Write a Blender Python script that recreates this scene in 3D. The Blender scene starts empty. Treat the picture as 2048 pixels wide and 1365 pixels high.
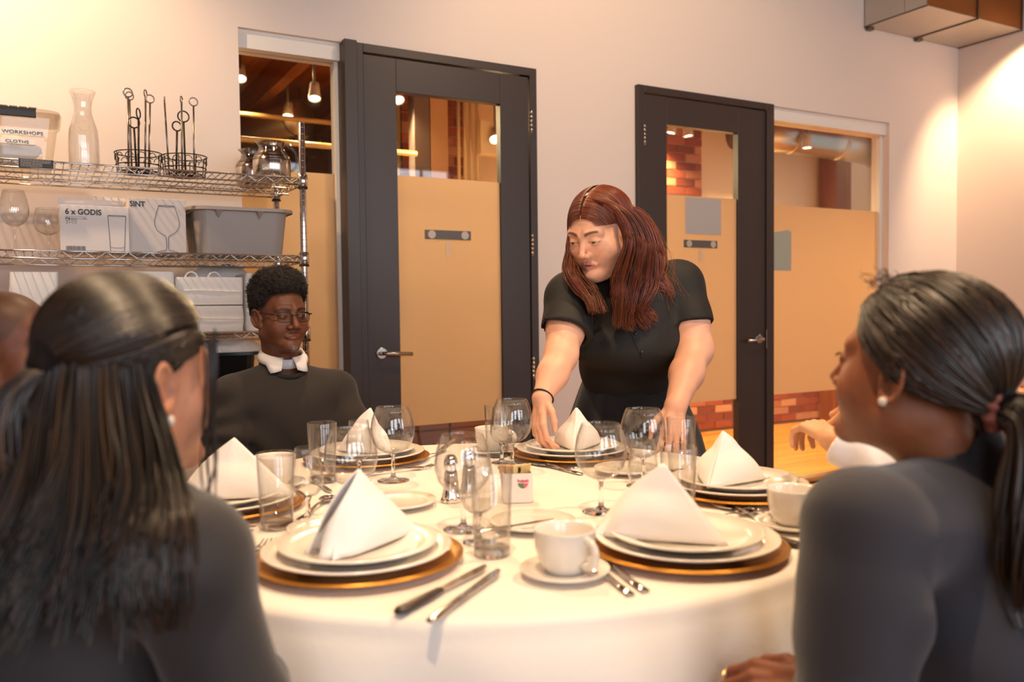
import bpy, bmesh, math, random
import numpy as np
from mathutils import Vector, Matrix, noise
scene = bpy.context.scene
COL = scene.collection
random.seed(7)
rng = np.random.default_rng(11)
# ------------------------------------------------------------------ camera
FPX = 1692.0
CAM = np.array([0.0, 0.0, 1.15])
_yaw, _pit, _rol = np.radians([29.18, -2.25, -0.64])
_f = np.array([math.sin(_yaw) * math.cos(_pit), math.cos(_yaw) * math.cos(_pit), math.sin(_pit)])
_r = np.array([math.cos(_yaw), -math.sin(_yaw), 0.0])
_u = np.cross(_r, _f)
RIGHT = math.cos(_rol) * _r + math.sin(_rol) * _u
UP = -math.sin(_rol) * _r + math.cos(_rol) * _u
FWD = _f
HF = np.array([math.sin(_yaw), math.cos(_yaw), 0.0])      # horizontal forward
HR = _r                                                   # horizontal right
camd = bpy.data.cameras.new('camera')
camd.sensor_width = 36.0
camd.sensor_fit = 'HORIZONTAL'
camd.lens = FPX / 2048.0 * 36.0
camd.clip_start = 0.02
camd.dof.use_dof = True
camd.dof.focus_distance = 2.5
camd.dof.aperture_fstop = 3.0
cam = bpy.data.objects.new('camera', camd)
COL.objects.link(cam)
cam.matrix_world = Matrix(((RIGHT[0], UP[0], -FWD[0], CAM[0]), (RIGHT[1], UP[1], -FWD[1], CAM[1]),
                           (RIGHT[2], UP[2], -FWD[2], CAM[2]), (0, 0, 0, 1)))
scene.camera = cam

def ray(px, py):
    return FWD + RIGHT * ((px - 1024) / FPX) - UP * ((py - 682.5) / FPX)
def at(px, py, depth):            # a point at that depth along the view axis
    return CAM + ray(px, py) * depth
def on_z(px, py, z):
    d = ray(px, py); return CAM + d * ((z - CAM[2]) / d[2])
def on_y(px, py, y):
    d = ray(px, py); return CAM + d * (y / d[1])
def on_x(px, py, x):
    d = ray(px, py); return CAM + d * (x / d[0])
def floor_at(px, depth, z):       # the point of height z at a depth, below pixel column px
    return CAM * np.array([1, 1, 0]) + HF * depth + HR * ((px - 1024) / FPX * depth) + np.array([0, 0, z])

# ------------------------------------------------------------------ view, world, big lights
vs = scene.view_settings
scene.display_settings.display_device = 'sRGB'
vs.view_transform = 'Standard'
vs.look = 'None'
vs.exposure = 0.55
vs.gamma = 1.0
vs.use_curve_mapping = False
scene.cycles.transparent_max_bounces = 40
scene.cycles.max_bounces = 10
scene.cycles.sample_clamp_indirect = 6.0
world = bpy.data.worlds.new('sky')
scene.world = world
world.use_nodes = True
world.node_tree.nodes['Background'].inputs[0].default_value = (0.75, 0.86, 1.0, 1)
world.node_tree.nodes['Background'].inputs[1].default_value = 0.6

WALL_Y, WALL_X, BACK_Y, LEFT_X, CEIL = 3.76, 5.76, -3.2, -3.4, 4.1
ROOM2_Y = 5.88
def area(name, loc, rot, sx, sy, power, color):
    l = bpy.data.lights.new(name, 'AREA'); l.shape = 'RECTANGLE'; l.size = sx; l.size_y = sy
    l.energy = power; l.color = color
    o = bpy.data.objects.new(name, l); COL.objects.link(o)
    o.location = loc; o.rotation_euler = rot
    return o
DAY = (0.88, 0.93, 1.0)
WINDOWS = [(-2.3, -0.9), (-0.3, 1.1), (1.7, 3.1), (3.7, 5.1)]     # openings of the back wall (x0, x1)
for x0, x1 in WINDOWS:
    area('daylight', ((x0 + x1) / 2, BACK_Y - 0.25, 2.0), (math.radians(90), 0, 0), x1 - x0, 2.2, 42, DAY)
def spot(name, loc, target, power, color, size=60, blend=0.6, rad=0.05):
    l = bpy.data.lights.new(name, 'SPOT'); l.energy = power; l.color = color
    l.spot_size = math.radians(size); l.spot_blend = blend; l.shadow_soft_size = rad
    o = bpy.data.objects.new(name, l); COL.objects.link(o)
    d = Vector(target) - Vector(loc)
    o.rotation_euler = d.to_track_quat('-Z', 'Y').to_euler(); o.location = loc
    return o
WARM = (1.0, 0.69, 0.41)
TRACK_LAMPS = [  # lamp position, aim, watts, beam angle
    ((-0.55, 2.95, 2.95), (-0.05, 3.76, 1.9), 95, 95),
    ((5.50, 3.05, 3.05), (5.76, 3.36, 2.25), 105, 78),
    ((0.2, 0.6, 3.55), (0.75, 1.6, 0.75), 150, 62),
    ((1.9, 0.9, 3.55), (1.0, 1.5, 0.75), 150, 62),
    ((1.0, 2.9, 3.55), (0.95, 1.7, 0.75), 110, 62),
    ((2.2, 1.9, 3.55), (2.9, 3.7, 1.9), 85, 100),
]
# ------------------------------------------------------------------ materials
def lin(c):
    if isinstance(c, str):
        c = c.lstrip('#'); c = [int(c[i:i + 2], 16) / 255 for i in (0, 2, 4)]
        c = [x / 12.92 if x <= 0.04045 else ((x + 0.055) / 1.055) ** 2.4 for x in c]
    return (c[0], c[1], c[2], 1)
MATS = {}
def mat(name, color=(0.8, 0.8, 0.8), rough=0.5, metal=0.0, bump=0.0, bscale=40.0, vary=0.0, vscale=6.0,
        stretch=(1, 1, 1), emit=None, estr=0.0, spec=0.5, sheen=0.0, coat=0.0, sss=0.0, attr=None, detail=4.0, object_coords=True):
    if name in MATS: return MATS[name]
    m = bpy.data.materials.new(name); m.use_nodes = True
    nt = m.node_tree; N = nt.nodes; L = nt.links
    b = N['Principled BSDF']
    b.inputs['Base Color'].default_value = lin(color)
    b.inputs['Roughness'].default_value = rough
    b.inputs['Metallic'].default_value = metal
    b.inputs['Specular IOR Level'].default_value = spec
    if sheen: b.inputs['Sheen Weight'].default_value = sheen
    if coat: b.inputs['Coat Weight'].default_value = coat; b.inputs['Coat Roughness'].default_value = 0.1
    if sss:
        b.inputs['Subsurface Weight'].default_value = sss
        b.inputs['Subsurface Radius'].default_value = (0.012, 0.005, 0.003)
        b.inputs['Subsurface Scale'].default_value = 0.5
    if emit is not None:
        b.inputs['Emission Color'].default_value = lin(emit); b.inputs['Emission Strength'].default_value = estr
    src = None
    if attr:
        a = N.new('ShaderNodeAttribute'); a.attribute_name = attr; src = a.outputs['Color']
        L.new(src, b.inputs['Base Color'])
    if bump or vary:
        tc = N.new('ShaderNodeTexCoord'); mp = N.new('ShaderNodeMapping')
        mp.inputs['Scale'].default_value = stretch
        L.new(tc.outputs['Object'], mp.inputs['Vector'])
    if vary:
        n = N.new('ShaderNodeTexNoise'); n.inputs['Scale'].default_value = vscale; n.inputs['Detail'].default_value = detail
        L.new(mp.outputs[0], n.inputs['Vector'])
        hs = N.new('ShaderNodeHueSaturation')
        if src: L.new(src, hs.inputs['Color'])
        else: hs.inputs['Color'].default_value = lin(color)
        mr = N.new('ShaderNodeMapRange'); mr.inputs[1].default_value = 0.3; mr.inputs[2].default_value = 0.7
        mr.inputs[3].default_value = 1 - vary; mr.inputs[4].default_value = 1 + vary
        L.new(n.outputs[0], mr.inputs[0]); L.new(mr.outputs[0], hs.inputs['Value'])
        L.new(hs.outputs[0], b.inputs['Base Color'])
    if bump:
        n2 = N.new('ShaderNodeTexNoise'); n2.inputs['Scale'].default_value = bscale; n2.inputs['Detail'].default_value = 3
        L.new(mp.outputs[0], n2.inputs['Vector'])
        bp = N.new('ShaderNodeBump'); bp.inputs['Strength'].default_value = bump; bp.inputs['Distance'].default_value = 0.01
        L.new(n2.outputs[0], bp.inputs['Height']); L.new(bp.outputs[0], b.inputs['Normal'])
    MATS[name] = m
    return m
def thin_glass(name, tint=(1, 1, 1), edge=(0.62, 0.6, 0.58), gloss=1.0, ior=1.5):
    """thin-walled clear glass: passes light straight through, mirrors by Fresnel, tints where the wall is seen edge-on"""
    if name in MATS: return MATS[name]
    m = bpy.data.materials.new(name); m.use_nodes = True
    nt = m.node_tree; N = nt.nodes; L = nt.links; N.clear()
    out = N.new('ShaderNodeOutputMaterial'); mix = N.new('ShaderNodeMixShader')
    tr = N.new('ShaderNodeBsdfTransparent'); gl = N.new('ShaderNodeBsdfGlossy'); gl.inputs['Roughness'].default_value = 0.02
    lf = N.new('ShaderNodeLayerWeight'); lf.inputs['Blend'].default_value = 0.5
    p5 = N.new('ShaderNodeMath'); p5.operation = 'POWER'; p5.inputs[1].default_value = 3.2; L.new(lf.outputs['Facing'], p5.inputs[0])
    fr = N.new('ShaderNodeMath'); fr.operation = 'MULTIPLY_ADD'; fr.inputs[1].default_value = 0.75; fr.inputs[2].default_value = 0.07; L.new(p5.outputs[0], fr.inputs[0])
    lw = N.new('ShaderNodeLayerWeight'); lw.inputs['Blend'].default_value = 0.28
    mc = N.new('ShaderNodeMix'); mc.data_type = 'RGBA'
    pw = N.new('ShaderNodeMath'); pw.operation = 'POWER'; pw.inputs[1].default_value = 1.6
    L.new(lw.outputs['Facing'], pw.inputs[0]); L.new(pw.outputs[0], mc.inputs[0])
    mc.inputs[6].default_value = (*tint, 1); mc.inputs[7].default_value = (*edge, 1)
    L.new(mc.outputs[2], tr.inputs[0])
    mu = N.new('ShaderNodeMath'); mu.operation = 'MULTIPLY'; mu.inputs[1].default_value = gloss
    L.new(fr.outputs[0], mu.inputs[0]); L.new(mu.outputs[0], mix.inputs[0])
    L.new(tr.outputs[0], mix.inputs[1]); L.new(gl.outputs[0], mix.inputs[2]); L.new(mix.outputs[0], out.inputs[0])
    MATS[name] = m
    return m
def solid_glass(name, color=(1, 1, 1), rough=0.0, ior=1.45):
    m = mat(name, color, rough)
    b = m.node_tree.nodes['Principled BSDF']; b.inputs['Transmission Weight'].default_value = 1.0; b.inputs['IOR'].default_value = ior
    return m
def frosted(name, color, trans=0.7):
    if name in MATS: return MATS[name]
    m = bpy.data.materials.new(name); m.use_nodes = True
    nt = m.node_tree; N = nt.nodes; L = nt.links; N.clear()
    out = N.new('ShaderNodeOutputMaterial'); mix = N.new('ShaderNodeMixShader'); mix.inputs[0].default_value = trans
    d = N.new('ShaderNodeBsdfDiffuse'); t = N.new('ShaderNodeBsdfTranslucent')
    d.inputs[0].default_value = lin(color); t.inputs[0].default_value = lin(color)
    L.new(d.outputs[0], mix.inputs[1]); L.new(t.outputs[0], mix.inputs[2])
    L.new(mix.outputs[0], out.inputs[0])
    MATS[name] = m
    return m
def wood(name, c1, c2, scale=3.0, rough=0.45, axis='x'):
    if name in MATS: return MATS[name]
    m = mat(name, c1, rough); nt = m.node_tree; N = nt.nodes; L = nt.links; b = N['Principled BSDF']
    tc = N.new('ShaderNodeTexCoord'); mp = N.new('ShaderNodeMapping')
    s = {'x': (0.6, 9, 9), 'y': (9, 0.6, 9), 'z': (9, 9, 0.6)}[axis]; mp.inputs['Scale'].default_value = s
    oi = N.new('ShaderNodeObjectInfo'); ad = N.new('ShaderNodeVectorMath'); ad.operation = 'ADD'
    mul = N.new('ShaderNodeMath'); mul.operation = 'MULTIPLY'; mul.inputs[1].default_value = 37.0
    L.new(oi.outputs['Random'], mul.inputs[0]); L.new(tc.outputs['Object'], ad.inputs[0]); L.new(mul.outputs[0], ad.inputs[1])
    L.new(ad.outputs[0], mp.inputs['Vector'])
    n = N.new('ShaderNodeTexNoise'); n.inputs['Scale'].default_value = scale; n.inputs['Detail'].default_value = 6; n.inputs['Distortion'].default_value = 1.2
    L.new(mp.outputs[0], n.inputs['Vector'])
    cr = N.new('ShaderNodeValToRGB'); cr.color_ramp.elements[0].position = 0.3; cr.color_ramp.elements[1].position = 0.7
    cr.color_ramp.elements[0].color = lin(c1); cr.color_ramp.elements[1].color = lin(c2)
    L.new(n.outputs[0], cr.inputs[0])
    hs = N.new('ShaderNodeHueSaturation'); mr = N.new('ShaderNodeMapRange'); mr.inputs[3].default_value = 0.82; mr.inputs[4].default_value = 1.15
    L.new(oi.outputs['Random'], mr.inputs[0]); L.new(mr.outputs[0], hs.inputs['Value']); L.new(cr.outputs[0], hs.inputs['Color'])
    L.new(hs.outputs[0], b.inputs['Base Color'])
    bp = N.new('ShaderNodeBump'); bp.inputs['Strength'].default_value = 0.15; bp.inputs['Distance'].default_value = 0.004
    L.new(n.outputs[0], bp.inputs['Height']); L.new(bp.outputs[0], b.inputs['Normal'])
    return m
def brick_mat(name):
    if name in MATS: return MATS[name]
    m = mat(name, '#a4552f', 0.85, bump=0.5, bscale=60); nt = m.node_tree; N = nt.nodes; L = nt.links; b = N['Principled BSDF']
    oi = N.new('ShaderNodeObjectInfo'); cr = N.new('ShaderNodeValToRGB')
    es = cr.color_ramp.elements
    es[0].color = lin('#7c3a22'); es[1].color = lin('#b96a44')
    e = es.new(0.5); e.color = lin('#a04d2e'); e = es.new(0.93); e.color = lin('#c9946c')
    L.new(oi.outputs['Random'], cr.inputs[0]); L.new(cr.outputs[0], b.inputs['Base Color'])
    return m
# ------------------------------------------------------------------ mesh helpers
class MB:
    """collects shapes into one mesh"""
    def __init__(s): s.v = []; s.f = []; s.sm = []
    def add(s, vs_, fs, smooth=False):
        n = len(s.v); s.v += [tuple(map(float, v)) for v in vs_]; s.f += [tuple(i + n for i in f) for f in fs]; s.sm += [smooth] * len(fs); return s
    def box(s, lo, hi):
        x0, y0, z0 = lo; x1, y1, z1 = hi
        return s.add([(x0, y0, z0), (x1, y0, z0), (x1, y1, z0), (x0, y1, z0), (x0, y0, z1), (x1, y0, z1), (x1, y1, z1), (x0, y1, z1)],
                     [(0, 3, 2, 1), (4, 5, 6, 7), (0, 1, 5, 4), (1, 2, 6, 5), (2, 3, 7, 6), (3, 0, 4, 7)])
    def cbox(s, c, d): return s.box([c[i] - d[i] / 2 for i in range(3)], [c[i] + d[i] / 2 for i in range(3)])
    def obox(s, c, ax, d):    # oriented box: centre, 3 axes, 3 sizes
        c = np.array(c); A = [np.array(a) * (q / 2) for a, q in zip(ax, d)]
        P = [c + sx * A[0] + sy * A[1] + sz * A[2] for sz in (-1, 1) for sx, sy in ((-1, -1), (1, -1), (1, 1), (-1, 1))]
        return s.add(P, [(0, 3, 2, 1), (4, 5, 6, 7), (0, 1, 5, 4), (1, 2, 6, 5), (2, 3, 7, 6), (3, 0, 4, 7)])
    def lathe(s, prof, n=32, c=(0, 0, 0), mod=None, closed=False):
        vs_ = []; fs = []; m = len(prof)
        for r, z in prof:
            for k in range(n):
                a = 2 * math.pi * k / n; rr = r * (mod(a, z) if mod else 1)
                vs_.append((c[0] + rr * math.cos(a), c[1] + rr * math.sin(a), c[2] + z))
        for i in range(m - 1 + (1 if closed else 0)):
            j = (i + 1) % m
            for k in range(n):
                k2 = (k + 1) % n; fs.append((i * n + k, i * n + k2, j * n + k2, j * n + k))
        if not closed:
            if prof[0][0] > 1e-6: fs.append(tuple(range(n - 1, -1, -1)))
            if prof[-1][0] > 1e-6: fs.append(tuple((m - 1) * n + k for k in range(n)))
        return s.add(vs_, fs, True)
    def tube(s, pts, r, n=8, closed=False, flat=None, cap=True):
        P = [np.array(p, float) for p in pts]; m = len(P); R = r if hasattr(r, '__len__') else [r] * m
        T = []
        for i in range(m):
            a = P[(i - 1) % m] if (closed or i > 0) else P[i]; b = P[(i + 1) % m] if (closed or i < m - 1) else P[i]
            d = b - a; T.append(d / (np.linalg.norm(d) + 1e-12))
        ref = np.array([0, 0, 1.0]) if abs(T[0][2]) < 0.9 else np.array([1.0, 0, 0])
        nx = np.cross(T[0], ref); nx /= np.linalg.norm(nx); vs_ = []
        for i in range(m):
            nx = nx - T[i] * np.dot(nx, T[i]); nx /= np.linalg.norm(nx) + 1e-12; ny = np.cross(T[i], nx)
            for k in range(n):
                a = 2 * math.pi * k / n
                vs_.append(P[i] + R[i] * (math.cos(a) * nx + math.sin(a) * ny * (flat or 1)))
        fs = []
        for i in range(m - 1 + (1 if closed else 0)):
            j = (i + 1) % m
            for k in range(n):
                k2 = (k + 1) % n; fs.append((i * n + k, i * n + k2, j * n + k2, j * n + k))
        if not closed and cap: fs += [tuple(range(n - 1, -1, -1)), tuple((m - 1) * n + k for k in range(n))]
        return s.add(vs_, fs, True)
    def rod(s, a, b, r, n=8): return s.tube([a, b], r, n)
    def sphere(s, c, r, n=12, m=8):
        r = r if hasattr(r, '__len__') else (r, r, r)
        vs_ = [(c[0], c[1], c[2] - r[2])]; fs = []
        for i in range(1, m):
            t = math.pi * i / m - math.pi / 2
            for k in range(n):
                a = 2 * math.pi * k / n; vs_.append((c[0] + r[0] * math.cos(t) * math.cos(a), c[1] + r[1] * math.cos(t) * math.sin(a), c[2] + r[2] * math.sin(t)))
        vs_.append((c[0], c[1], c[2] + r[2])); top = len(vs_) - 1
        for k in range(n):
            fs.append((0, 1 + (k + 1) % n, 1 + k)); fs.append((top, 1 + (m - 2) * n + k, 1 + (m - 2) * n + (k + 1) % n))
        for i in range(m - 2):
            for k in range(n):
                k2 = (k + 1) % n; fs.append((1 + i * n + k, 1 + i * n + k2, 1 + (i + 1) * n + k2, 1 + (i + 1) * n + k))
        return s.add(vs_, fs, True)
    def prism(s, pts, fn, lo, hi):   # 2D outline extruded; fn(u, v, w) -> 3D
        n = len(pts); vs_ = [fn(u, v, lo) for u, v in pts] + [fn(u, v, hi) for u, v in pts]
        fs = [tuple(range(n - 1, -1, -1)), tuple(range(n, 2 * n))] + [(k, (k + 1) % n, n + (k + 1) % n, n + k) for k in range(n)]
        return s.add(vs_, fs)
    def grid(s, G, smooth=True, closed_u=False):    # G[i][j] -> point
        m = len(G); n = len(G[0]); vs_ = [p for row in G for p in row]; fs = []
        for i in range(m - 1 + (1 if closed_u else 0)):
            for j in range(n - 1): i2 = (i + 1) % m; fs.append((i * n + j, i2 * n + j, i2 * n + j + 1, i * n + j + 1))
        return s.add(vs_, fs, smooth)
    def mesh(s, name):
        me = bpy.data.meshes.new(name); me.from_pydata(s.v, [], s.f); me.polygons.foreach_set('use_smooth', s.sm); me.update(); return me
    def build(s, name, m, parent=None, bevel=0.0, seg=2, fix=True):
        me = s.mesh(name)
        if fix:
            bm = bmesh.new(); bm.from_mesh(me); bmesh.ops.recalc_face_normals(bm, faces=bm.faces); bm.to_mesh(me); bm.free()
        o = bpy.data.objects.new(name, me); COL.objects.link(o); me.materials.append(m)
        if bevel:
            b = o.modifiers.new('bevel', 'BEVEL'); b.width = bevel; b.segments = seg; b.limit_method = 'ANGLE'; b.angle_limit = math.radians(40)
        if parent: o.parent = parent
        return o
def tag(o, label=None, cat=None, group=None, kind=None):
    if label: o['label'] = label
    if cat: o['category'] = cat
    if group: o['group'] = group
    if kind: o['kind'] = kind
    return o
def empty(name, loc=(0, 0, 0), rz=0.0, label=None, cat=None, group=None):
    o = bpy.data.objects.new(name, None); COL.objects.link(o); o.location = loc; o.rotation_euler = (0, 0, rz); o.empty_display_size = 0.05
    return tag(o, label, cat, group)
def copy_tree(o, parent=None):
    c = o.copy(); COL.objects.link(c)
    if parent: c.parent = parent
    for ch in list(o.children): copy_tree(ch, c)
    return c
def struct(o): o['kind'] = 'structure'; return o
def text(body, name, m, parent, loc, xdir, ydir, size, depth=0.0004, align='LEFT', font_bold=0.0, sx=1.0):
    cu = bpy.data.curves.new(name, 'FONT'); cu.body = body; cu.size = size; cu.extrude = depth; cu.align_x = align; cu.offset = font_bold; cu.resolution_u = 3
    tmp = bpy.data.objects.new(name, cu); COL.objects.link(tmp)
    dg = bpy.context.evaluated_depsgraph_get(); me = bpy.data.meshes.new_from_object(tmp.evaluated_get(dg))
    bpy.data.objects.remove(tmp)
    o = bpy.data.objects.new(name, me); COL.objects.link(o); me.materials.clear(); me.materials.append(m)
    x = Vector(xdir).normalized(); y = Vector(ydir).normalized(); z = x.cross(y)
    M = Matrix(((x[0] * sx, y[0], z[0], loc[0]), (x[1] * sx, y[1], z[1], loc[1]), (x[2] * sx, y[2], z[2], loc[2]), (0, 0, 0, 1)))
    if parent: o.parent = parent; bpy.context.view_layer.update(); M = parent.matrix_world.inverted() @ M
    o.matrix_basis = M
    return o
# ------------------------------------------------------------------ the room
M_wall = mat('painted_plaster', '#e4d4c9', 0.75, bump=0.03, bscale=90)
M_white = mat('white_trim_paint', '#e6dfd6', 0.5)
M_dark = mat('charcoal_steel_paint', '#3a2e29', 0.42, bump=0.02, bscale=200)
M_steel = mat('brushed_steel', '#b9b3ac', 0.28, 1.0)
M_chrome = mat('chrome', '#cfcac4', 0.12, 1.0)
M_glass = thin_glass('window_glass', (0.97, 0.97, 0.96), (0.8, 0.82, 0.8), 0.55)
M_film = frosted('frosted_film', '#d6c1a4', 0.6)
M_floor = wood('oak_floor', '#b0712f', '#cf9147', 2.5, 0.4, 'x')
M_under = mat('subfloor', '#5a3a1c', 0.8)
M_mortar = mat('mortar', '#b39a84', 0.9, bump=0.4, bscale=80)
M_brick = brick_mat('red_brick')
T = 0.14
TOP = 2.363
# front wall with the two door and window openings
mb = MB()
mb.box((LEFT_X, WALL_Y, 0), (0.777, WALL_Y + T, CEIL)); mb.box((2.243, WALL_Y, 0), (2.888, WALL_Y + T, CEIL))
mb.box((5.02, WALL_Y, 0), (WALL_X, WALL_Y + T, CEIL))
mb.box((0.777, WALL_Y, TOP), (2.243, WALL_Y + T, CEIL)); mb.box((2.888, WALL_Y, TOP), (5.02, WALL_Y + T, CEIL))
struct(mb.build('wall_front', M_wall))
struct(MB().box((WALL_X, BACK_Y - T, 0), (WALL_X + T, WALL_Y + T, CEIL)).build('wall_right', M_wall))
struct(MB().box((LEFT_X - T, BACK_Y - T, 0), (LEFT_X, WALL_Y + T, CEIL)).build('wall_left', M_wall))
mb = MB(); xs = [LEFT_X] + [v for w in WINDOWS for v in w] + [WALL_X]
for i in range(0, len(xs), 2): mb.box((xs[i], BACK_Y - T, 0), (xs[i + 1], BACK_Y, CEIL))
for x0, x1 in WINDOWS:
    mb.box((x0, BACK_Y - T, 0), (x1, BACK_Y, 0.9)); mb.box((x0, BACK_Y - T, 3.1), (x1, BACK_Y, CEIL))
struct(mb.build('wall_back', M_wall))
struct(MB().box((LEFT_X, BACK_Y, CEIL), (WALL_X, WALL_Y, CEIL + 0.12)).build('ceiling', mat('dark_wood_ceiling', '#6b4022', 0.7, vary=0.3, vscale=5, stretch=(1, 12, 1))))
for i, (x0, x1) in enumerate(WINDOWS):      # windows behind the camera
    w = struct(empty('window_%d' % (i + 3), ((x0 + x1) / 2, BACK_Y - 0.07, 0.9)))
    hw = (x1 - x0) / 2
    mb = MB()
    for sx in (-1, 1): mb.box((sx * hw - 0.03 if sx > 0 else -hw - 0.0, -0.03, 0), (sx * hw if sx > 0 else -hw + 0.03, 0.03, 2.2))
    mb.box((-hw, -0.03, 0), (hw, 0.03, 0.05)); mb.box((-hw, -0.03, 2.15), (hw, 0.03, 2.2))
    mb.build('window_frame', M_dark, w)
    mb = MB()
    for k in range(1, 3): mb.box((-hw + 2 * hw * k / 3 - 0.015, -0.02, 0.05), (-hw + 2 * hw * k / 3 + 0.015, 0.02, 2.15))
    for k in range(1, 4): mb.box((-hw + 0.03, -0.02, 2.2 * k / 4 - 0.015), (hw - 0.03, 0.02, 2.2 * k / 4 + 0.015))
    mb.build('muntin', M_dark, w)
# floor: boards over a base
fl = struct(MB().box((LEFT_X, BACK_Y, -0.06), (WALL_X, WALL_Y + T, -0.012)).build('floor', M_under))
def planks(parent, x0, x1, y0, y1, w, seglen, m):
    me = {}
    y = y0; row = 0
    while y < y1 - 1e-3:
        yy = min(y + w, y1); x = x0 - (row % 3) * seglen / 3
        while x < x1 - 1e-3:
            a, b = max(x, x0), min(x + seglen, x1)
            key = (round(b - a, 3), round(yy - y, 3))
            if key not in me:
                me[key] = MB().box((0, 0.0015, -0.012), (b - a - 0.002, yy - y - 0.0015, 0)).mesh('floor_board'); me[key].materials.append(m)
            if b - a > 0.01:
                o = bpy.data.objects.new('floor_board', me[key]); COL.objects.link(o); o.location = (a, y, 0); o.parent = parent
            x += seglen
        y = yy; row += 1
planks(fl, LEFT_X, WALL_X, BACK_Y, WALL_Y, 0.18, 2.9, M_floor)
# ---- windows beside the doors
def inner_window(name, x0, x1, sill_side):
    w = struct(empty(name, (x0, WALL_Y + 0.085, 0)))
    W = x1 - x0
    MB().box((0, -0.06, 2.285), (W, 0.05, TOP)).build('head_trim', M_white, w)
    MB().box((0.0, -0.004, 0.03), (W, 0.004, 2.285)).build('pane', M_glass, w)
    MB().box((0.0, -0.0065, 0.583), (W, -0.005, 1.777)).build('frosted_film', M_film, w)
    MB().box((0, -0.035, 0), (W, 0.035, 0.03)).build('sill_rail', M_steel, w)
    s = (0, 0.022) if sill_side == 'l' else (W - 0.022, W)
    MB().box((s[0], -0.03, 0.03), (s[1], 0.03, 2.285)).build('side_stop', M_white, w)
    return w
inner_window('window_1', 0.777, 1.235, 'r')
inner_window('window_2', 3.92, 5.02, 'r')
# ---- doors
def door(name, x0, x1, leaf, lite, hinge_x, handle_x, hdir):
    d = struct(empty(name, (x0, WALL_Y, 0)))
    X = lambda x: x - x0
    mb = MB(); fw = 0.04
    mb.box((0, -0.03, 0), (X(leaf[0]) - 0.003, 0.10, TOP)); mb.box((X(leaf[1]) + 0.003, -0.03, 0), (X(x1), 0.10, TOP))
    mb.box((X(leaf[0]) - 0.003, -0.03, 2.323), (X(leaf[1]) + 0.003, 0.10, TOP))
    mb.build('door_frame', M_dark, d, bevel=0.002)
    mb = MB(); a, b = X(leaf[0]), X(leaf[1]); g0, g1 = X(lite[0]), X(lite[1])
    mb.box((a, -0.018, 0.01), (g0, 0.027, 2.318)); mb.box((g1, -0.018, 0.01), (b, 0.027, 2.318))
    mb.box((g0, -0.018, 0.01), (g1, 0.027, 0.22)); mb.box((g0, -0.018, 2.166), (g1, 0.027, 2.318))
    lf = mb.build('door_leaf', M_dark, d, bevel=0.002)
    MB().box((g0, 0.002, 0.22), (g1, 0.008, 2.166)).build('pane', M_glass, d)
    MB().box((g0, -0.001, 0.588), (g1, 0.0005, 1.78)).build('frosted_film', M_film, d)
    for z in (0.842, 1.472, 2.097):
        h = MB()
        for k in range(5): h.lathe([(0.0085, k * 0.022 - 0.055 + 0.0008), (0.0085, k * 0.022 - 0.055 + 0.0212)], 12, (X(hinge_x), -0.027, z))
        h.lathe([(0.005, -0.06), (0.0065, -0.056)], 10, (X(hinge_x), -0.027, z))
        h.build('hinge', M_steel, d)
    hz = 0.945; hx = X(handle_x)
    h = MB(); n = 20
    ring = lambda r, y: [(hx + r * math.cos(2 * math.pi * k / n), y, hz + r * math.sin(2 * math.pi * k / n)) for k in range(n)]
    V = ring(0.027, -0.018) + ring(0.027, -0.026) + ring(0.024, -0.028)
    F = [(i * n + k, i * n + (k + 1) % n, (i + 1) * n + (k + 1) % n, (i + 1) * n + k) for i in range(2) for k in range(n)] + [tuple(range(2 * n, 3 * n))]
    h.add(V, F)
    h.tube([(hx, -0.028, hz), (hx, -0.06, hz), (hx + hdir * 0.012, -0.07, hz), (hx + hdir * 0.135, -0.07, hz - 0.006)], 0.0095, 12)
    h.build('handle', M_steel, d)
    return d
d1 = door('door_1', 1.292, 2.243, (1.326, 2.2), (1.486, 2.037), 2.210, 1.390, 1)
MB().box((-0.062, -0.045, 0), (-0.003, 0.11, TOP + 0.004)).build('mullion', M_dark, d1, bevel=0.002)
d2 = door('door_2', 2.888, 3.918, (2.935, 3.855), (3.096, 3.635), 2.933, 3.800, -1)
MB().box((0.962, -0.034, 0.885), (0.966, -0.029, 1.0)).build('strike_plate', M_steel, d2)
M_signbar = mat('slate_plastic', '#5d5652', 0.5); M_knob = mat('silver_plastic', '#b9aea0', 0.4)
def sign(x0, x1, z0, z1, y, label):
    s = empty('sign_holder', ((x0 + x1) / 2, y, z0), 0, label, 'sign', 'sign holders on the doors')
    w, h = (x1 - x0) / 2, z1 - z0
    MB().box((-w, -0.006, 0), (w, 0, h)).build('bar', M_signbar, s, bevel=0.001)
    for sx in (-1, 1):
        n = 20; cx = sx * (w - 0.034); V = [(cx + 0.02 * math.cos(2 * math.pi * k / n), yy, h / 2 + 0.02 * math.sin(2 * math.pi * k / n)) for yy in (-0.006, -0.010) for k in range(n)]
        MB().add(V, [tuple(range(n, 2 * n))] + [(k, (k + 1) % n, n + (k + 1) % n, n + k) for k in range(n)]).build('disc', M_knob, s)
    pts = [(0.013 * math.cos(a), 0.026 + 0.013 * math.sin(a)) for a in np.linspace(0, math.pi, 8)] + [(0.013 * math.cos(a), -0.026 + 0.013 * math.sin(a)) for a in np.linspace(math.pi, 2 * math.pi, 8)]
    MB().prism(pts, lambda u, v, w_: (u, -w_, v - 0.045), 0.0, 0.003).build('tab', mat('pale_tab', '#d9b994', 0.5), s)
    return s
sign(1.626, 1.871, 1.485, 1.529, WALL_Y - 0.001, 'grey sign bar with two silver discs on the door behind the seated man')
sign(3.231, 3.481, 1.485, 1.528, WALL_Y - 0.001, 'grey sign bar with two silver discs below the pale square sheet')
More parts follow.
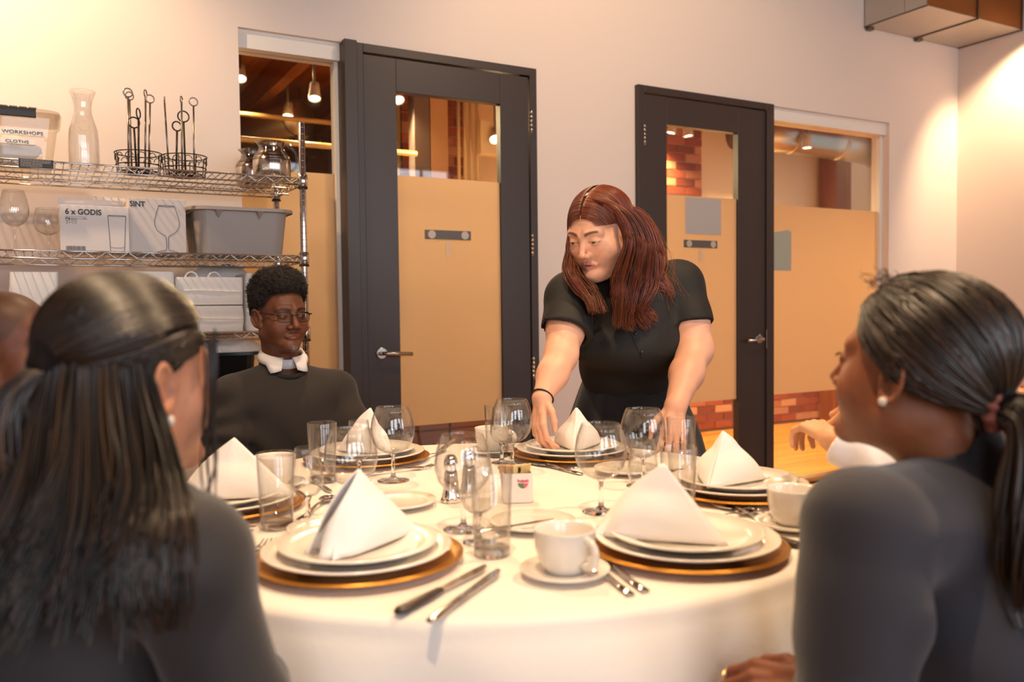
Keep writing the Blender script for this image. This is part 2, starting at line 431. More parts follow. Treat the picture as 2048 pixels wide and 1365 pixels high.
M_paper = mat('pale_grey_paper', '#b3aba6', 0.7)
tag(MB().box((3.243, WALL_Y - 0.004, 1.563), (3.512, WALL_Y - 0.002, 1.772)).build('paper_sheet', M_paper), 'square pale grey sheet taped on the door glass above the sign bar', 'paper', 'sheets taped to the glass')
pts = [(3.97, 1.365), (4.175, 1.365), (4.175, 1.612), (4.14, 1.622), (4.09, 1.612), (4.03, 1.605), (3.97, 1.625)]
tag(MB().prism(pts, lambda u, v, w_: (u, w_, v), WALL_Y + 0.072, WALL_Y + 0.076).build('paper_sheet', mat('pale_green_paper', '#a9aa98', 0.7)), 'upright pale green-grey sheet on the frosted window beside the door handle', 'paper', 'sheets taped to the glass')
# thermostat-like switch plate on the right wall edge
# ---- duct in the corner
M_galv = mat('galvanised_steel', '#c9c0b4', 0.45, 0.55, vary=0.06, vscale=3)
M_galvb = mat('duct_side_warm_reflection', '#a8672f', 0.45, 0.5, vary=0.08, vscale=4)  # galvanised side panel, its warm reflected light painted in as a brown base colour
du = empty('air_duct', (4.75, 3.53, 2.958), 0, 'square galvanised air duct running along the wall into the corner', 'duct')
def dbox(name, lo, hi, m): return MB().box([lo[i] - (4.75, 3.53, 2.958)[i] for i in range(3)], [hi[i] - (4.75, 3.53, 2.958)[i] for i in range(3)]).build(name, m, du)
xs = [4.762, 5.268, 5.752]
for k in range(2):
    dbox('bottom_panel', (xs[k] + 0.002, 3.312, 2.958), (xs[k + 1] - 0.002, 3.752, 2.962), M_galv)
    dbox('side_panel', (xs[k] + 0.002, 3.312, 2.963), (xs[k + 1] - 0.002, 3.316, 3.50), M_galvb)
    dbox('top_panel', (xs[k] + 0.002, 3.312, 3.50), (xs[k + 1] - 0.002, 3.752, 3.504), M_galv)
dbox('end_panel', (4.758, 3.312, 2.958), (4.762, 3.46, 3.504), M_galv); dbox('end_panel', (4.758, 3.463, 2.958), (4.762, 3.752, 3.504), M_galv)
M_seam = mat('seam_steel', '#6f675e', 0.4, 0.8)
dbox('seam_flange', (5.258, 3.302, 2.950), (5.268, 3.752, 3.51), M_seam); dbox('seam_flange', (5.745, 3.304, 2.952), (5.753, 3.752, 3.51), M_seam)
for x, y in ((4.765, 3.735), (5.262, 3.735)): dbox('bracket', (x, y - 0.015, 2.935), (x + 0.045, y + 0.015, 2.957), M_seam)
dbox('seam_flange', (4.752, 3.306, 2.952), (4.760, 3.752, 2.960), M_seam)
MB().rod((0.3, 0, 0.54), (0.3, 0, CEIL - 2.958), 0.008).build('hanger_rod', M_seam, du); MB().rod((0.85, 0, 0.54), (0.85, 0, CEIL - 2.958), 0.008).build('hanger_rod', M_seam, du)
# ---- track lighting of this room (above the frame)
M_lampbody = mat('white_lamp_housing', '#d8d2c8', 0.4); M_bulb = mat('lamp_glow', '#ffffff', 0.4, emit=(1, 0.86, 0.62), estr=9)
def fixture(loc, aim, watts, ang, label, name='track_lamp', drop=None, r=0.05, soft=0.04, color=WARM):
    loc = Vector(loc); d = (Vector(aim) - loc).normalized()
    t = empty(name, loc, 0, label, 'lamp', 'ceiling spot lamps')
    q = d.to_track_quat('Z', 'Y').to_matrix().to_4x4()
    h = MB().lathe([(0.022, -0.10), (0.03, -0.095), (0.035, -0.03), (r, 0.01), (r, 0.02), (r * 0.9, 0.02), (r * 0.85, 0.005), (0.0, 0.0)], 20).build('housing', M_lampbody, t); h.matrix_basis = q
    b = MB().lathe([(r * 0.84, 0.006), (r * 0.7, 0.014), (0, 0.018)], 20).build('bulb', M_bulb, t); b.matrix_basis = q
    if drop: MB().rod((0, 0, -0.02), (0, 0, drop), 0.008).build('stem', M_seam, t)
    p = loc + d * 0.035
    s = spot('spot', p, aim, watts, color, ang, 0.7, soft); s.name = 'lamp_beam'
    s.parent = t; s.matrix_parent_inverse = Matrix.Translation(-loc)
    return t
names = ['over the left end of the wire shelf', 'aimed at the corner wall under the duct', 'left of the table centre', 'right of the table centre', 'behind the seated man', 'aimed at the plain wall between the doors']
for (loc, aim, w, ang), nm in zip(TRACK_LAMPS, names):
    fixture(loc, aim, w, ang, 'white track spot lamp hung from the ceiling ' + nm, drop=CEIL - loc[2])
# ------------------------------------------------------------------ the rooms behind the glass
X0, X1, DEEP_Y = -0.6, 8.6, 8.6
C2 = 2.95
M_ceil2 = wood('pine_ceiling_board', '#8a4a1c', '#b4692c', 2.0, 0.6, 'y')
M_beam = wood('old_beam', '#6a3a1c', '#8f5228', 3.0, 0.6, 'z')
fl2 = struct(MB().box((X0, WALL_Y + T, -0.06), (X1, DEEP_Y, -0.012)).build('floor', M_under))
planks(fl2, 2.3, X1, WALL_Y + T + 0.001, ROOM2_Y, 0.11, 2.2, M_floor)
M_pl2 = mat('cream_plaster', '#e8d3ac', 0.8, bump=0.03, bscale=60)
wb = struct(MB().box((2.35, ROOM2_Y, 0), (X1, ROOM2_Y + 0.2, C2)).build('wall_inner', M_pl2))
struct(MB().box((X1, WALL_Y + T, 0), (X1 + 0.1, DEEP_Y, C2)).build('wall_end', M_pl2))
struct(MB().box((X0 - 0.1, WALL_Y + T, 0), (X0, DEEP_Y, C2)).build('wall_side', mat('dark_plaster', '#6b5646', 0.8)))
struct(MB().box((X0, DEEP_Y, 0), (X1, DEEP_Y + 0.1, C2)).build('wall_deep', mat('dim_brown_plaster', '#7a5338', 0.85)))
cl2 = struct(MB().box((X0, WALL_Y + T, C2), (X1, DEEP_Y, C2 + 0.1)).build('ceiling_inner', M_ceil2))
jm = MB().box((-0.04, 0, -0.19), (0.04, DEEP_Y - WALL_Y - T - 0.02, 0)).mesh('joist'); jm.materials.append(M_ceil2)
for x in np.arange(X0 + 0.3, X1, 0.62):
    o = bpy.data.objects.new('joist', jm); COL.objects.link(o); o.location = (x, WALL_Y + T + 0.01, C2); o.parent = cl2
# bricks, one by one
bmesh_cache = {}
def brick(parent, x, y, z, l):
    k = round(l, 3)
    if k not in bmesh_cache:
        bmesh_cache[k] = MB().box((0, 0, 0), (l, 0.05, 0.063)).mesh('brick'); bmesh_cache[k].materials.append(M_brick)
    o = bpy.data.objects.new('brick', bmesh_cache[k]); COL.objects.link(o); o.parent = parent
    o.location = (x, y - 0.038 - random.uniform(0, 0.006), z); return o
def brick_panel(parent, x0, x1, z0, z1, y, backing):
    MB().box((x0, y - 0.03, z0), (x1, y, z1)).build(backing, M_mortar, parent)
    z = z0 + 0.004; row = 0
    while z < z1 - 0.06:
        x = x0 - (row % 2) * 0.105
        while x < x1 - 0.01:
            a, b = max(x, x0), min(x + 0.2, x1)
            if b - a > 0.03: brick(parent, a, y, z, b - a)
            x += 0.21
        z += 0.073; row += 1
brick_panel(wb, 4.55, 7.35, 0.02, 0.52, ROOM2_Y, 'mortar_bed')
MB().box((2.4, ROOM2_Y - 0.045, 0), (8.5, ROOM2_Y, 0.018)).build('skirting', mat('dark_skirting', '#5b4636', 0.6), wb)
p = [on_y(v, 320, ROOM2_Y)[0] for v in (1318, 1397, 1630, 1659)]
brick_panel(wb, p[0] - 0.15, p[1], 1.55, C2 - 0.2, ROOM2_Y, 'mortar_bed')
col = MB().box((p[2], ROOM2_Y - 0.26, 0), (p[3], ROOM2_Y - 0.06, C2 - 0.19)).build('timber_post', wood('dark_post', '#6e3517', '#8d4a20', 3, 0.6, 'z'))
tag(col, 'reddish brown timber post seen through the window beyond the right door', 'post')
a, b = on_y(775, 300, ROOM2_Y)[0], on_y(1000, 300, ROOM2_Y)[0]
brick_panel(wb, 2.36, on_y(924, 300, ROOM2_Y)[0], 1.5, C2 - 0.2, ROOM2_Y, 'mortar_bed')
for v0, v1, m, lb in ((818, 848, mat('grey_post', '#6b5850', 0.6), 'slim grey post seen through the upper pane of the door behind the man'),
                      (850, 884, mat('beige_post', '#b98d62', 0.6), 'beige square post in front of the brick seen through the door pane')):
    x0, x1 = on_y(v0, 300, ROOM2_Y - 0.5)[0], on_y(v1, 300, ROOM2_Y - 0.5)[0]
    tag(MB().box((x0, ROOM2_Y - 0.6, 0), (x1, ROOM2_Y - 0.5, C2 - 0.19)).build('post', m), lb, 'post')
# wall unit with white casing behind the first door
wu = empty('wall_unit', (0, 0, 0), 0, 'cream wall heater with pipes seen at the right of the first door pane', 'heater')
x0, x1 = on_y(922, 300, 5.5)[0], on_y(1010, 300, 5.5)[0]
MB().box((x0, 5.5, 1.70), (x1, 5.75, 2.02)).build('casing', mat('cream_enamel', '#eadbb8', 0.35), wu, bevel=0.02)
for k in range(4): MB().rod((x0 + 0.03 + k * 0.05, 5.6, 2.02), (x0 + 0.03 + k * 0.05, 5.6, C2 - 0.2), 0.013).build('pipe', mat('cream_pipe', '#d9c69a', 0.4), wu)
MB().box((x0 + 0.12, 5.42, 2.25), (x1 - 0.03, 5.5, 2.5)).build('box', mat('cream_enamel', '#eadbb8', 0.35), wu, bevel=0.01)
MB().box((x0, 5.5, 1.66), (x1, 5.76, 1.70)).build('shelf', mat('cream_pipe', '#d9c69a', 0.4), wu)
MB().box((x0 + 0.02, 5.56, 0), (x0 + 0.08, 5.7, 1.66)).build('leg', mat('cream_pipe', '#d9c69a', 0.4), wu)
# round silver ducts
def round_duct(pts, r, label, name='round_duct'):
    t = empty(name, pts[0], 0, label, 'duct')
    q = [np.array(p_) - np.array(pts[0]) for p_ in pts]
    M_ = mat('spiral_duct_steel', '#b7aa98', 0.32, 0.9)
    MB().tube(q, r, 24).build('pipe', M_, t)
    for i in range(len(q)):
        d = q[min(i + 1, len(q) - 1)] - q[max(i - 1, 0)]; d = d / np.linalg.norm(d)
        MB().tube([q[i] - d * 0.012, q[i] + d * 0.012], r * 1.06, 24).build('joint_ring', M_, t)
    MB().rod(q[len(q) // 2] + [0, 0, r], q[len(q) // 2] + [0, 0, C2 - pts[len(q) // 2][2]], 0.006).build('hanger', M_seam, t)
    return t
round_duct([(5.2, 5.35, 2.62), (5.75, 5.3, 2.62), (6.3, 5.25, 2.60), (6.75, 5.2, 2.56)], 0.15, 'silver round duct under the ceiling seen through the window by the corner')
round_duct([(1.15, 8.4, 2.58), (1.45, 7.4, 2.58), (1.75, 6.4, 2.60)], 0.13, 'silver round duct crossing the ceiling seen through the window beside the shelf')
round_duct([(2.2, 7.6, 2.62), (1.9, 6.9, 2.62)], 0.09, 'short silver duct stub hanging beside the longer duct behind the shelf')
# long light-coloured pipes / conduits
M_cond = mat('painted_conduit', '#d8b06c', 0.4)
for (ax, ay, az), (bx, by, bz), lb in (((0.9, 6.1, 2.52), (2.25, 6.1, 2.52), 'pale horizontal pipe high behind the window beside the shelf'), ((0.55, 5.2, 2.17), (2.2, 5.2, 2.17), 'pale horizontal rail behind the coffee servers')):
    t = empty('pipe_run', (ax, ay, az), 0, lb, 'pipe')
    MB().rod((0, 0, 0), (bx - ax, 0, 0), 0.018, 12).build('pipe', M_cond, t)
    for k in (0.15, 0.85): MB().rod(((bx - ax) * k, 0, 0.015), ((bx - ax) * k, 0, C2 - az), 0.006).build('hanger', M_seam, t)
# lamps of those rooms
GOLD = (1.0, 0.70, 0.36)
for px, py, Y, aim, w, lb in ((629, 193, 5.4, (1.3, 4.6, 0.4), 60, 'bright bulb lamp highest in the window beside the shelf'), (576, 230, 6.2, (1.2, 5.2, 0.2), 90, 'bright bulb lamp hanging left of and below the highest one beside the shelf'),
                              (481, 154, 6.0, (0.9, 4.6, 0.2), 60, 'bulb lamp at the very left edge of the window beside the shelf'),
                              (796, 197, 5.3, (1.95, 4.2, 0.9), 50, 'bulb lamp in the top left corner of the first door pane'), (990, 277, 5.35, (2.35, 4.1, 1.0), 110, 'small lamp beside the cream heater in the first door pane'),
                              (1376, 268, 5.2, (4.7, 5.0, 0.3), 150, 'bulb lamp in the upper pane of the right door'), (1614, 292, 5.1, (5.7, 5.0, 0.3), 190, 'bulb lamp in the window by the corner, left of the timber post'),
                              (1343, 262, 5.6, (4.4, 5.8, 1.2), 60, 'dim lamp nearest the left edge of the right door pane')):
    q = on_y(px, py, Y)
    fixture(q, aim, w * 1.2, 150, lb, 'bulb_lamp', drop=C2 - q[2], r=0.042, color=GOLD)
# sideboard with knobs glimpsed under the frosting of the first door
cab = empty('sideboard', (1.75, 4.55, 0), 0, 'brown wooden sideboard with round knobs seen under the frosted part of the door', 'cabinet')
M_cab = wood('walnut', '#5a2c12', '#7c421e', 3, 0.4, 'x')
MB().box((-0.05, 0, 0.08), (0.75, 0.45, 0.62)).build('body', M_cab, cab, bevel=0.005)
MB().box((-0.08, -0.03, 0.62), (0.78, 0.47, 0.65)).build('top', M_cab, cab, bevel=0.004)
for i in range(2):
    for j in range(3):
        dr = MB().box((-0.03 + i * 0.39, -0.018, 0.10 + j * 0.172), (0.345 + i * 0.39, 0, 0.262 + j * 0.172)).build('drawer', M_cab, cab, bevel=0.003)
        for k in (0.08, 0.29): MB().sphere((-0.03 + i * 0.39 + k, -0.032, 0.18 + j * 0.172), 0.016).build('knob', mat('brass_knob', '#c99a62', 0.3, 0.6), dr)
for sx in (0, 0.65): MB().box((sx, 0.03, 0), (sx + 0.05, 0.4, 0.08)).build('foot', M_cab, cab)
# ------------------------------------------------------------------ wire shelf and what stands on it
SX0, SX1, SY0, SY1 = -0.62, 0.905, 3.268, 3.685
SZ = [0.16, 0.74, 1.07, 1.36, 1.66]
sh = empty('wire_shelf', (SX1, SY0, 0), 0, 'chrome wire shelving unit standing against the wall beside the doors', 'shelf')
def SL(p): return (p[0] - SX1, p[1] - SY0, p[2])
pm = MB()
pm.lathe([(0.0127, 0.0), (0.0127, 1.87), (0.0105, 1.874)], 14)
for z in np.arange(0.05, 1.86, 0.0254): pm.lathe([(0.0127, z - 0.0012), (0.0132, z), (0.0127, z + 0.0012)], 14)
pme = pm.mesh('post'); pme.materials.append(M_chrome)
cm = MB().lathe([(0.0145, -0.035), (0.0185, -0.03), (0.0185, 0.012), (0.0145, 0.016)], 14).mesh('collar'); cm.materials.append(M_chrome)
rm = MB().lathe([(0.0195, -0.041), (0.0195, -0.034)], 14).mesh('collar_ring'); rm.materials.append(mat('black_rubber', '#161412', 0.5))
def inst(name, me, loc, parent):
    o = bpy.data.objects.new(name, me); COL.objects.link(o); o.location = loc; o.parent = parent; return o
for x in (SX0, SX1):
    for y in (SY0, SY1):
        po = inst('post', pme, SL((x, y, 0)), sh)
        for z in SZ: c = inst('collar', cm, (0, 0, z), po); inst('collar_ring', rm, (0, 0, z), po)
def zig(a, b, z0, z1, step):
    n = int(np.linalg.norm(np.array(b) - np.array(a)) / step); P = []
    for k in range(n + 1):
        t = k / n; P.append((a[0] + (b[0] - a[0]) * t, a[1] + (b[1] - a[1]) * t, z0 if k % 2 else z1))
    return P
dw = MB().tube([(0, 0, -0.004), (0, SY1 - SY0, -0.004)], 0.0019, 6).mesh('deck_wire'); dw.materials.append(M_chrome)
front = MB()
for k in (0, 1): front.rod((SX0 - SX1, 0, -k * 0.025), (0, 0, -k * 0.025), 0.0032, 8)
front = front.mesh('edge_rail'); front.materials.append(M_chrome)
side = MB()
for k in (0, 1): side.rod((0, 0, -k * 0.025), (0, SY1 - SY0, -k * 0.025), 0.0032, 8)
side = side.mesh('side_rail'); side.materials.append(M_chrome)
tr = MB().tube(zig((SX0 - SX1, 0), (0, 0), -0.025, 0.0, 0.0345), 0.0019, 5).mesh('truss_wire'); tr.materials.append(M_chrome)
trs = MB().tube(zig((0, 0), (0, SY1 - SY0), -0.025, 0.0, 0.0345), 0.0019, 5).mesh('truss_wire'); trs.materials.append(M_chrome)
for z in SZ:
    s = empty('shelf_tray', (0, 0, z)); s.parent = sh
    for y in (0.0, SY1 - SY0): inst('edge_rail', front, (0, y, 0), s); inst('truss_wire', tr, (0, y, 0), s)
    inst('support_rail', front, (0, (SY1 - SY0) / 2, -0.012), s); inst('truss_wire', tr, (0, (SY1 - SY0) / 2, -0.012), s)
    for x in (SX0 - SX1, 0.0): inst('side_rail', side, (x, 0, 0), s); inst('truss_wire', trs, (x, 0, 0), s)
    for x in np.arange(SX0 - SX1 + 0.02, -0.01, 0.0255): inst('deck_wire', dw, (x, 0, 0), s)
ZT, ZM, ZL, ZB = SZ[4] + 0.003, SZ[3] + 0.003, SZ[2] + 0.003, SZ[1] + 0.003
# placard on the front edge
x0, x1 = on_y(37, 325, SY0 - 0.006)[0], on_y(107, 328, SY0 - 0.006)[0]
pl = empty('shelf_placard', ((x0 + x1) / 2, SY0 - 0.006, ZT - 0.028), 0, 'black placard with rows of small print on the top shelf edge', 'placard')
MB().box((-(x1 - x0) / 2, -0.002, 0), ((x1 - x0) / 2, 0.002, 0.029)).build('plate', mat('black_plate', '#2a2523', 0.5), pl)
M_print = mat('grey_print', '#a9a29b', 0.6)
w = (x1 - x0) / 2
for r in range(6):
    x = -w + 0.006
    lim = w - 0.008 if r > 2 else w * 0.35
    mb = MB()
    while x < lim:
        l = random.uniform(0.003, 0.009); mb.box((x, -0.0027, 0.0035 + r * 0.0042), (min(x + l, lim), -0.002, 0.0053 + r * 0.0042)); x += l + 0.0015
    mb.build('print_line', M_print, pl)
# clear plastic bin with cloths
def rloop(w, d, r, z, n=6):
    P = []
    for (sx, sy, a0) in ((1, 1, 0), (-1, 1, 90), (-1, -1, 180), (1, -1, 270)):
        for k in range(n + 1):
            a = math.radians(a0 + 90 * k / n); P.append((sx * (w / 2 - r) + r * math.cos(a), sy * (d / 2 - r) + r * math.sin(a), z))
    return P
def loops(mb, Ls, cap0=True, cap1=True):
    n = len(Ls[0]); V = [p_ for l in Ls for p_ in l]; F = [(i * n + k, i * n + (k + 1) % n, (i + 1) * n + (k + 1) % n, (i + 1) * n + k) for i in range(len(Ls) - 1) for k in range(n)]
    if cap0: F.append(tuple(range(n - 1, -1, -1)))
    if cap1: F.append(tuple((len(Ls) - 1) * n + k for k in range(n)))
    mb.add(V, F, False); return mb
M_clear = thin_glass('clear_plastic', (0.93, 0.90, 0.86), (0.7, 0.66, 0.6), 0.5)
bx = on_y(118, 290, 3.34)[0]; bw = 0.46
bn = empty('clear_bin', (bx - bw / 2, 3.48, ZT), 0, 'clear plastic storage bin with black clip holding white cloths on the top shelf', 'storage bin')
loops(MB(), [rloop(bw * 0.9, 0.26, 0.03, 0), rloop(bw, 0.29, 0.035, 0.155), rloop(bw + 0.02, 0.31, 0.04, 0.165), rloop(bw + 0.02, 0.31, 0.04, 0.172)]).build('tub', M_clear, bn)
loops(MB(), [rloop(bw + 0.012, 0.30, 0.04, 0.173), rloop(bw + 0.012, 0.30, 0.04, 0.182), rloop(bw - 0.03, 0.26, 0.03, 0.188)]).build('lid', M_clear, bn)
xx = on_y(72, 230, 3.33)[0] - (bx - bw / 2)
cl = MB().box((xx - 0.2, -0.168, 0.150), (xx, -0.157, 0.180)).build('clip', mat('black_plastic', '#25201d', 0.45), bn, bevel=0.002)
for k in range(7): MB().box((xx - 0.19 + k * 0.028, -0.171, 0.179), (xx - 0.166 + k * 0.028, -0.158, 0.183)).build('rib', mat('tan_plastic', '#7a6136', 0.5), cl)
M_linen = mat('white_linen', '#ece5dd', 0.85, bump=0.12, bscale=25, sheen=0.2)
def cloth_lump(c, r, seed, name='cloth', parent=None, m=None):
    mb = MB(); n, k = 20, 14; G = []
    for i in range(k + 1):
        row = []
        for j in range(n + 1):
            th = math.pi * i / k; ph = 2 * math.pi * j / n
            d = np.array([math.sin(th) * math.cos(ph), math.sin(th) * math.sin(ph), math.cos(th)])
            s = 1 + 0.22 * noise.noise(Vector(d * 2.2) + Vector((seed, 0, 0))) + 0.10 * noise.noise(Vector(d * 5) + Vector((0, seed, 0)))
            row.append((c[0] + d[0] * r[0] * s, c[1] + d[1] * r[1] * s, max(c[2] + d[2] * r[2] * s, c[2] - r[2] * 0.8)))
        G.append(row)
    return mb.grid(G).build(name, m or M_linen, parent)
tag(cloth_lump((bx - bw / 2, 3.48, ZT + 0.062), (0.17, 0.09, 0.068), 3.1), 'heap of white cloths inside the clear bin', 'cloth')
M_lab = mat('label_paper', '#f3ece4', 0.7); M_ink = mat('black_ink', '#2b2523', 0.6)
lx = on_y(42, 270, 3.33)[0] - (bx - bw / 2)
lab = MB().box((lx - 0.17, -0.163, 0.088), (lx + 0.07, -0.158, 0.108)).build('label_strip', M_lab, bn)
lab2 = MB().box((lx - 0.06, -0.163, 0.058), (lx + 0.04, -0.158, 0.076)).build('label_strip', M_lab, bn)
base = Vector(bn.location)
text('WINE WORKSHOPS', 'lettering', M_ink, bn, base + Vector((lx + 0.066, -0.1635, 0.0925)), (1, 0, 0), (0, 0, 1), 0.016, align='RIGHT', sx=1.25)
text('CLOTHS', 'lettering', M_ink, bn, base + Vector((lx - 0.012, -0.1635, 0.0615)), (1, 0, 0), (0, 0, 1), 0.014, align='CENTER', sx=1.3)
# carafe
M_tg = thin_glass('clear_glass', (0.99, 0.99, 0.985), (0.80, 0.78, 0.76), 1.0)
c = on_y(169, 335, 3.44)
ca = MB().lathe([(0.046, 0.0), (0.05, 0.004), (0.051, 0.02), (0.050, 0.11), (0.047, 0.145), (0.038, 0.175), (0.0295, 0.205), (0.0285, 0.225), (0.032, 0.25), (0.042, 0.278), (0.0435, 0.284), (0.042, 0.285), (0.0405, 0.28),
                 (0.030, 0.25), (0.0265, 0.225), (0.0275, 0.205), (0.036, 0.175), (0.045, 0.145), (0.048, 0.11), (0.048, 0.02), (0.044, 0.010), (0.0, 0.008)], 36)
caf = empty('carafe', (c[0], 3.44, ZT), 0, 'clear glass carafe with flared neck standing on the top shelf', 'carafe')
ca.build('body', M_tg, caf)
ring = [(0.017 * math.cos(a), -0.0475 + abs(math.sin(a)) * 0.0, 0.152 + 0.017 * math.sin(a)) for a in np.linspace(0, 2 * math.pi, 24, endpoint=False)]
MB().tube([(p_[0], -math.sqrt(max(0.045 ** 2 - p_[0] ** 2, 0)) - 0.001, p_[2]) for p_ in ring], 0.0013, 6, closed=True).build('embossed_seal', M_tg, caf)
# wire caddies and the rods in them
M_bw = mat('black_wire', '#2b211c', 0.45, 0.6); M_sw = mat('steel_wire', '#8d7f74', 0.3, 0.9)
def caddy(px, label):
    c_ = on_y(px, 345, 3.42)
    t = empty('wire_caddy', (c_[0], 3.44, ZT), 0, label, 'wire caddy', 'black wire caddies on the top shelf')
    for z, r in ((0.004, 0.075), (0.03, 0.078), (0.075, 0.082)):
        MB().tube([(r * math.cos(a), r * math.sin(a), z) for a in np.linspace(0, 2 * math.pi, 40, endpoint=False)], 0.0022, 6, closed=True).build('hoop', M_bw, t)
    for k in range(12):
        a0 = 2 * math.pi * k / 12; P = []
        for s_ in np.linspace(0, 1.6 * math.pi, 14):
            rr = 0.017 * (1 - s_ / 9.0); P.append((0.08 * math.cos(a0 + rr * math.cos(s_) / 0.08), 0.08 * math.sin(a0 + rr * math.cos(s_) / 0.08), 0.055 + rr * math.sin(s_)))
        MB().tube(P, 0.0016, 5).build('scroll', M_bw, t)
    for k in range(6):
        a = math.pi * k / 6; MB().rod((0.075 * math.cos(a), 0.075 * math.sin(a), 0.004), (-0.075 * math.cos(a), -0.075 * math.sin(a), 0.004), 0.0018, 5).build('base_wire', M_bw, t)
    for k in range(8):
        a = 2 * math.pi * (k + 0.5) / 8; MB().rod((0.075 * math.cos(a), 0.075 * math.sin(a), 0.004), (0.082 * math.cos(a), 0.082 * math.sin(a), 0.075), 0.002, 5).build('stay', M_bw, t)
    return t
caddy(279, 'black scrolled wire caddy on the top shelf, nearer the carafe'); caddy(371, 'black scrolled wire caddy on the top shelf, nearer the coffee servers')
def ring_rod(px, ptop, pxb, rr, m, label, Yc, turn, wire):
    a = on_y(pxb, 330, Yc); b = on_y(px, ptop + 8, Yc)
    t = empty('ring_rod', (a[0], Yc, ZT + 0.005), 0, label, 'skewer', 'ring-topped rods in the wire caddies')
    d = np.array([b[0] - a[0], 0, b[2] - ZT - 0.005])
    MB().rod((0, 0, 0), d, wire, 8).build('stem', m, t)
    L_ = d + np.array([0, 0, rr]); P = [L_ + rr * np.array([math.cos(s_) * math.cos(turn), math.cos(s_) * math.sin(turn), math.sin(s_)]) for s_ in np.linspace(0, 2 * math.pi, 20, endpoint=False)]
    MB().tube(P, wire * 0.75, 6, closed=True).build('ring', m, t)
i = 0
for px, pt, pb, rr, m, Yc, tu, wr, lb in ((256, 186, 257, .0155, M_sw, 3.42, .2, .0036, 'tall steel ring rod farthest left'), (259, 192, 263, .0145, M_sw, 3.47, .2, .0034, 'tall steel ring rod just behind the leftmost one'),
        (291, 186, 290, .013, M_sw, 3.46, 1.1, .0036, 'tallest steel ring rod in the middle of the left caddy'), (300, 198, 297, .0145, M_sw, 3.41, .1, .0034, 'steel ring rod with round loop right in the left caddy'),
        (329, 198, 338, .011, M_sw, 3.44, 1.5, .0034, 'leaning steel rod with edge-on loop between the caddies'), (363, 198, 364, .012, M_sw, 3.42, 1.1, .0036, 'tall steel ring rod in the middle of the right caddy'),
        (387, 204, 388, .0155, M_sw, 3.45, .1, .0034, 'steel ring rod farthest right')):
    ring_rod(px, pt, pb, rr, m, lb + ' on the top shelf', Yc, tu, wr)
for px, pt, pb, rr, Yc, tu, lb in ((268, 248, 273, .0195, 3.44, .1, 'black loop handle lowest in the left caddy'), (277, 229, 277, .018, 3.40, 1.1, 'thick black loop handle turned edge-on in the left caddy'),
        (354, 254, 352, .0175, 3.43, .3, 'black loop handle lower of the two in the right caddy'), (367, 236, 371, .0205, 3.46, .1, 'black loop handle higher of the two in the right caddy')):
    ring_rod(px, pt, pb, rr, M_bw, lb + ' on the top shelf', Yc, tu, .0038)
# steel coffee servers with glass tops
M_smoke = thin_glass('smoked_glass', (0.86, 0.82, 0.78), (0.35, 0.3, 0.27), 1.0)
def server(px, Yc, label, s=1.0):
    c_ = on_y(px, 350, Yc)
    t = empty('coffee_server', (c_[0], Yc, ZT), math.radians(-4), label, 'coffee server', 'steel coffee servers'); t.scale = (s, s, s)
    MB().lathe([(0.072, 0), (0.076, 0.004), (0.077, 0.06), (0.076, 0.08), (0.070, 0.097), (0.056, 0.112), (0.05, 0.116), (0.0, 0.117)], 40).build('body', mat('polished_steel', '#c8bfb4', 0.16, 1.0), t)
    def sp(a, z): return 1 + (0.28 * max(0, math.cos(a - math.pi)) ** 8 * max(0, (z - 0.135) / 0.03) if z > 0.135 else 0)
    MB().lathe([(0.0775, 0.08), (0.072, 0.098), (0.0575, 0.116), (0.050, 0.132), (0.049, 0.145), (0.055, 0.158), (0.053, 0.158), (0.047, 0.145), (0.048, 0.132), (0.0555, 0.115), (0.07, 0.097)], 40, mod=sp).build('glass_top', M_smoke, t)
    P = [(0.047, 0, 0.152), (0.072, 0, 0.150), (0.098, 0, 0.125), (0.108, 0, 0.09), (0.100, 0, 0.06), (0.080, 0, 0.042)]
    MB().tube(P, [0.011, 0.012, 0.012, 0.0115, 0.011, 0.009], 10, flat=0.6).build('handle', M_smoke, t)
    MB().lathe([(0.049, 0.150), (0.051, 0.156), (0.05, 0.160), (0.0, 0.161)], 32).build('lid', M_smoke, t)
    return t
s1 = server(544, 3.40, 'polished steel coffee server with smoked glass handle nearest the shelf post', 0.95)
s2 = server(508, 3.60, 'polished steel coffee server partly hidden behind the front one', 0.95)
def curved_label(parent, r, a0, a1, z0, z1, m, name): # patch on a cylinder
    G = [[(r * math.cos(a), r * math.sin(a), z) for z in (z0, z1)] for a in np.linspace(a0, a1, 8)]
    return MB().grid(G).build(name, m, parent)
lb_ = curved_label(s1, 0.0782, math.radians(-128), math.radians(-107), 0.034, 0.056, mat('sticker', '#cfc4bd', 0.5), 'sticker')
for k in range(3): curved_label(s1, 0.0786, math.radians(-127), math.radians(-127 + (17, 15, 6)[k]), 0.052 - k * 0.0055, 0.0545 - k * 0.0055, M_ink, 'print_line')
for a0 in (-99, -88):
    P = [(0.0785 * math.cos(math.radians(a0) + 0.075 * math.cos(s_)), 0.0785 * math.sin(math.radians(a0) + 0.075 * math.cos(s_)), 0.022 + 0.0058 * math.sin(s_)) for s_ in np.linspace(0, 2 * math.pi, 16, endpoint=False)]
    MB().tube(P, 0.0007, 5, closed=True).build('mark', M_ink, s1)
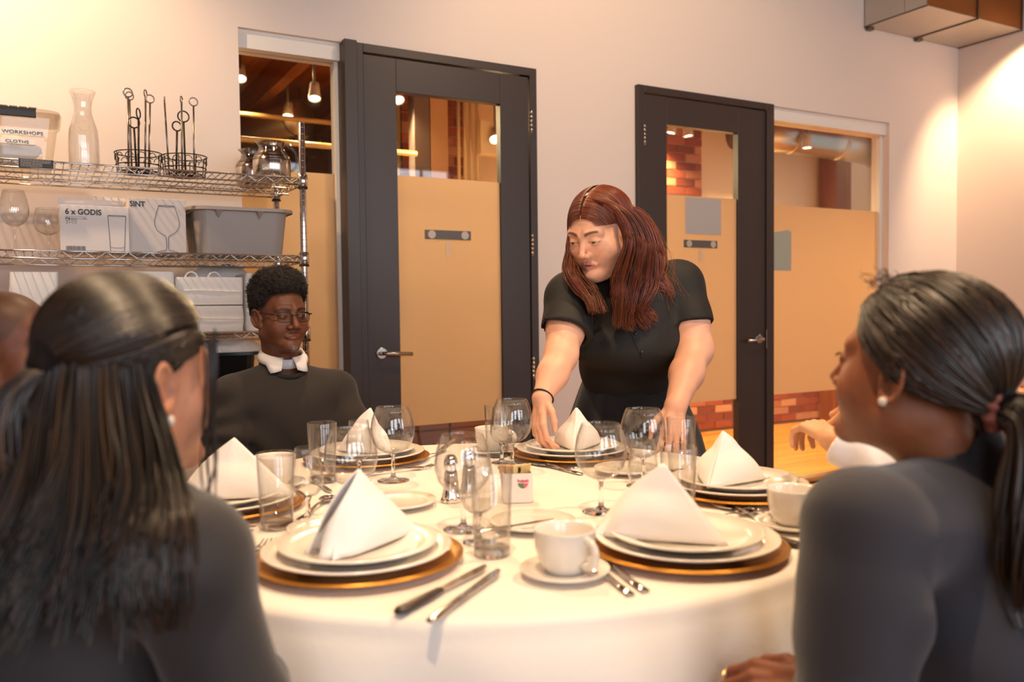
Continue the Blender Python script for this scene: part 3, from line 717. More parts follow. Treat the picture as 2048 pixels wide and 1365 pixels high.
# ---- middle shelf
def wine_profile(h, bowl_r, rim_r, stem, foot_r):
    return None
def balloon(label, px, Yc, z, prof, name='wine_glass', group=None):
    c_ = on_y(px, 480, Yc)
    t = empty(name, (c_[0], Yc, z), 0, label, 'wine glass', group)
    return t
for px, Yc, H, rb, rr_, lb in ((30, 3.43, 0.215, 0.047, 0.032, 'tall wine glass farthest left on the middle shelf'), (97, 3.50, 0.165, 0.048, 0.038, 'round short-stemmed wine glass beside the box of tumblers on the middle shelf')):
    t = balloon(lb, px, Yc, ZM, None, group='wine glasses on the shelf')
    st = H * 0.42
    MB().lathe([(0.034, 0), (0.034, 0.0015), (0.012, 0.006), (0.0045, 0.015), (0.004, st * 0.6), (0.005, st - 0.01), (0.012, st)], 28).build('stem', M_tg, t)
    P = [(0.012, st)] + [(rb * math.sin(a) ** 0.9, st + (H - st) * 0.45 * (1 - math.cos(a))) for a in np.linspace(0.35, math.pi / 2, 8)] + [(rb + (rr_ - rb) * u ** 1.6, st + (H - st) * (0.45 + 0.55 * u)) for u in np.linspace(0.15, 1, 7)]
    P2 = [(max(r_ - 0.0012, 0.0), z_ + 0.001) for r_, z_ in P[::-1]]
    MB().lathe(P + P2[:-1] + [(0.0, st + 0.004)], 36).build('bowl', M_tg, t)
M_card = mat('white_cardboard', '#e3d9d2', 0.75, bump=0.02, bscale=60); M_line = mat('printed_line', '#4a423f', 0.7)
def ink_line(parent, pts, y, wd=0.0009, m=None):
    MB().tube([(p_[0], y, p_[1]) for p_ in pts], wd, 5).build('printed_line', m or M_line, parent)
# box with tumbler drawing
Yb = 3.31
x0, x1 = on_y(120, 450, Yb)[0], on_y(258, 450, Yb)[0]; zt = on_y(190, 412, Yb)[2]
W = x1 - x0; H = zt - ZM
b1 = empty('glassware_box', (x0, Yb, ZM), 0, 'white carton marked 6 x GODIS with a tumbler drawing', 'carton', 'cartons of glassware')
MB().box((0, 0, 0), (W, 0.19, H)).build('carton', M_card, b1, bevel=0.0015)
MB().add([(0, 0.19, H), (W, 0.19, H), (W, 0.20, H + 0.045), (0.0, 0.20, H + 0.045), (0, 0.194, H), (W, 0.194, H), (W, 0.204, H + 0.045), (0, 0.204, H + 0.045)], [(0, 1, 2, 3), (7, 6, 5, 4), (0, 4, 5, 1), (1, 5, 6, 2), (2, 6, 7, 3), (3, 7, 4, 0)]).build('flap', M_card, b1)
B1 = Vector(b1.location)
text('6 x GODIS', 'lettering', M_ink, b1, B1 + Vector((W * 0.075, -0.0012, H * 0.80)), (1, 0, 0), (0, 0, 1), 0.027, font_bold=0.0006, sx=0.92)
for k in range(2): ink_line(b1, [(W * 0.075, H * (0.745 - k * 0.045)), (W * 0.38, H * (0.745 - k * 0.045))], -0.0006, 0.0004)
text('180 cl', 'lettering', M_line, b1, B1 + Vector((W * 0.075, -0.001, H * 0.71)), (1, 0, 0), (0, 0, 1), 0.006)
text('30 cl', 'lettering', M_line, b1, B1 + Vector((W * 0.33, -0.001, H * 0.70)), (1, 0, 0), (0, 0, 1), 0.006)
gx, gz = W * 0.08, H * 0.60   # little glass-and-fork and dishwasher symbols
for pts in ([(0, .018), (.002, .009), (.007, .009), (.009, .018), (0, .018)], [(.0045, .009), (.0045, .001)], [(.001, .001), (.008, .001)], [(.012, .018), (.012, .001)], [(.0105, .018), (.0105, .013), (.0135, .013), (.0135, .018)],
            [(.019, .018), (.033, .018), (.033, .001), (.019, .001), (.019, .018)], [(.019, .013), (.033, .013)], [(.022, .006), (.026, .009), (.030, .006)]):
    ink_line(b1, [(gx + a, gz + b_) for a, b_ in pts], -0.0006, 0.0006)
x = W * 0.075; rg = random.Random(4); mb = MB()
while x < W * 0.345:
    w_ = rg.choice((0.0007, 0.0012, 0.0018)); mb.box((x, -0.0008, 0.004), (x + w_, 0, H * 0.115)); x += w_ + rg.choice((0.0008, 0.0014))
mb.build('barcode', M_line, b1)
ink_line(b1, [(W * .69, H * .80), (W * .715, H * .03), (W * .73, H * .015), (W * .90, H * .015), (W * .92, H * .03), (W * .955, H * .79)], -0.0006)
ink_line(b1, [(W * .8225 + W * .1325 * math.cos(s_), H * .797 + H * .012 * math.sin(s_)) for s_ in np.linspace(0, 2 * math.pi, 20)], -0.0006)
ink_line(b1, [(W * .72, H * .11), (W * .78, H * .095), (W * .86, H * .095), (W * .925, H * .11)], -0.0006, 0.0005)
# box with wine glass drawing, behind and to the right
Yb2 = 3.36
x0, x1 = on_y(222, 450, Yb2)[0], on_y(372, 450, Yb2)[0]; zt = on_y(300, 397, Yb2)[2]
W = x1 - x0; H = zt - ZM
x0 = b1.location[0] + (on_y(258, 450, Yb)[0] - b1.location[0]) + 0.004; W = x1 - x0
b2 = empty('glassware_box', (x0, Yb2, ZM), 0, 'greyer carton ending in SINT with a wine glass drawing', 'carton', 'cartons of glassware')
MB().box((0, 0, 0), (W, 0.24, H)).build('carton', mat('grey_white_cardboard', '#d3c8c2', 0.75), b2, bevel=0.0015)
MB().add([(-0.10, 0.25, H + 0.004), (W, 0.24, H), (W, 0.26, H + 0.02), (-0.10, 0.26, H + 0.03), (-0.10, 0.254, H + 0.004), (W, 0.244, H), (W, 0.264, H + 0.02), (-0.10, 0.264, H + 0.03)], [(0, 1, 2, 3), (7, 6, 5, 4), (0, 4, 5, 1), (1, 5, 6, 2), (2, 6, 7, 3), (3, 7, 4, 0)]).build('flap', mat('grey_white_cardboard', '#d3c8c2', 0.75), b2)
B2 = Vector(b2.location)
text('SINT', 'lettering', M_ink, b2, B2 + Vector((0.004, -0.0012, H * 0.845)), (1, 0, 0), (0, 0, 1), 0.027, font_bold=0.0006, sx=0.92)
cx = W * 0.66; k = W * 0.22
half = [(.63, .875), (.80, .76), (1.0, .60), (.96, .50), (.78, .42), (.45, .365), (.15, .33), (.085, .29), (.075, .10), (.15, .07)]
ink_line(b2, [(cx - a * k, b_ * H) for a, b_ in half], -0.0006); ink_line(b2, [(cx + a * k, b_ * H) for a, b_ in half], -0.0006)
ink_line(b2, [(cx + k * .63 * math.cos(s_), H * .873 + H * .012 * math.sin(s_)) for s_ in np.linspace(0, 2 * math.pi, 20)], -0.0006)
ink_line(b2, [(cx - k * .85, .015 * H), (cx - k * .8, .035 * H), (cx - k * .4, .06 * H), (cx - k * .1, .065 * H)], -0.0006); ink_line(b2, [(cx + k * .85, .015 * H), (cx + k * .8, .035 * H), (cx + k * .4, .06 * H), (cx + k * .1, .065 * H)], -0.0006)
# grey tub
x0, x1 = on_y(382, 460, 3.30)[0], on_y(586, 460, 3.30)[0]
tb = empty('bus_tub', ((x0 + x1) / 2, 3.46, ZM), 0, 'grey plastic bus tub with curved lip on the middle shelf', 'tub')
w = x1 - x0 - 0.03; d = 0.33; h = 0.175
M_tub = mat('grey_plastic', '#9c9088', 0.38, bump=0.02, bscale=80)
Ls = [rloop(w * 0.9, d * 0.88, 0.04, 0), rloop(w, d, 0.05, h * 0.93), rloop(w + 0.012, d + 0.012, 0.055, h * 0.95), rloop(w + 0.045, d + 0.045, 0.07, h * 0.955), rloop(w + 0.045, d + 0.045, 0.07, h * 0.93),
      rloop(w + 0.048, d + 0.048, 0.07, h * 0.93), rloop(w + 0.046, d + 0.046, 0.07, h), rloop(w + 0.005, d + 0.005, 0.055, h), rloop(w - 0.006, d - 0.006, 0.05, h * 0.93), rloop(w * 0.9 - 0.006, d * 0.88 - 0.006, 0.04, 0.004)]
loops(MB(), Ls).build('basin', M_tub, tb)
for sx in (-0.09, 0.06): MB().add([(sx - 0.012, -d / 2 - 0.02, h * 0.93), (sx + 0.012, -d / 2 - 0.02, h * 0.93), (sx, -d / 2 + 0.006, h * 0.93), (sx, -d / 2 + 0.008, h * 0.74)], [(0, 1, 2), (0, 3, 1), (1, 3, 2), (2, 3, 0)]).build('rib', M_tub, tb)
# ---- third shelf: white linen packs and bags
def pack(px0, px1, py0, Yf, zb, depth, label, name='linen_pack', seed=1, handles=False, zt=None, folds=0):
    a, b_ = on_y(px0, 600, Yf)[0], on_y(px1, 600, Yf)[0]; z1 = zt if zt else on_y((px0 + px1) / 2, py0, Yf)[2]
    t = empty(name, ((a + b_) / 2, Yf, zb), 0, label, 'linen', 'white linen packs on the shelf')
    w_, h_ = b_ - a, z1 - zb; mb = MB(); n = 14
    G = []
    Ls_ = []
    for kz in range(9):
        z_ = h_ * kz / 8; loop = []
        for q in rloop(w_ * (1 - 0.012 * (abs(kz - 4) > 3)), depth, 0.012, z_, 5):
            nn = noise.noise(Vector((q[0] * 14 + seed, q[1] * 14, z_ * 22))); loop.append((q[0] + 0.004 * nn, depth / 2 + q[1] + 0.005 * nn, z_ + 0.004 * nn * (0 < kz)))
        Ls_.append(loop)
    loops(mb, Ls_); mb.sm = [True] * len(mb.f)
    o_ = mb.build('fabric', M_linen, t); md = o_.modifiers.new('es', 'EDGE_SPLIT'); md.split_angle = math.radians(45)
    for f_ in range(folds): MB().tube([(w_ * (u - 0.5) * 0.98, -0.002 + 0.001 * math.sin(9 * u), h_ * (f_ + 1) / (folds + 1) + 0.002 * math.sin(5 * u + f_)) for u in np.linspace(0, 1, 12)], 0.0022, 6).build('fold_edge', M_linen, t)
    if handles:
        for hx in (-0.24, 0.1):
            P = [(w_ * hx + 0.022 * math.cos(s_), 0.05, h_ - 0.004 + 0.026 * math.sin(s_)) for s_ in np.linspace(math.pi, 0, 12)]
            MB().tube(P, 0.0035, 6).build('handle', M_linen, t)
    return t
zm_ = on_y(420, 612, 3.33)[2]
pack(352, 487, 555, 3.33, zm_ + 0.004, 0.2, 'white linen bag with two loop handles on top of another', 'linen_bag', 2, True, folds=1)
pack(354, 487, 610, 3.325, ZL, 0.22, 'white linen bag under the one with loop handles', 'linen_bag', 5, False, zt=zm_, folds=1)
zq = on_y(280, 606, 3.31)[2]
pack(214, 350, 543, 3.31, zq + 0.004, 0.25, 'broad white linen pack stacked left of the handled bag', seed=8, folds=1)
pack(210, 348, 606, 3.315, ZL, 0.25, 'white linen pack at the bottom of the left stack', seed=11, zt=zq, folds=1)
pack(491, 590, 548, 3.34, ZL, 0.2, 'white linen pack partly hidden behind the seated man', seed=14, folds=2)
pack(20, 118, 545, 3.40, ZL, 0.22, 'white box-shaped linen pack at the left end of the third shelf', seed=17)
tag(cloth_lump((on_y(450, 560, 3.56)[0], 3.60, ZL + 0.13), (0.17, 0.05, 0.13), 9.4), 'loose pale cloth slumped behind the handled bag', 'cloth')
# ---- fourth shelf: black tub with cloths
x0, x1 = on_y(386, 760, 3.33)[0], on_y(520, 760, 3.33)[0]; zt = on_y(450, 706, 3.31)[2]
bt = empty('black_tub', ((x0 + x1) / 2, 3.47, ZB), 0, 'glossy black tub overflowing with white cloths behind the seated man', 'tub')
w = x1 - x0 - 0.02; d = 0.27; h = zt - ZB
loops(MB(), [rloop(w * 0.86, d * 0.86, 0.03, 0), rloop(w, d, 0.035, h * 0.94), rloop(w + 0.03, d + 0.03, 0.04, h * 0.95), rloop(w + 0.03, d + 0.03, 0.04, h), rloop(w - 0.006, d - 0.006, 0.03, h), rloop(w * 0.86, d * 0.86, 0.03, 0.004)]).build('basin', mat('gloss_black_plastic', '#171312', 0.18), bt)
tag(cloth_lump(((x0 + x1) / 2 - 0.07, 3.44, ZB + h - 0.005), (0.085, 0.08, 0.042), 21.0), 'crumpled white cloth at the left of the black tub', 'cloth')
tag(cloth_lump(((x0 + x1) / 2 + 0.05, 3.45, ZB + h + 0.0), (0.10, 0.09, 0.05), 27.0), 'crumpled white cloth heaped in the middle of the black tub', 'cloth')
kx = on_y(372, 800, 3.36)[0]
st = empty('stock_pot', (kx - 0.135, 3.45, ZB), 0, 'tall steel pot left of the black tub on the lower shelf', 'pot')
MB().lathe([(0.10, 0), (0.105, 0.005), (0.105, 0.25), (0.109, 0.255), (0.105, 0.26), (0.10, 0.25), (0.10, 0.008), (0, 0.007)], 32).build('body', mat('dull_steel', '#a29a92', 0.35, 0.9), st)
MB().tube([(0.104, -0.03, 0.2), (0.135, -0.025, 0.2), (0.135, 0.025, 0.2), (0.104, 0.03, 0.2)], 0.006, 8).build('handle', mat('dull_steel', '#a29a92', 0.35, 0.9), st)
for k in range(3):
    P = [(on_y(384, 820, 3.31)[0] + 0.10 * math.cos(s_) * (0.8 + 0.1 * k), 3.31 + 0.004 * k, ZB + 0.004 + 0.07 * math.sin(s_) * (0.5 + 0.2 * k)) for s_ in np.linspace(-0.1, math.pi * 0.5, 10)]
    pass
wk = empty('wire_whisk', (on_y(392, 815, 3.30)[0], 3.31, ZB), 0, 'wire whisk lying in front of the black tub', 'whisk')
for k in range(5):
    P = [(-0.05 + 0.05 * math.cos(s_), (k - 2) * 0.009 * math.sin(s_ * 0.5), 0.022 + 0.02 * math.sin(s_) * math.cos(k * 0.7)) for s_ in np.linspace(0, 2 * math.pi, 16)]
    MB().tube(P, 0.0012, 5).build('wire', M_sw, wk)
MB().rod((0.0, 0, 0.012), (0.11, 0.01, 0.010), 0.009, 8).build('grip', M_bw, wk)
x0, x1 = on_y(330, 860, 3.31)[0], on_y(425, 860, 3.31)[0]
tag(MB().box((x0, 3.31, SZ[0] + 0.003), (x1, 3.6, on_y(400, 842, 3.31)[2])).build('storage_carton', M_card, bevel=0.003), 'plain white carton on the bottom shelf behind the table', 'carton')
# ------------------------------------------------------------------ the table
TC = np.array([0.8213, 1.5923]); TR = 0.722; TZ = 0.75
M_cloth = mat('white_tablecloth', '#f0e8de', 0.8, bump=0.05, bscale=120, sheen=0.15)
tbl = empty('round_table', (TC[0], TC[1], 0), 0, 'round banquet table under the white cloth', 'table')
M_ply = wood('plywood', '#8d673f', '#a67d50', 3, 0.6, 'x')
MB().lathe([(0.715, 0.715), (0.718, 0.72), (0.718, 0.742), (0.715, 0.745)], 64).build('table_top', M_ply, tbl)
for k in range(4):
    a = math.pi / 4 + k * math.pi / 2; c_, s_ = math.cos(a), math.sin(a)
    MB().rod((0.30 * c_, 0.30 * s_, 0.715), (0.34 * c_, 0.34 * s_, 0.0), 0.016, 10).build('leg', M_dark, tbl)
MB().tube([(0.33 * math.cos(a), 0.33 * math.sin(a), 0.22) for a in np.linspace(0, 2 * math.pi, 40, endpoint=False)], 0.01, 8, closed=True).build('brace', M_dark, tbl)
def cloth_r(a, u):      # u: 0 at the edge, 1 at the hem
    f = 0.55 * math.sin(13 * a + 0.6) + 0.3 * math.sin(7 * a + 2.1) + 0.35 * math.sin(21 * a + 1.2 * math.sin(3 * a))
    return TR + 0.004 + 0.012 * math.sin(min(u * 6, math.pi / 2)) + 0.030 * u ** 0.8 * f + 0.045 * u
G = []
NA = 200
for i in range(NA):
    a = 2 * math.pi * i / NA; row = []
    for r in (0.02, 0.2, 0.4, 0.55, 0.66, 0.70): row.append((r * math.cos(a), r * math.sin(a), TZ))
    for q in (0.25, 0.5, 0.75, 1.0): row.append(((0.705 + 0.019 * math.sin(q * math.pi / 2)) * math.cos(a), (0.705 + 0.019 * math.sin(q * math.pi / 2)) * math.sin(a), TZ - 0.019 * (1 - math.cos(q * math.pi / 2))))
    for u in np.linspace(0.05, 1, 14):
        r = cloth_r(a, u); row.append((r * math.cos(a), r * math.sin(a), TZ - 0.019 - 0.27 * u - 0.01 * u * math.sin(4 * a)))
    G.append(row)
mb = MB().grid(G, True, True); mb.add([G[i][0] for i in range(NA)], [tuple(range(NA))])
tc = mb.build('tablecloth', M_cloth); tc.location = (TC[0], TC[1], 0)
md = tc.modifiers.new('thick', 'SOLIDIFY'); md.thickness = 0.0012; md.offset = -1
tag(tc, 'white tablecloth draped in soft folds over the round table', 'tablecloth')
TZ += 0.001
# ---- place settings
M_gold = mat('gold_charger', '#c98f3a', 0.32, 0.85, bump=0.12, bscale=60)
M_china = mat('white_china', '#eee6da', 0.16, coat=0.5)
SET = [np.array(v) for v in ((0.431, 1.276), (0.909, 1.057), (1.287, 1.328), (1.235, 1.887), (0.745, 2.125), (0.312, 1.769))]
WHO = ['nearest the camera on the left', 'in front of the woman in the navy blazer', 'at the right edge of the table', 'beside the leaning woman', 'in front of the seated man in glasses', 'at the left edge of the table']
m_ch = MB().lathe([(0.0, 0.0), (0.10, 0.0), (0.112, 0.002), (0.150, 0.010), (0.1645, 0.012), (0.165, 0.0135), (0.163, 0.0145), (0.150, 0.0125), (0.112, 0.005), (0.10, 0.003), (0.0, 0.003)], 72).mesh('plate'); m_ch.materials.append(M_gold)
m_bead = MB()
for r_ in (0.1585, 0.1535): m_bead.tube([(r_ * math.cos(a), r_ * math.sin(a), 0.0142 - (0.1585 - r_) * 0.18) for a in np.linspace(0, 2 * math.pi, 72, endpoint=False)], 0.0011, 5, closed=True)
m_bead = m_bead.mesh('rim_beading'); m_bead.materials.append(M_gold)
def plate_mesh(R, rise, name):
    p_ = [(0.0, 0.004), (R * 0.50, 0.004), (R * 0.52, 0.0), (R * 0.58, 0.0), (R * 0.60, 0.004), (R * 0.70, rise * 0.35), (R * 0.97, rise - 0.004), (R, rise - 0.002), (R * 1.002, rise), (R * 0.985, rise + 0.001),
          (R * 0.72, rise * 0.42 + 0.003), (R * 0.64, 0.0085), (R * 0.5, 0.0075), (0.0, 0.0075)]
    me = MB().lathe(p_, 72).mesh(name); me.materials.append(M_china); return me
m_din = plate_mesh(0.148, 0.024, 'dinner_plate'); m_sal = plate_mesh(0.125, 0.020, 'salad_plate'); m_bread = plate_mesh(0.078, 0.014, 'bread_plate'); m_sau = plate_mesh(0.067, 0.013, 'saucer')
def put(name, me, xy, z, label, cat, group, rz=0.0):
    o = bpy.data.objects.new(name, me); COL.objects.link(o); o.location = (xy[0], xy[1], z); o.rotation_euler = (0, 0, rz); return tag(o, label, cat, group)
M_nap = mat('napkin_linen', '#f3eeea', 0.85, bump=0.06, bscale=150, sheen=0.15)
def napkin(xy, z, ang, b, w, h, frac, label):
    """pyramid fold: ridge from the apex down to the back corner, two faces, open front with a doubled hem"""
    t = empty('napkin', (xy[0], xy[1], z), ang, label, 'napkin', 'folded napkins on the plates')
    A = np.array([b * (1 - frac), 0, 0]); M_ = np.array([0, 0, h]); c = -b * frac      # A: back corner (+x), open side towards -x
    for sg in (-1, 1):
        L_ = np.array([c, sg * w, 0]); mb = MB(); n = 16; G = []
        nrm = np.cross(L_ - A, M_ - A); nrm /= np.linalg.norm(nrm)
        if nrm[1] * sg < 0: nrm = -nrm
        for i in range(n + 1):
            u = i / n; row = []
            for j in range(n + 1):
                v = j / n     # v: bottom->apex, u: back->front
                P = (A + (L_ - A) * u) * (1 - v) + M_ * v
                bul = 0.020 * math.sin(math.pi * u) * (1 - v) ** 0.7 * math.sin(math.pi * min(v * 1.4 + 0.12, 1)) + 0.008 * math.sin(math.pi * v) * (1 - abs(2 * u - 1))
                P = P + nrm * bul
                P = P + np.array([-0.012, 0, 0]) * math.sin(math.pi * v) * u            # front hem bows outwards
                if u > 0.8: P = P - np.array([0, sg, 0]) * (u - 0.8) * 0.22 * w / 0.06 * (1 - v) * math.sin(math.pi * min(v * 0.8 + 0.3, 1))
                P[2] = max(P[2], 0) + 0.0008 + 0.006 * u * (1 - u) * (1 - v)
                row.append(P)
            G.append(row)
        o = mb.grid(G).build('face_panel', M_nap, t); md_ = o.modifiers.new('t', 'SOLIDIFY'); md_.thickness = 0.0022; md_.offset = 1
        G2 = []
        for i in range(8):
            u = 0.45 + 0.5 * i / 7; row = []
            for j in range(n + 1):
                v = j / n; P = (A + (L_ - A) * u) * (1 - v) + M_ * v * 0.985 - nrm * (0.006 + 0.014 * math.sin(math.pi * v) * (u - 0.4)); P[1] = sg * max(sg * P[1], 0.001); P[2] = max(P[2], 0) + 0.0012; row.append(P)
            G2.append(row)
        o = MB().grid(G2).build('inner_fold', M_nap, t); md_ = o.modifiers.new('t', 'SOLIDIFY'); md_.thickness = 0.0015
    return t
# per setting: direction of the ridge foot seen from the camera (right, away), base length, half width, height, apex fraction, shift
NAP = [((0.66, 0.75), 0.215, 0.045, 0.121, 0.42), ((1.0, -0.75), 0.22, 0.080, 0.117, 0.50), ((-0.55, -0.85), 0.18, 0.088, 0.106, 0.50), ((-0.1, -1.0), 0.17, 0.075, 0.104, 0.55), ((0.7, -0.7), 0.19, 0.07, 0.113, 0.5), ((1.0, -0.12), 0.24, 0.06, 0.117, 0.47)]
APX = [(712, 945), (1325, 932), (1446, 862), (1152, 815), (738, 815), (463, 876)]
for i, xy in enumerate(SET):
    g = math.atan2(TC[1] - xy[1], TC[0] - xy[0])
    t = empty('charger_plate', (xy[0], xy[1], TZ), 0, 'gold charger plate ' + WHO[i], 'charger', 'gold chargers'); inst('plate', m_ch, (0, 0, 0), t); inst('rim_beading', m_bead, (0, 0, 0), t)
    jx = rng.uniform(-0.003, 0.003, 2)
    put('dinner_plate', m_din, xy + jx, TZ + 0.0035, 'large white dinner plate on the charger ' + WHO[i], 'plate', 'dinner plates')
    put('salad_plate', m_sal, xy + jx * 0.3, TZ + 0.0165, 'smaller white plate under the napkin ' + WHO[i], 'plate', 'salad plates')
    (da, db), b_, w_, h_, fr_ = NAP[i]
    zpl = TZ + 0.0165 + 0.0085; dd = da * HR + db * HF; dd = dd / np.linalg.norm(dd)
    q = xy - CAM[:2]; depth = q @ HF[:2]                       # napkin apex below its pixel column, over the plate
    c0 = floor_at(APX[i][0], depth + (0.0, 0.0, 0.0, 0.0, 0.0, 0.0)[i], 0)[:2]
    napkin(c0, zpl, math.atan2(dd[1], dd[0]), b_, w_, h_, fr_, 'white napkin folded into a pyramid ' + WHO[i])
# ---- glasses
M_sg = solid_glass('heavy_glass', (0.98, 0.98, 0.98), 0.0, 1.45)
def gl_mesh(prof, m, n=40):
    me = MB().lathe(prof, n).mesh('glass'); me.materials.append(m); return me
bal_out = [(0.006, 0.063), (0.018, 0.066), (0.034, 0.075), (0.045, 0.089), (0.0505, 0.108), (0.0508, 0.122), (0.048, 0.142), (0.0425, 0.160), (0.0375, 0.172)]
bal_in = [(r - 0.0011, z + 0.0003) for r, z in bal_out[::-1]]; bal_in[-1] = (0.0, 0.0655)
m_bal = gl_mesh(bal_out + [(0.0369, 0.1726)] + bal_in, M_tg)
m_bstem = gl_mesh([(0.0, 0.0), (0.0365, 0.0), (0.037, 0.0012), (0.030, 0.0028), (0.012, 0.0055), (0.006, 0.011), (0.0042, 0.022), (0.0038, 0.045), (0.0046, 0.058), (0.008, 0.064), (0.0, 0.0648)], M_sg, 32)
tas_out = [(0.006, 0.050), (0.016, 0.053), (0.025, 0.061), (0.0295, 0.074), (0.0288, 0.092), (0.0262, 0.115), (0.0225, 0.142)]
tas_in = [(r - 0.001, z + 0.0003) for r, z in tas_out[::-1]]; tas_in[-1] = (0.0, 0.0525)
m_tas = gl_mesh(tas_out + [(0.022, 0.1426)] + tas_in, M_tg); m_tstem = gl_mesh([(0.0, 0.0), (0.027, 0.0), (0.0272, 0.0012), (0.020, 0.003), (0.008, 0.006), (0.0045, 0.014), (0.0042, 0.04), (0.007, 0.050), (0.0, 0.0515)], M_sg, 32)
m_tum = gl_mesh([(0.0292, 0.004), (0.0297, 0.012), (0.034, 0.1375), (0.0334, 0.1385), (0.0328, 0.1375), (0.0284, 0.014), (0.0, 0.0125)], M_tg)
m_tbase = gl_mesh([(0.0, 0.0), (0.0275, 0.0), (0.029, 0.0015), (0.0294, 0.012), (0.0, 0.012)], M_sg)
def glass(kind, px, depth, label, group):
    p_ = floor_at(px, depth, TZ)
    nm = {'b': 'balloon_wine_glass', 't': 'tasting_glass', 'h': 'tumbler'}[kind]
    t = empty(nm, p_, rng.uniform(0, 6), label, {'b': 'wine glass', 't': 'wine glass', 'h': 'tumbler'}[kind], group)
    if kind == 'b': inst('bowl', m_bal, (0, 0, 0), t); inst('stem', m_bstem, (0, 0, 0), t)
    if kind == 't': inst('bowl', m_tas, (0, 0, 0), t); inst('stem', m_tstem, (0, 0, 0), t)
    if kind == 'h': inst('wall', m_tum, (0, 0, 0), t); inst('base', m_tbase, (0, 0, 0), t)
    return t
for px, d, lb in ((697, 1.605, 'balloon wine glass right behind the nearest napkin'), (782, 1.956, 'balloon wine glass in front of the seated man, its base clear on the cloth'), (922, 1.515, 'balloon wine glass behind the tumbler in the middle foreground, before the shaker'),
                  (1022, 2.094, 'balloon wine glass nearest the reaching hand'), (1200, 1.635, 'balloon wine glass standing free right of the sugar caddy'), (1285, 1.867, 'balloon wine glass in front of the skirt of the leaning woman')):
    glass('b', px, d, lb, 'balloon wine glasses')
for px, d, lb in ((609, 1.572, 'small tasting glass right of the left tumbler'), (952, 1.428, 'small tasting glass close behind the middle tumbler'), (714, 1.95, 'small tasting glass behind the balloon glass at the left napkin'),
                  (1001, 2.17, 'small tasting glass behind the balloon glass by the reaching hand'), (1285, 1.62, 'small tasting glass behind the napkin of the navy blazer setting')):
    glass('t', px, d, lb, 'small tasting glasses')
for px, d, lb in ((545, 1.54, 'highball tumbler in front of the left napkin'), (640, 1.95, 'highball tumbler in front of the seated man\'s sweater'), (979, 1.355, 'highball tumbler in the middle foreground'),
                  (1362, 1.97, 'highball tumbler in front of the resting hand'), (1356, 1.56, 'highball tumbler between the two right-hand napkins'), (992, 2.26, 'highball tumbler farthest back near the reaching hand')):
    glass('h', px, d, lb, 'highball tumblers')
# ---- cups and saucers
m_cup = MB().lathe([(0.0, 0.003), (0.024, 0.003), (0.025, 0.0), (0.029, 0.0), (0.031, 0.004), (0.040, 0.018), (0.0445, 0.036), (0.0462, 0.060), (0.0468, 0.064), (0.0455, 0.0645), (0.0432, 0.06), (0.0415, 0.036), (0.037, 0.020), (0.028, 0.008), (0.0, 0.006)], 48).mesh('cup_body'); m_cup.materials.append(M_china)
m_hand = MB().tube([(0.041 + 0.026 * math.sin(u * math.pi) ** 0.8 - 0.004 * u, 0, 0.055 - 0.041 * u + 0.004 * math.sin(u * math.pi * 2)) for u in np.linspace(0, 1, 14)], 0.0052, 10, flat=1.25).mesh('handle'); m_hand.materials.append(M_china)
M_sil = mat('polished_cutlery', '#c9c2ba', 0.14, 1.0)
for px, d, hpx, lb in ((1126, 1.245, (1168, 1.21), 'in the foreground right of the knives'), (1588, 1.50, (1650, 1.5), 'at the right edge by the navy sleeve'), (544, 1.90, (500, 1.92), 'behind the left tumbler'), (981, 2.31, (1010, 2.3), 'behind the reaching hand glasses')):
    p_ = floor_at(px, d, TZ); q_ = floor_at(hpx[0], hpx[1], TZ)
    put('saucer', m_sau, p_[:2], TZ, 'white saucer under the cup ' + lb, 'saucer', 'saucers')
    t = empty('coffee_cup', (p_[0], p_[1], TZ + 0.0075), math.atan2(q_[1] - p_[1], q_[0] - p_[0]), 'white china coffee cup ' + lb, 'cup', 'coffee cups'); inst('body', m_cup, (0, 0, 0), t); inst('handle', m_hand, (0, 0, 0), t)
for px, d, lb in ((1062, 1.525, 'white bread plate with a knife across it in the middle of the table'), (790, 1.70, 'white bread plate right of the nearest napkin near the shaker'), (1252, 2.02, 'white bread plate behind the balloon glasses on the right'), (655, 1.497, 'white bread plate hidden behind the nearest napkin')):
    p_ = floor_at(px, d, TZ); put('bread_plate', m_bread, p_[:2], TZ, lb, 'plate', 'bread plates')
# ---- cutlery
def fork_parts(t):
    MB().tube([(0, 0, 0.003), (0.05, 0, 0.004), (0.10, 0, 0.009), (0.135, 0, 0.006)], [0.0075, 0.006, 0.0035, 0.005], 10, flat=0.28).build('handle', M_sil, t)
    pts = [(0.130, -0.005), (0.142, -0.0115), (0.158, -0.0125), (0.158, 0.0125), (0.142, 0.0115), (0.130, 0.005)]
    MB().prism(pts, lambda u, v, w_: (u, v, 0.0055 + w_ - 0.1 * max(0, u - 0.14)), 0, 0.0018).build('head', M_sil, t)
    for k in range(4):
        y = -0.0105 + k * 0.007; MB().tube([(0.157, y, 0.0045), (0.175, y, 0.004), (0.195, y, 0.0085)], [0.0019, 0.0018, 0.0009], 6).build('tine', M_sil, t)
def knife_parts(t, dark):
    m_ = mat('dark_wood_handle', '#3a2b24', 0.4) if dark else M_sil
    MB().tube([(0, 0, 0.006), (0.01, 0, 0.006), (0.06, 0, 0.006), (0.10, 0, 0.006)], [0.006, 0.0105 if dark else 0.0075, 0.0095 if dark else 0.0065, 0.007], 10, flat=0.5).build('handle', m_, t)
    pts = [(0.10, -0.006), (0.20, -0.009), (0.222, -0.003), (0.228, 0.005), (0.20, 0.007), (0.10, 0.006)]
    MB().prism(pts, lambda u, v, w_: (u, v, 0.005 + w_), 0, 0.0016).build('blade', M_sil, t)
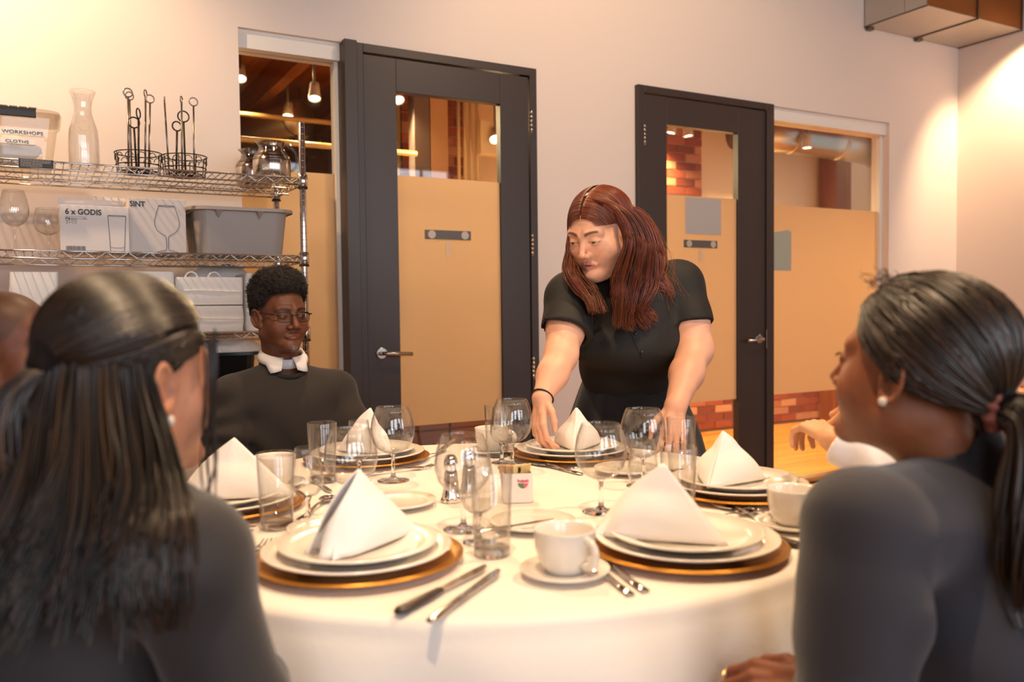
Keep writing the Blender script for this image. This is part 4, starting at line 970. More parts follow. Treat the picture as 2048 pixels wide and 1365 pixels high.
def spoon_parts(t):
    MB().tube([(0, 0, 0.003), (0.05, 0, 0.004), (0.10, 0, 0.010), (0.135, 0, 0.007)], [0.007, 0.0055, 0.0032, 0.004], 10, flat=0.28).build('handle', M_sil, t)
    G = []
    for i in range(9):
        th = math.pi * i / 8; row = []
        for j in range(9):
            v = -1 + 2 * j / 8; xx = 0.160 - 0.027 * math.cos(th); yy = 0.0165 * v * math.sin(th) ** 0.8
            row.append((xx, yy, 0.0085 - 0.007 * (1 - v * v) * math.sin(th)))
        G.append(row)
    o = MB().grid(G).build('bowl', M_sil, t); md_ = o.modifiers.new('t', 'SOLIDIFY'); md_.thickness = 0.0012
def cutlery(kind, h, tip, label, z=None, sc=1.0, dz=0.0, anchor='tip'):
    z = TZ if z is None else z
    a = on_z(h[0], h[1], z); b = on_z(tip[0], tip[1], z); ang = math.atan2(b[1] - a[1], b[0] - a[0])
    L_ = {'fork': 0.195, 'knife': 0.228, 'steak': 0.228, 'spoon': 0.187}[kind] * sc
    o_ = b - np.array([math.cos(ang), math.sin(ang), 0]) * L_ if anchor == 'tip' else a
    nm = {'fork': 'dinner_fork', 'knife': 'table_knife', 'steak': 'steak_knife', 'spoon': 'spoon'}[kind]
    t = empty(nm, (o_[0], o_[1], z), ang, label, 'knife' if kind in ('knife', 'steak') else kind, 'cutlery on the table'); t.scale = (sc, sc, sc)
    if kind == 'fork': fork_parts(t)
    elif kind == 'spoon': spoon_parts(t)
    else: knife_parts(t, kind == 'steak')
    return t
for a in (('fork', (470, 1150), (540, 1088), 'fork with tines up beside the left foreground sleeve'), ('fork', (497, 1154), (556, 1086), 'fork mostly hidden between its neighbour and the nearest charger'),
          ('steak', (853, 1203), (975, 1138), 'dark-handled steak knife right of the nearest plates'), ('knife', (908, 1216), (1001, 1146), 'polished knife right of the steak knife'),
          ('fork', (1292, 1187), (1190, 1118), 'fork handle sticking out right of the foreground saucer, longer one', None, 0.95, 0, 'h'), ('fork', (1262, 1194), (1150, 1110), 'fork handle sticking out right of the foreground saucer, shorter one', None, 0.95, 0, 'h'),
          ('spoon', (1120, 1075), (1216, 1128), 'spoon with its bowl on the gold rim before the navy blazer'),
          ('steak', (1600, 1098), (1500, 1070), 'dark-handled knife by the navy sleeve', None, 1.0, 0, 'h'),
          ('fork', (1520, 1042), (1425, 1010), 'fork left of the saucer at the right edge'), ('fork', (1545, 1040), (1455, 1012), 'second fork left of the saucer at the right edge'), ('spoon', (1420, 1045), (1520, 1026), 'spoon beside the right-hand forks'),
          ('fork', (1060, 930), (1155, 943), 'fork before the plates of the leaning woman, its tines to the right'), ('fork', (1150, 948), (1062, 928), 'fork before the plates of the leaning woman, its tines by the sugar caddy'),
          ('fork', (770, 948), (868, 936), 'fork before the plates of the seated man'), ('spoon', (900, 900), (830, 928), 'spoon on the rim of the seated man\'s charger'),
          ('knife', (880, 905), (905, 885), 'knife right of the seated man\'s plates', None, 0.9, 0, 'h'),
          ('steak', (420, 1062), (512, 1060), 'dark-handled knife before the left edge plates', None, 1.0), ('knife', (425, 1075), (508, 1068), 'polished knife before the left edge plates'),
          ('spoon', (595, 1045), (664, 998), 'spoon with shiny bowl at the right of the left edge charger'), ('knife', (610, 950), (662, 988), 'small butter knife behind the tasting glass', None, 0.75)):
    cutlery(*a)
bk = floor_at(1062, 1.525, TZ)
cutlery('knife', (1008, 1060), (1110, 1043), 'butter knife lying across the bread plate', TZ + 0.0125, 0.72)
t = empty('teaspoon', floor_at(1080, 1.235, TZ + 0.014), math.atan2(*(floor_at(1060, 1.29, 0) - floor_at(1080, 1.235, 0))[[1, 0]]), 'teaspoon resting on the foreground saucer', 'spoon', 'cutlery on the table'); t.scale = (0.7, 0.7, 0.7); spoon_parts(t)
p_ = floor_at(1072, 1.255, 0); t.location = (p_[0] + 0.045, p_[1] - 0.085, TZ + 0.0138)
q_ = floor_at(1528, 1.50, 0); t2 = copy_tree(t); t2['label'] = 'teaspoon resting on the saucer at the right edge'; t2.location = (q_[0] + 0.02, q_[1] - 0.09, TZ + 0.0138)
# ---- shakers and sugar caddy
def shaker(px, d, label):
    p_ = floor_at(px, d, TZ); t = empty('shaker', p_, 0.3, label, 'shaker', 'salt and pepper shakers')
    MB().lathe([(0.0, 0.0), (0.0205, 0.0), (0.0215, 0.004), (0.018, 0.014), (0.0155, 0.03), (0.0135, 0.055), (0.0125, 0.066), (0.0, 0.067)], 64, mod=lambda a, z: 1 + 0.07 * math.cos(10 * a) * max(0.25, 1 - z / 0.05)).build('body', mat('mirror_chrome', '#e5e0da', 0.07, 1.0), t)
    MB().lathe([(0.0125, 0.066), (0.0145, 0.068), (0.0145, 0.080), (0.0135, 0.088), (0.009, 0.096), (0.0, 0.098)], 32).build('cap', mat('mirror_chrome', '#e5e0da', 0.07, 1.0), t)
    for k in range(5): MB().sphere((0.005 * math.cos(k * 1.257), 0.005 * math.sin(k * 1.257), 0.0972), 0.0009, 6, 4).build('hole', mat('black_rubber', '#161412', 0.5), t)
shaker(898, 1.735, 'chrome fluted shaker left of the tasting glass in the table middle'); shaker(934, 1.79, 'chrome shaker half hidden behind the tasting glass and tumbler')
p_ = floor_at(1031, 1.735, TZ)
sc_ = empty('sugar_caddy', p_, math.radians(-24), 'white china sugar caddy with a red logo in the table middle', 'sugar caddy')
M_porc = mat('matte_porcelain', '#ece6e2', 0.25, coat=0.3)
loops(MB(), [rloop(0.060, 0.042, 0.008, 0), rloop(0.062, 0.044, 0.009, 0.002), rloop(0.062, 0.044, 0.009, 0.060), rloop(0.056, 0.038, 0.006, 0.060), rloop(0.056, 0.038, 0.006, 0.006)]).build('box', M_porc, sc_)
M_red = mat('logo_red', '#d6324a', 0.5); M_grn = mat('logo_green', '#5b7b58', 0.5); M_pnk = mat('logo_pink', '#e0607c', 0.5)
S = Vector(p_); bpy.context.view_layer.update(); X_ = sc_.matrix_world.to_3x3() @ Vector((1, 0, 0)); Yd = sc_.matrix_world.to_3x3() @ Vector((0, -1, 0))
text('Redpath', 'lettering', M_red, sc_, S + X_ * 0.010 + Yd * 0.0224 + Vector((0, 0, 0.043)), X_, (0, 0, 1), 0.0085, align='CENTER', font_bold=0.0002, sx=0.82)
def half_disc(m, a0, a1, nm):
    pts = [(0, 0)] + [(0.0105 * math.cos(a), 0.0105 * math.sin(a)) for a in np.linspace(a0, a1, 10)]
    MB().prism(pts, lambda u, v, w_: (0.010 + u, -0.0221 - w_, 0.0405 + v), 0, 0.0004).build(nm, m, sc_)
half_disc(M_grn, math.pi, 1.62 * math.pi, 'logo_leaf'); half_disc(M_pnk, 1.62 * math.pi, 2 * math.pi, 'logo_fruit')
for k, (nm, col_, lb) in enumerate((('sugar_packet', '#b98b56', 'brown raw sugar packet at the left of the caddy'), ('sugar_packet', '#c79a63', 'brown sugar packet in the caddy middle'), ('sugar_packet', '#e2cf9a', 'pale yellow sweetener packet in the caddy with a round mark'), ('sugar_packet', '#d8b878', 'tan packet at the right of the caddy'))):
    q_ = p_ + np.array(X_) * (-0.016 + k * 0.0105) - np.array(Yd) * 0.002
    o = MB().obox((0, 0, 0.034), ((math.cos(0.25 * k), math.sin(0.25 * k), 0.0), (-math.sin(0.25 * k), math.cos(0.25 * k), 0.02), (0.1 * (k - 1.5), 0, 1)), (0.036, 0.004, 0.064)).build(nm, mat('packet_%d' % k, col_, 0.7), None, bevel=0.0008)
    o.location = (q_[0], q_[1], TZ + 0.0085); o.rotation_euler = (0, 0, math.radians(-24 + 4 * k)); tag(o, lb, 'packet', 'sugar packets')
    if k == 2:
        pts = [(0.006 * math.cos(a), 0.006 * math.sin(a)) for a in np.linspace(0, 2 * math.pi, 14, endpoint=False)]
        MB().prism(pts, lambda u, v, w_: (u - 0.003, -0.0045 - w_, 0.056 + v), 0, 0.0006).build('mark', M_ink, o)
# ------------------------------------------------------------------ people: implicit surfaces turned into meshes
f32 = np.float32
def smin(a, b, k):
    h = np.clip(0.5 + 0.5 * (b - a) / k, 0, 1); return b + (a - b) * h - k * h * (1 - h)
def smax(a, b, k): return -smin(-a, -b, k)
def ell(P, c, r):
    q = (P - np.array(c, f32)) / np.array(r, f32); k0 = np.sqrt((q * q).sum(1)); q2 = q / np.array(r, f32); k1 = np.sqrt((q2 * q2).sum(1))
    return k0 * (k0 - 1) / np.maximum(k1, 1e-6)
def cone(P, a, b, ra, rb):
    a = np.array(a, f32); b = np.array(b, f32); ab = b - a; t = np.clip(((P - a) @ ab) / max(ab @ ab, 1e-9), 0, 1)
    d = P - a - t[:, None] * ab; return np.sqrt((d * d).sum(1)) - (ra + (rb - ra) * t)
def oell(P, c, r, R):     # ellipsoid in a rotated frame, R columns are its axes
    return ell((P - np.array(c, f32)) @ np.array(R, f32), (0, 0, 0), r)
def chain(P, pts, rs, k=0.02):
    d = None
    for i in range(len(pts) - 1):
        e = cone(P, pts[i], pts[i + 1], rs[i], rs[i + 1]); d = e if d is None else smin(d, e, k)
    return d
class Waves:
    def __init__(s, seed, n, f0, f1):
        g = np.random.default_rng(seed); d = g.normal(size=(n, 3)); d /= np.linalg.norm(d, axis=1)[:, None]
        s.k = (d * g.uniform(f0, f1, (n, 1))).astype(f32); s.p = g.uniform(0, 6.28, n).astype(f32); s.n = n
    def __call__(s, P): return np.sin(P.astype(f32) @ s.k.T + s.p).sum(1) / math.sqrt(s.n)
def sdf_mesh(fn, lo, hi, h, B=8):
    lo = np.array(lo, float); hi = np.array(hi, float); nb = np.maximum(np.ceil((hi - lo) / (h * B)).astype(int), 1); n = nb * B + 1
    D = np.ones(n, f32)
    bi = np.stack(np.meshgrid(*[np.arange(k) for k in nb], indexing='ij'), -1).reshape(-1, 3)
    cen = (lo + (bi + 0.5) * B * h).astype(f32); dc = fn(cen)
    far = B * h * 0.5 * 1.7321 * 1.5 + 0.012
    neg = bi[dc < -far]
    for b in neg: D[b[0] * B:b[0] * B + B + 1, b[1] * B:b[1] * B + B + 1, b[2] * B:b[2] * B + B + 1] = -1
    near = bi[np.abs(dc) <= far]
    o = np.stack(np.meshgrid(*[np.arange(B + 1)] * 3, indexing='ij'), -1).reshape(-1, 3)
    for s in range(0, len(near), 400):
        nn = near[s:s + 400]; idx = (nn[:, None, :] * B + o[None]).reshape(-1, 3)
        D[idx[:, 0], idx[:, 1], idx[:, 2]] = fn((lo + idx * h).astype(f32))
    S = D < 0
    c8 = [S[i:n[0] - 1 + i, j:n[1] - 1 + j, k:n[2] - 1 + k] for i in (0, 1) for j in (0, 1) for k in (0, 1)]
    cnt = np.zeros(n - 1, np.int8)
    for c in c8: cnt += c
    A = np.argwhere((cnt > 0) & (cnt < 8)); m = len(A)
    ids = np.full(n - 1, -1, np.int32); ids[A[:, 0], A[:, 1], A[:, 2]] = np.arange(m)
    acc = np.zeros((m, 3)); num = np.zeros(m)
    cs = np.array([(i, j, k) for i in (0, 1) for j in (0, 1) for k in (0, 1)])
    val = [D[A[:, 0] + c[0], A[:, 1] + c[1], A[:, 2] + c[2]] for c in cs]
    for a in range(8):
        for b in range(a + 1, 8):
            if np.abs(cs[a] - cs[b]).sum() != 1: continue
            x = (val[a] < 0) != (val[b] < 0); t = np.where(x, val[a] / np.where(x, val[a] - val[b], 1), 0)
            acc += np.where(x[:, None], cs[a] + (cs[b] - cs[a]) * t[:, None], 0); num += x
    V = lo + (A + acc / np.maximum(num, 1)[:, None]) * h
    F = []
    for ax in range(3):
        u, v = (ax + 1) % 3, (ax + 2) % 3
        sl0 = [slice(None)] * 3; sl1 = [slice(None)] * 3; sl0[ax] = slice(0, n[ax] - 1); sl1[ax] = slice(1, n[ax])
        a = S[tuple(sl0)]; b = S[tuple(sl1)]
        E = np.argwhere(a != b); E = E[(E[:, u] > 0) & (E[:, v] > 0) & (E[:, u] < n[u] - 1) & (E[:, v] < n[v] - 1)]
        if not len(E): continue
        flip = a[E[:, 0], E[:, 1], E[:, 2]]
        def cid(du, dv):
            q = E.copy(); q[:, u] += du; q[:, v] += dv; return ids[q[:, 0], q[:, 1], q[:, 2]]
        q = np.stack([cid(-1, -1), cid(0, -1), cid(0, 0), cid(-1, 0)], 1)
        q[~flip] = q[~flip][:, ::-1]; F.append(q)
    return V, np.concatenate(F) if F else np.zeros((0, 4), int)
def np_mesh(name, parts, m, parent=None, colors=None):
    """parts: list of (V, F); colors: list of per-vertex rgb arrays"""
    Vs, Fs, n = [], [], 0
    for V, F in parts: Vs.append(V); Fs.append(F + n); n += len(V)
    V = np.concatenate(Vs); F = np.concatenate(Fs)
    me = bpy.data.meshes.new(name); me.vertices.add(len(V)); me.vertices.foreach_set('co', V.astype(f32).ravel())
    k = F.shape[1]
    me.loops.add(F.size); me.loops.foreach_set('vertex_index', F.astype(np.int32).ravel())
    me.polygons.add(len(F)); me.polygons.foreach_set('loop_start', np.arange(0, F.size, k, dtype=np.int32)); me.polygons.foreach_set('loop_total', np.full(len(F), k, np.int32))
    me.polygons.foreach_set('use_smooth', np.ones(len(F), bool)); me.update(calc_edges=True)
    if colors is not None:
        at_ = me.color_attributes.new('Col', 'FLOAT_COLOR', 'POINT'); c = np.concatenate(colors); c = np.concatenate([c, np.ones((len(c), 1))], 1); at_.data.foreach_set('color', c.astype(f32).ravel())
    o = bpy.data.objects.new(name, me); COL.objects.link(o); me.materials.append(m)
    if parent: o.parent = parent; o.matrix_parent_inverse = Matrix.Translation(parent.location).inverted()
    return o
def frame(fwd, roll=0.0):
    f = np.array(fwd, float); f /= np.linalg.norm(f); r = np.cross(f, [0, 0, 1.0]); r /= np.linalg.norm(r); u = np.cross(r, f)
    c, s = math.cos(roll), math.sin(roll); r2 = c * r + s * u; u2 = -s * r + c * u
    return np.stack([r2, f, u2], 1)       # columns: right, forward, up
class Head:
    def __init__(s, pos, fwd, roll=0.0, scale=1.0, width=1.0, full=0.0, jaw=1.0, nose=1.0, lips=1.0, eye=1.0, neck=0.054, mouth=0.0, neck_to=None, ears=1.0, brow_dz=0.0):
        s.p = np.array(pos, float); s.R = frame(fwd, roll); s.s = scale; s.w = width; s.full = full; s.jaw = jaw; s.nose = nose; s.lips = lips; s.eye = eye; s.neck = neck; s.mouth = mouth; s.neck_to = neck_to; s.ears = ears; s.brow_dz = brow_dz
    def loc(s, P): return ((P - s.p.astype(f32)) @ s.R.astype(f32)) / f32(s.s)
    def world(s, q): return s.p + s.R @ (np.array(q, float) * s.s)
    def sdf(s, P):
        p = s.loc(P); a = p.copy(); a[:, 0] = np.abs(a[:, 0]) / s.w; full = s.full
        d = ell(a, (0, -0.014, 0.048), (0.0755, 0.097, 0.083))
        d = smin(d, ell(a, (0, 0.024, -0.022), (0.063 + 0.006 * full, 0.070, 0.092)), 0.035)
        d = smin(d, cone(a, (0.050 * s.jaw, 0.0, -0.058), (0.012, 0.074, -0.100), 0.019 + 0.006 * full, 0.017), 0.03)
        d = smin(d, ell(a, (0.040, 0.055, -0.032), (0.026 + 0.006 * full, 0.028, 0.030 + 0.004 * full)), 0.03)
        if full > 0.5: d = smin(d, ell(a, (0, 0.045, -0.108), (0.036, 0.035, 0.020)), 0.03)
        d = smin(d, cone(a, (0.012, 0.088, 0.029), (0.044, 0.074, 0.029), 0.0095, 0.009), 0.018)
        d = smax(d, -ell(a, (0.032, 0.107, 0.007), (0.019, 0.0165, 0.0125)), 0.012)
        nz = s.nose
        d = smin(d, cone(a, (0, 0.089, 0.018), (0, 0.1135, -0.028), 0.0072, 0.0098 * nz), 0.012)
        d = smin(d, ell(a, (0.0125 * nz, 0.1, -0.0335), (0.0088 * nz, 0.0115, 0.0085)), 0.006)
        d = smax(d, -ell(a, (0.0068 * nz, 0.1075, -0.0425), (0.0042, 0.0055, 0.0030)), 0.003)
        L = s.lips; mo = s.mouth
        d = smin(d, ell(a, (0, 0.0860, -0.0645), (0.021, 0.0095, 0.013)), 0.006)
        d = smin(d, cone(a, (0.004, 0.0985, -0.0580), (0.0245, 0.0865, -0.0635), 0.0050 * L, 0.0020), 0.007)
        d = smin(d, cone(a, (0.0, 0.0975, -0.0705 - mo), (0.0215, 0.0875, -0.0660 - mo * 0.5), 0.0062 * L, 0.0025), 0.007)
        if mo > 0: d = smax(d, -ell(a, (0, 0.104, -0.0643 - mo * 0.5), (0.0195, 0.011, 0.0006 + mo * 0.55)), 0.0022)
        d = smin(d, ell(a, (0, 0.083, -0.099), (0.020, 0.018, 0.017)), 0.02)
        d = smin(d, ell(a, (0.032, 0.0805, 0.006), (0.0158, 0.0150, 0.0138)), 0.005)
        d = smax(d, -ell(a, (0.0325, 0.098, 0.0045), (0.0130, 0.0125, 0.0044 * s.eye)), 0.0015)
        b = p.copy(); b[:, 0] = np.abs(b[:, 0])
        e = b - np.array((0.077 * s.w, -0.006, -0.004), f32); e[:, 0] += e[:, 1] * 0.45; y2 = e[:, 1] * 0.97 + e[:, 2] * 0.22; z2 = e[:, 2] * 0.97 - e[:, 1] * 0.22
        e = np.stack([e[:, 0], y2, z2], 1) / s.ears
        er = ell(e, (0.000, -0.004, 0), (0.0050, 0.0175, 0.0295))
        rr = np.sqrt(((e[:, 1] + 0.004) / 0.0165) ** 2 + (e[:, 2] / 0.0285) ** 2); ring = np.sqrt(((rr - 1) * 0.0185) ** 2 + (e[:, 0] - 0.0055) ** 2) - 0.0036
        er = smin(er, ring, 0.003); er = smax(er, -ell(e, (0.0065, 0.000, -0.002), (0.0065, 0.0085, 0.0150)), 0.002)
        er = smin(er, ell(e, (0.003, 0.002, -0.0285), (0.005, 0.0085, 0.0095)), 0.006)
        er = smin(er, ell(e, (0.002, 0.011, -0.003), (0.006, 0.006, 0.009)), 0.004)
        d = smin(d, er * s.ears, 0.005)
        d = d * s.s
        nb = s.neck_to if s.neck_to is not None else s.world((0, -0.05, -0.2))
        d = smin(d, cone(P, s.world((0, -0.022, -0.062)), nb, s.neck * s.s, s.neck * s.s * 1.1), 0.03)
        return d
    def mesh(s, h=0.0024):
        c = s.world((0, 0, -0.03)); r = 0.19 * s.s
        nb = np.array(s.neck_to) if s.neck_to is not None else s.world((0, -0.05, -0.2))
        lo = np.minimum(c - r, nb - 0.08); hi = np.maximum(c + r, nb + 0.08)
        return sdf_mesh(s.sdf, lo, hi, h)
    def colors(s, V, skin, lip, brow, scalp=None, hairline=None, stubble=0.0, blush=None, seed=0):
        p = s.loc(V.astype(f32)); x = np.abs(p[:, 0]) / s.w; y = p[:, 1]; z = p[:, 2]
        C = np.repeat(np.array(lin(skin)[:3])[None], len(V), 0); W = Waves(seed, 12, 60, 400); C *= (1 + 0.06 * W(p))[:, None]
        def blend(mask, col): 
            nonlocal C
            C = C * (1 - mask[:, None]) + np.array(lin(col)[:3]) * mask[:, None]
        front = (y > 0.05)
        if blush: blend(0.35 * np.exp(-((x - 0.043) ** 2 + (z + 0.028) ** 2) / 0.016 ** 2) * front, blush); blend(0.25 * np.exp(-(x ** 2 + (z + 0.03) ** 2) / 0.012 ** 2) * front, blush)
        zm = -0.0645 - s.mouth * 0.5
        lm = np.clip(1.4 - np.sqrt((x / 0.0225) ** 2 + ((z - zm) / (0.0115 + s.mouth * 0.6)) ** 2) ** 3, 0, 1) * (y > 0.075); blend(lm, lip)
        blend(np.clip(1 - (np.abs(z - zm) / 0.0016) ** 2, 0, 1) * (x < 0.022) * (y > 0.075) * 0.7, '#3a1a16')
        zb = 0.0285 + s.brow_dz + 0.0055 * np.sin(np.clip((x - 0.012) / 0.036, 0, 1) * 2.4); th = 0.0048 * (1 - 0.45 * np.clip((x - 0.02) / 0.03, 0, 1))
        blend(np.clip(1.5 - np.abs(z - zb) / th, 0, 1) * np.clip((x - 0.009) / 0.004, 0, 1) * np.clip((0.050 - x) / 0.006, 0, 1) * front * 0.9, brow)
        blend(np.clip(1 - np.abs(np.sqrt(((x - 0.0325) / 0.0145) ** 2 + ((z - 0.0045) / (0.0062 * s.eye)) ** 2) - 1) / 0.35, 0, 1) * (z > 0.003) * front * 0.75, brow)
        if stubble:
            n = 0.6 + 0.4 * Waves(seed + 5, 10, 900, 2000)(p)
            mu = np.exp(-((z + 0.050) / 0.0045) ** 2) * np.clip(1.2 - x / 0.024, 0, 1) * np.clip(x / 0.006 + .3, 0, 1); ch = np.exp(-((x) / 0.017) ** 2 - ((z + 0.101) / 0.013) ** 2)
            blend(np.clip(stubble * (0.75 * mu + ch * 0.9) * front * n, 0, 0.9), '#1a0f0a')
        if scalp:
            hl = hairline(x, y, z) if hairline else (z > 0.09); blend(np.clip(hl, 0, 1), scalp)
        return C
def eyes(parent, H, gaze, iris='#3a2213', r=0.0122):
    M_eye = mat('eye', '#ffffff', 0.12, attr='Col', coat=0.6)
    for sx in (-1, 1):
        c = H.world((sx * 0.0322 * H.w, 0.0826, 0.0050)); mb = MB().sphere((0, 0, 0), r * H.s, 24, 18); V = np.array(mb.v); g = np.array(gaze, float); g /= np.linalg.norm(g)
        a = (V / (r * H.s)) @ g; C = np.repeat(np.array(lin('#b9a89c')[:3])[None], len(V), 0); C[a > 0.80] = lin(iris)[:3]; C[a > 0.955] = lin('#050403')[:3]
        me = mb.mesh('eye'); at_ = me.color_attributes.new('Col', 'FLOAT_COLOR', 'POINT'); at_.data.foreach_set('color', np.concatenate([C, np.ones((len(C), 1))], 1).astype(f32).ravel())
        o = bpy.data.objects.new('eye', me); COL.objects.link(o); me.materials.append(M_eye); o.parent = parent; o.location = Vector(c) - parent.location
def hand(wrist, fdir, pnorm, side, curl=(0.3, 0.35, 0.3), spread=0.06, scale=1.0, thumb=0.5, curls=None):
    """list of (a, b, ra, rb): palm, five bent fingers. fdir: towards the fingers, pnorm: out of the back of the hand, side: +1 thumb on the +x side"""
    f = np.array(fdir, float); f /= np.linalg.norm(f); n = np.array(pnorm, float); n -= f * (n @ f); n /= np.linalg.norm(n); x = np.cross(f, n) * side
    w = np.array(wrist, float); out = []
    T_ = lambda q: w + scale * (x * q[0] + f * q[1] + n * q[2])
    fx = [0.030, 0.0105, -0.0095, -0.028]; ky = [0.088, 0.092, 0.087, 0.078]; ln = [(0.043, 0.026, 0.022), (0.047, 0.030, 0.023), (0.043, 0.028, 0.022), (0.034, 0.021, 0.019)]
    out.append((T_((0.012, 0.0, 0)), T_((0.016, 0.05, 0)), 0.0200 * scale, 0.0150 * scale)); out.append((T_((-0.010, 0.0, 0)), T_((-0.014, 0.05, 0)), 0.0190 * scale, 0.0145 * scale))
    for i in range(4):
        k = np.array((fx[i], ky[i], 0.0)); out.append((T_((fx[i] * 0.45, 0.02, 0)), T_(k), 0.0135 * scale, 0.0112 * scale))
        ang = 0.0; cur = k; rr = [0.0098, 0.0088, 0.0080, 0.0066] if i < 3 else [0.0086, 0.0077, 0.0070, 0.0058]
        cc = curls[i] if curls else curl
        sp = spread * (1.2 - i) * 0.8
        for j in range(3):
            ang += cc[j]; d = np.array((math.sin(sp), math.cos(ang) * math.cos(sp), -math.sin(ang))); nx = cur + d * ln[i][j]
            out.append((T_(cur), T_(nx), rr[j] * scale, rr[j + 1] * scale)); cur = nx
    t0 = np.array((0.022, 0.018, -0.006)); t1 = np.array((0.042 + 0.008 * thumb, 0.046, -0.014)); t2 = t1 + np.array((0.016 * thumb, 0.030, -0.012)); t3 = t2 + np.array((0.002 - 0.01 * (1 - thumb), 0.025, -0.010))
    out += [(T_(t0), T_(t1), 0.0150 * scale, 0.0112 * scale), (T_(t1), T_(t2), 0.0108 * scale, 0.0096 * scale), (T_(t2), T_(t3), 0.0094 * scale, 0.0072 * scale)]
    return out
def limb_fn(chains, hands, k=0.012):
    def fn(P):
        d = None
        for pts, rs in chains:
            e = chain(P, pts, rs, 0.03); d = e if d is None else smin(d, e, 0.02)
        for hp in hands:
            e = None
            for i, (a, b, ra, rb) in enumerate(hp):
                c = cone(P, a, b, ra, rb)
                e = c if e is None else smin(e, c, 0.007 if i < 2 else 0.0045)
            d = e if d is None else smin(d, e, k)
        return d
    return fn
def bounds(chains, hands, pad=0.03):
    q = [np.array(p_) for pts, rs in chains for p_ in pts]; r = [max(rs) for pts, rs in chains]
    for hp in hands: q += [h_[0] for h_ in hp] + [h_[1] for h_ in hp]
    q = np.array(q); m = (max(r) if r else 0.02) + pad
    return q.min(0) - m, q.max(0) + m
def tubes_mesh(paths, radii, n=5):
    """paths: (S, K, 3), radii (S, K) -> V, F, index of the strand per vertex; vectorised"""
    S, K, _ = paths.shape; T = np.gradient(paths, axis=1); T /= np.linalg.norm(T, axis=2, keepdims=True) + 1e-9
    ref = np.zeros_like(T); ref[..., 0] = 0.3; ref[..., 1] = 0.9; ref[..., 2] = 0.31
    nx = np.cross(T, ref); nx /= np.linalg.norm(nx, axis=2, keepdims=True) + 1e-9; ny = np.cross(T, nx)
    a = np.arange(n) * 2 * math.pi / n
    V = paths[:, :, None, :] + radii[:, :, None, None] * (np.cos(a)[None, None, :, None] * nx[:, :, None, :] + np.sin(a)[None, None, :, None] * ny[:, :, None, :])
    s, k, j = np.meshgrid(np.arange(S), np.arange(K - 1), np.arange(n), indexing='ij'); b = (s * K + k) * n
    F = np.stack([b + j, b + (j + 1) % n, b + n + (j + 1) % n, b + n + j], -1).reshape(-1, 4)
    return V.reshape(-1, 3), F, np.repeat(np.arange(S), K * n)
def smooth_paths(ctrl, K):
    """ctrl (S, C, 3) control points -> (S, K, 3) Catmull-Rom"""
    S, C, _ = ctrl.shape; P = np.concatenate([2 * ctrl[:, :1] - ctrl[:, 1:2], ctrl, 2 * ctrl[:, -1:] - ctrl[:, -2:-1]], 1); t = np.linspace(0, C - 1 - 1e-6, K); i = t.astype(int); u = (t - i)[None, :, None]
    p0, p1, p2, p3 = P[:, i], P[:, i + 1], P[:, i + 2], P[:, i + 3]
    return 0.5 * (2 * p1 + (p2 - p0) * u + (2 * p0 - 5 * p1 + 4 * p2 - p3) * u ** 2 + (3 * p1 - p0 - 3 * p2 + p3) * u ** 3)
def push_out(P, fn, gap, it=3):
    sh = P.shape; Q = P.reshape(-1, 3).copy()
    for _ in range(it):
        d = fn(Q.astype(f32)); m = d < gap
        if not m.any(): break
        q = Q[m]; e = 0.004; g = np.stack([fn((q + np.eye(3)[i] * e).astype(f32)) - fn((q - np.eye(3)[i] * e).astype(f32)) for i in range(3)], 1); g /= np.linalg.norm(g, axis=1, keepdims=True) + 1e-9
        Q[m] = q + g * (gap - d[m])[:, None]
    return Q.reshape(sh)
def strand_object(name, paths, r0, r1, cols, m, parent, seed, n=5):
    S, K, _ = paths.shape; g = np.random.default_rng(seed); t = np.linspace(0, 1, K)[None]
    rad = (r0 + (r1 - r0) * t ** 2) * g.uniform(0.7, 1.3, (S, 1)) * np.where(t < 0.04, 0.6, 1.0)
    V, F, sid = tubes_mesh(paths, rad, n); c0 = np.array([lin(c)[:3] for c in cols]); pick = g.uniform(0, 1, S); w = np.clip(np.stack([1 - pick * 2, 1 - np.abs(pick * 2 - 1), pick * 2 - 1], 1), 0, 1) if len(c0) == 3 else np.stack([1 - pick, pick], 1)
    cs = (w @ c0) * g.uniform(0.7, 1.3, (S, 1))
    return np_mesh(name, [(V, F)], m, parent, [cs[sid]])
M_skin = mat('skin', '#c08a6a', 0.5, attr='Col', sss=0.12, bump=0.05, bscale=350, spec=0.4)
M_hair = mat('hair', '#20140e', 0.38, attr='Col', spec=0.6)
M_hairb = mat('hair_under', '#20140e', 0.7, attr='Col', spec=0.25, bump=0.3, bscale=90, stretch=(1, 1, 0.15))
M_curl = mat('curly_hair', '#17100c', 0.75, bump=0.6, bscale=260, spec=0.3)
def cloth_mat(name, color, rough=0.85, weave=220, b=0.12, sheen=0.25, vary=0.06): return mat(name, color, rough, bump=b, bscale=weave, sheen=sheen, vary=vary, vscale=14)
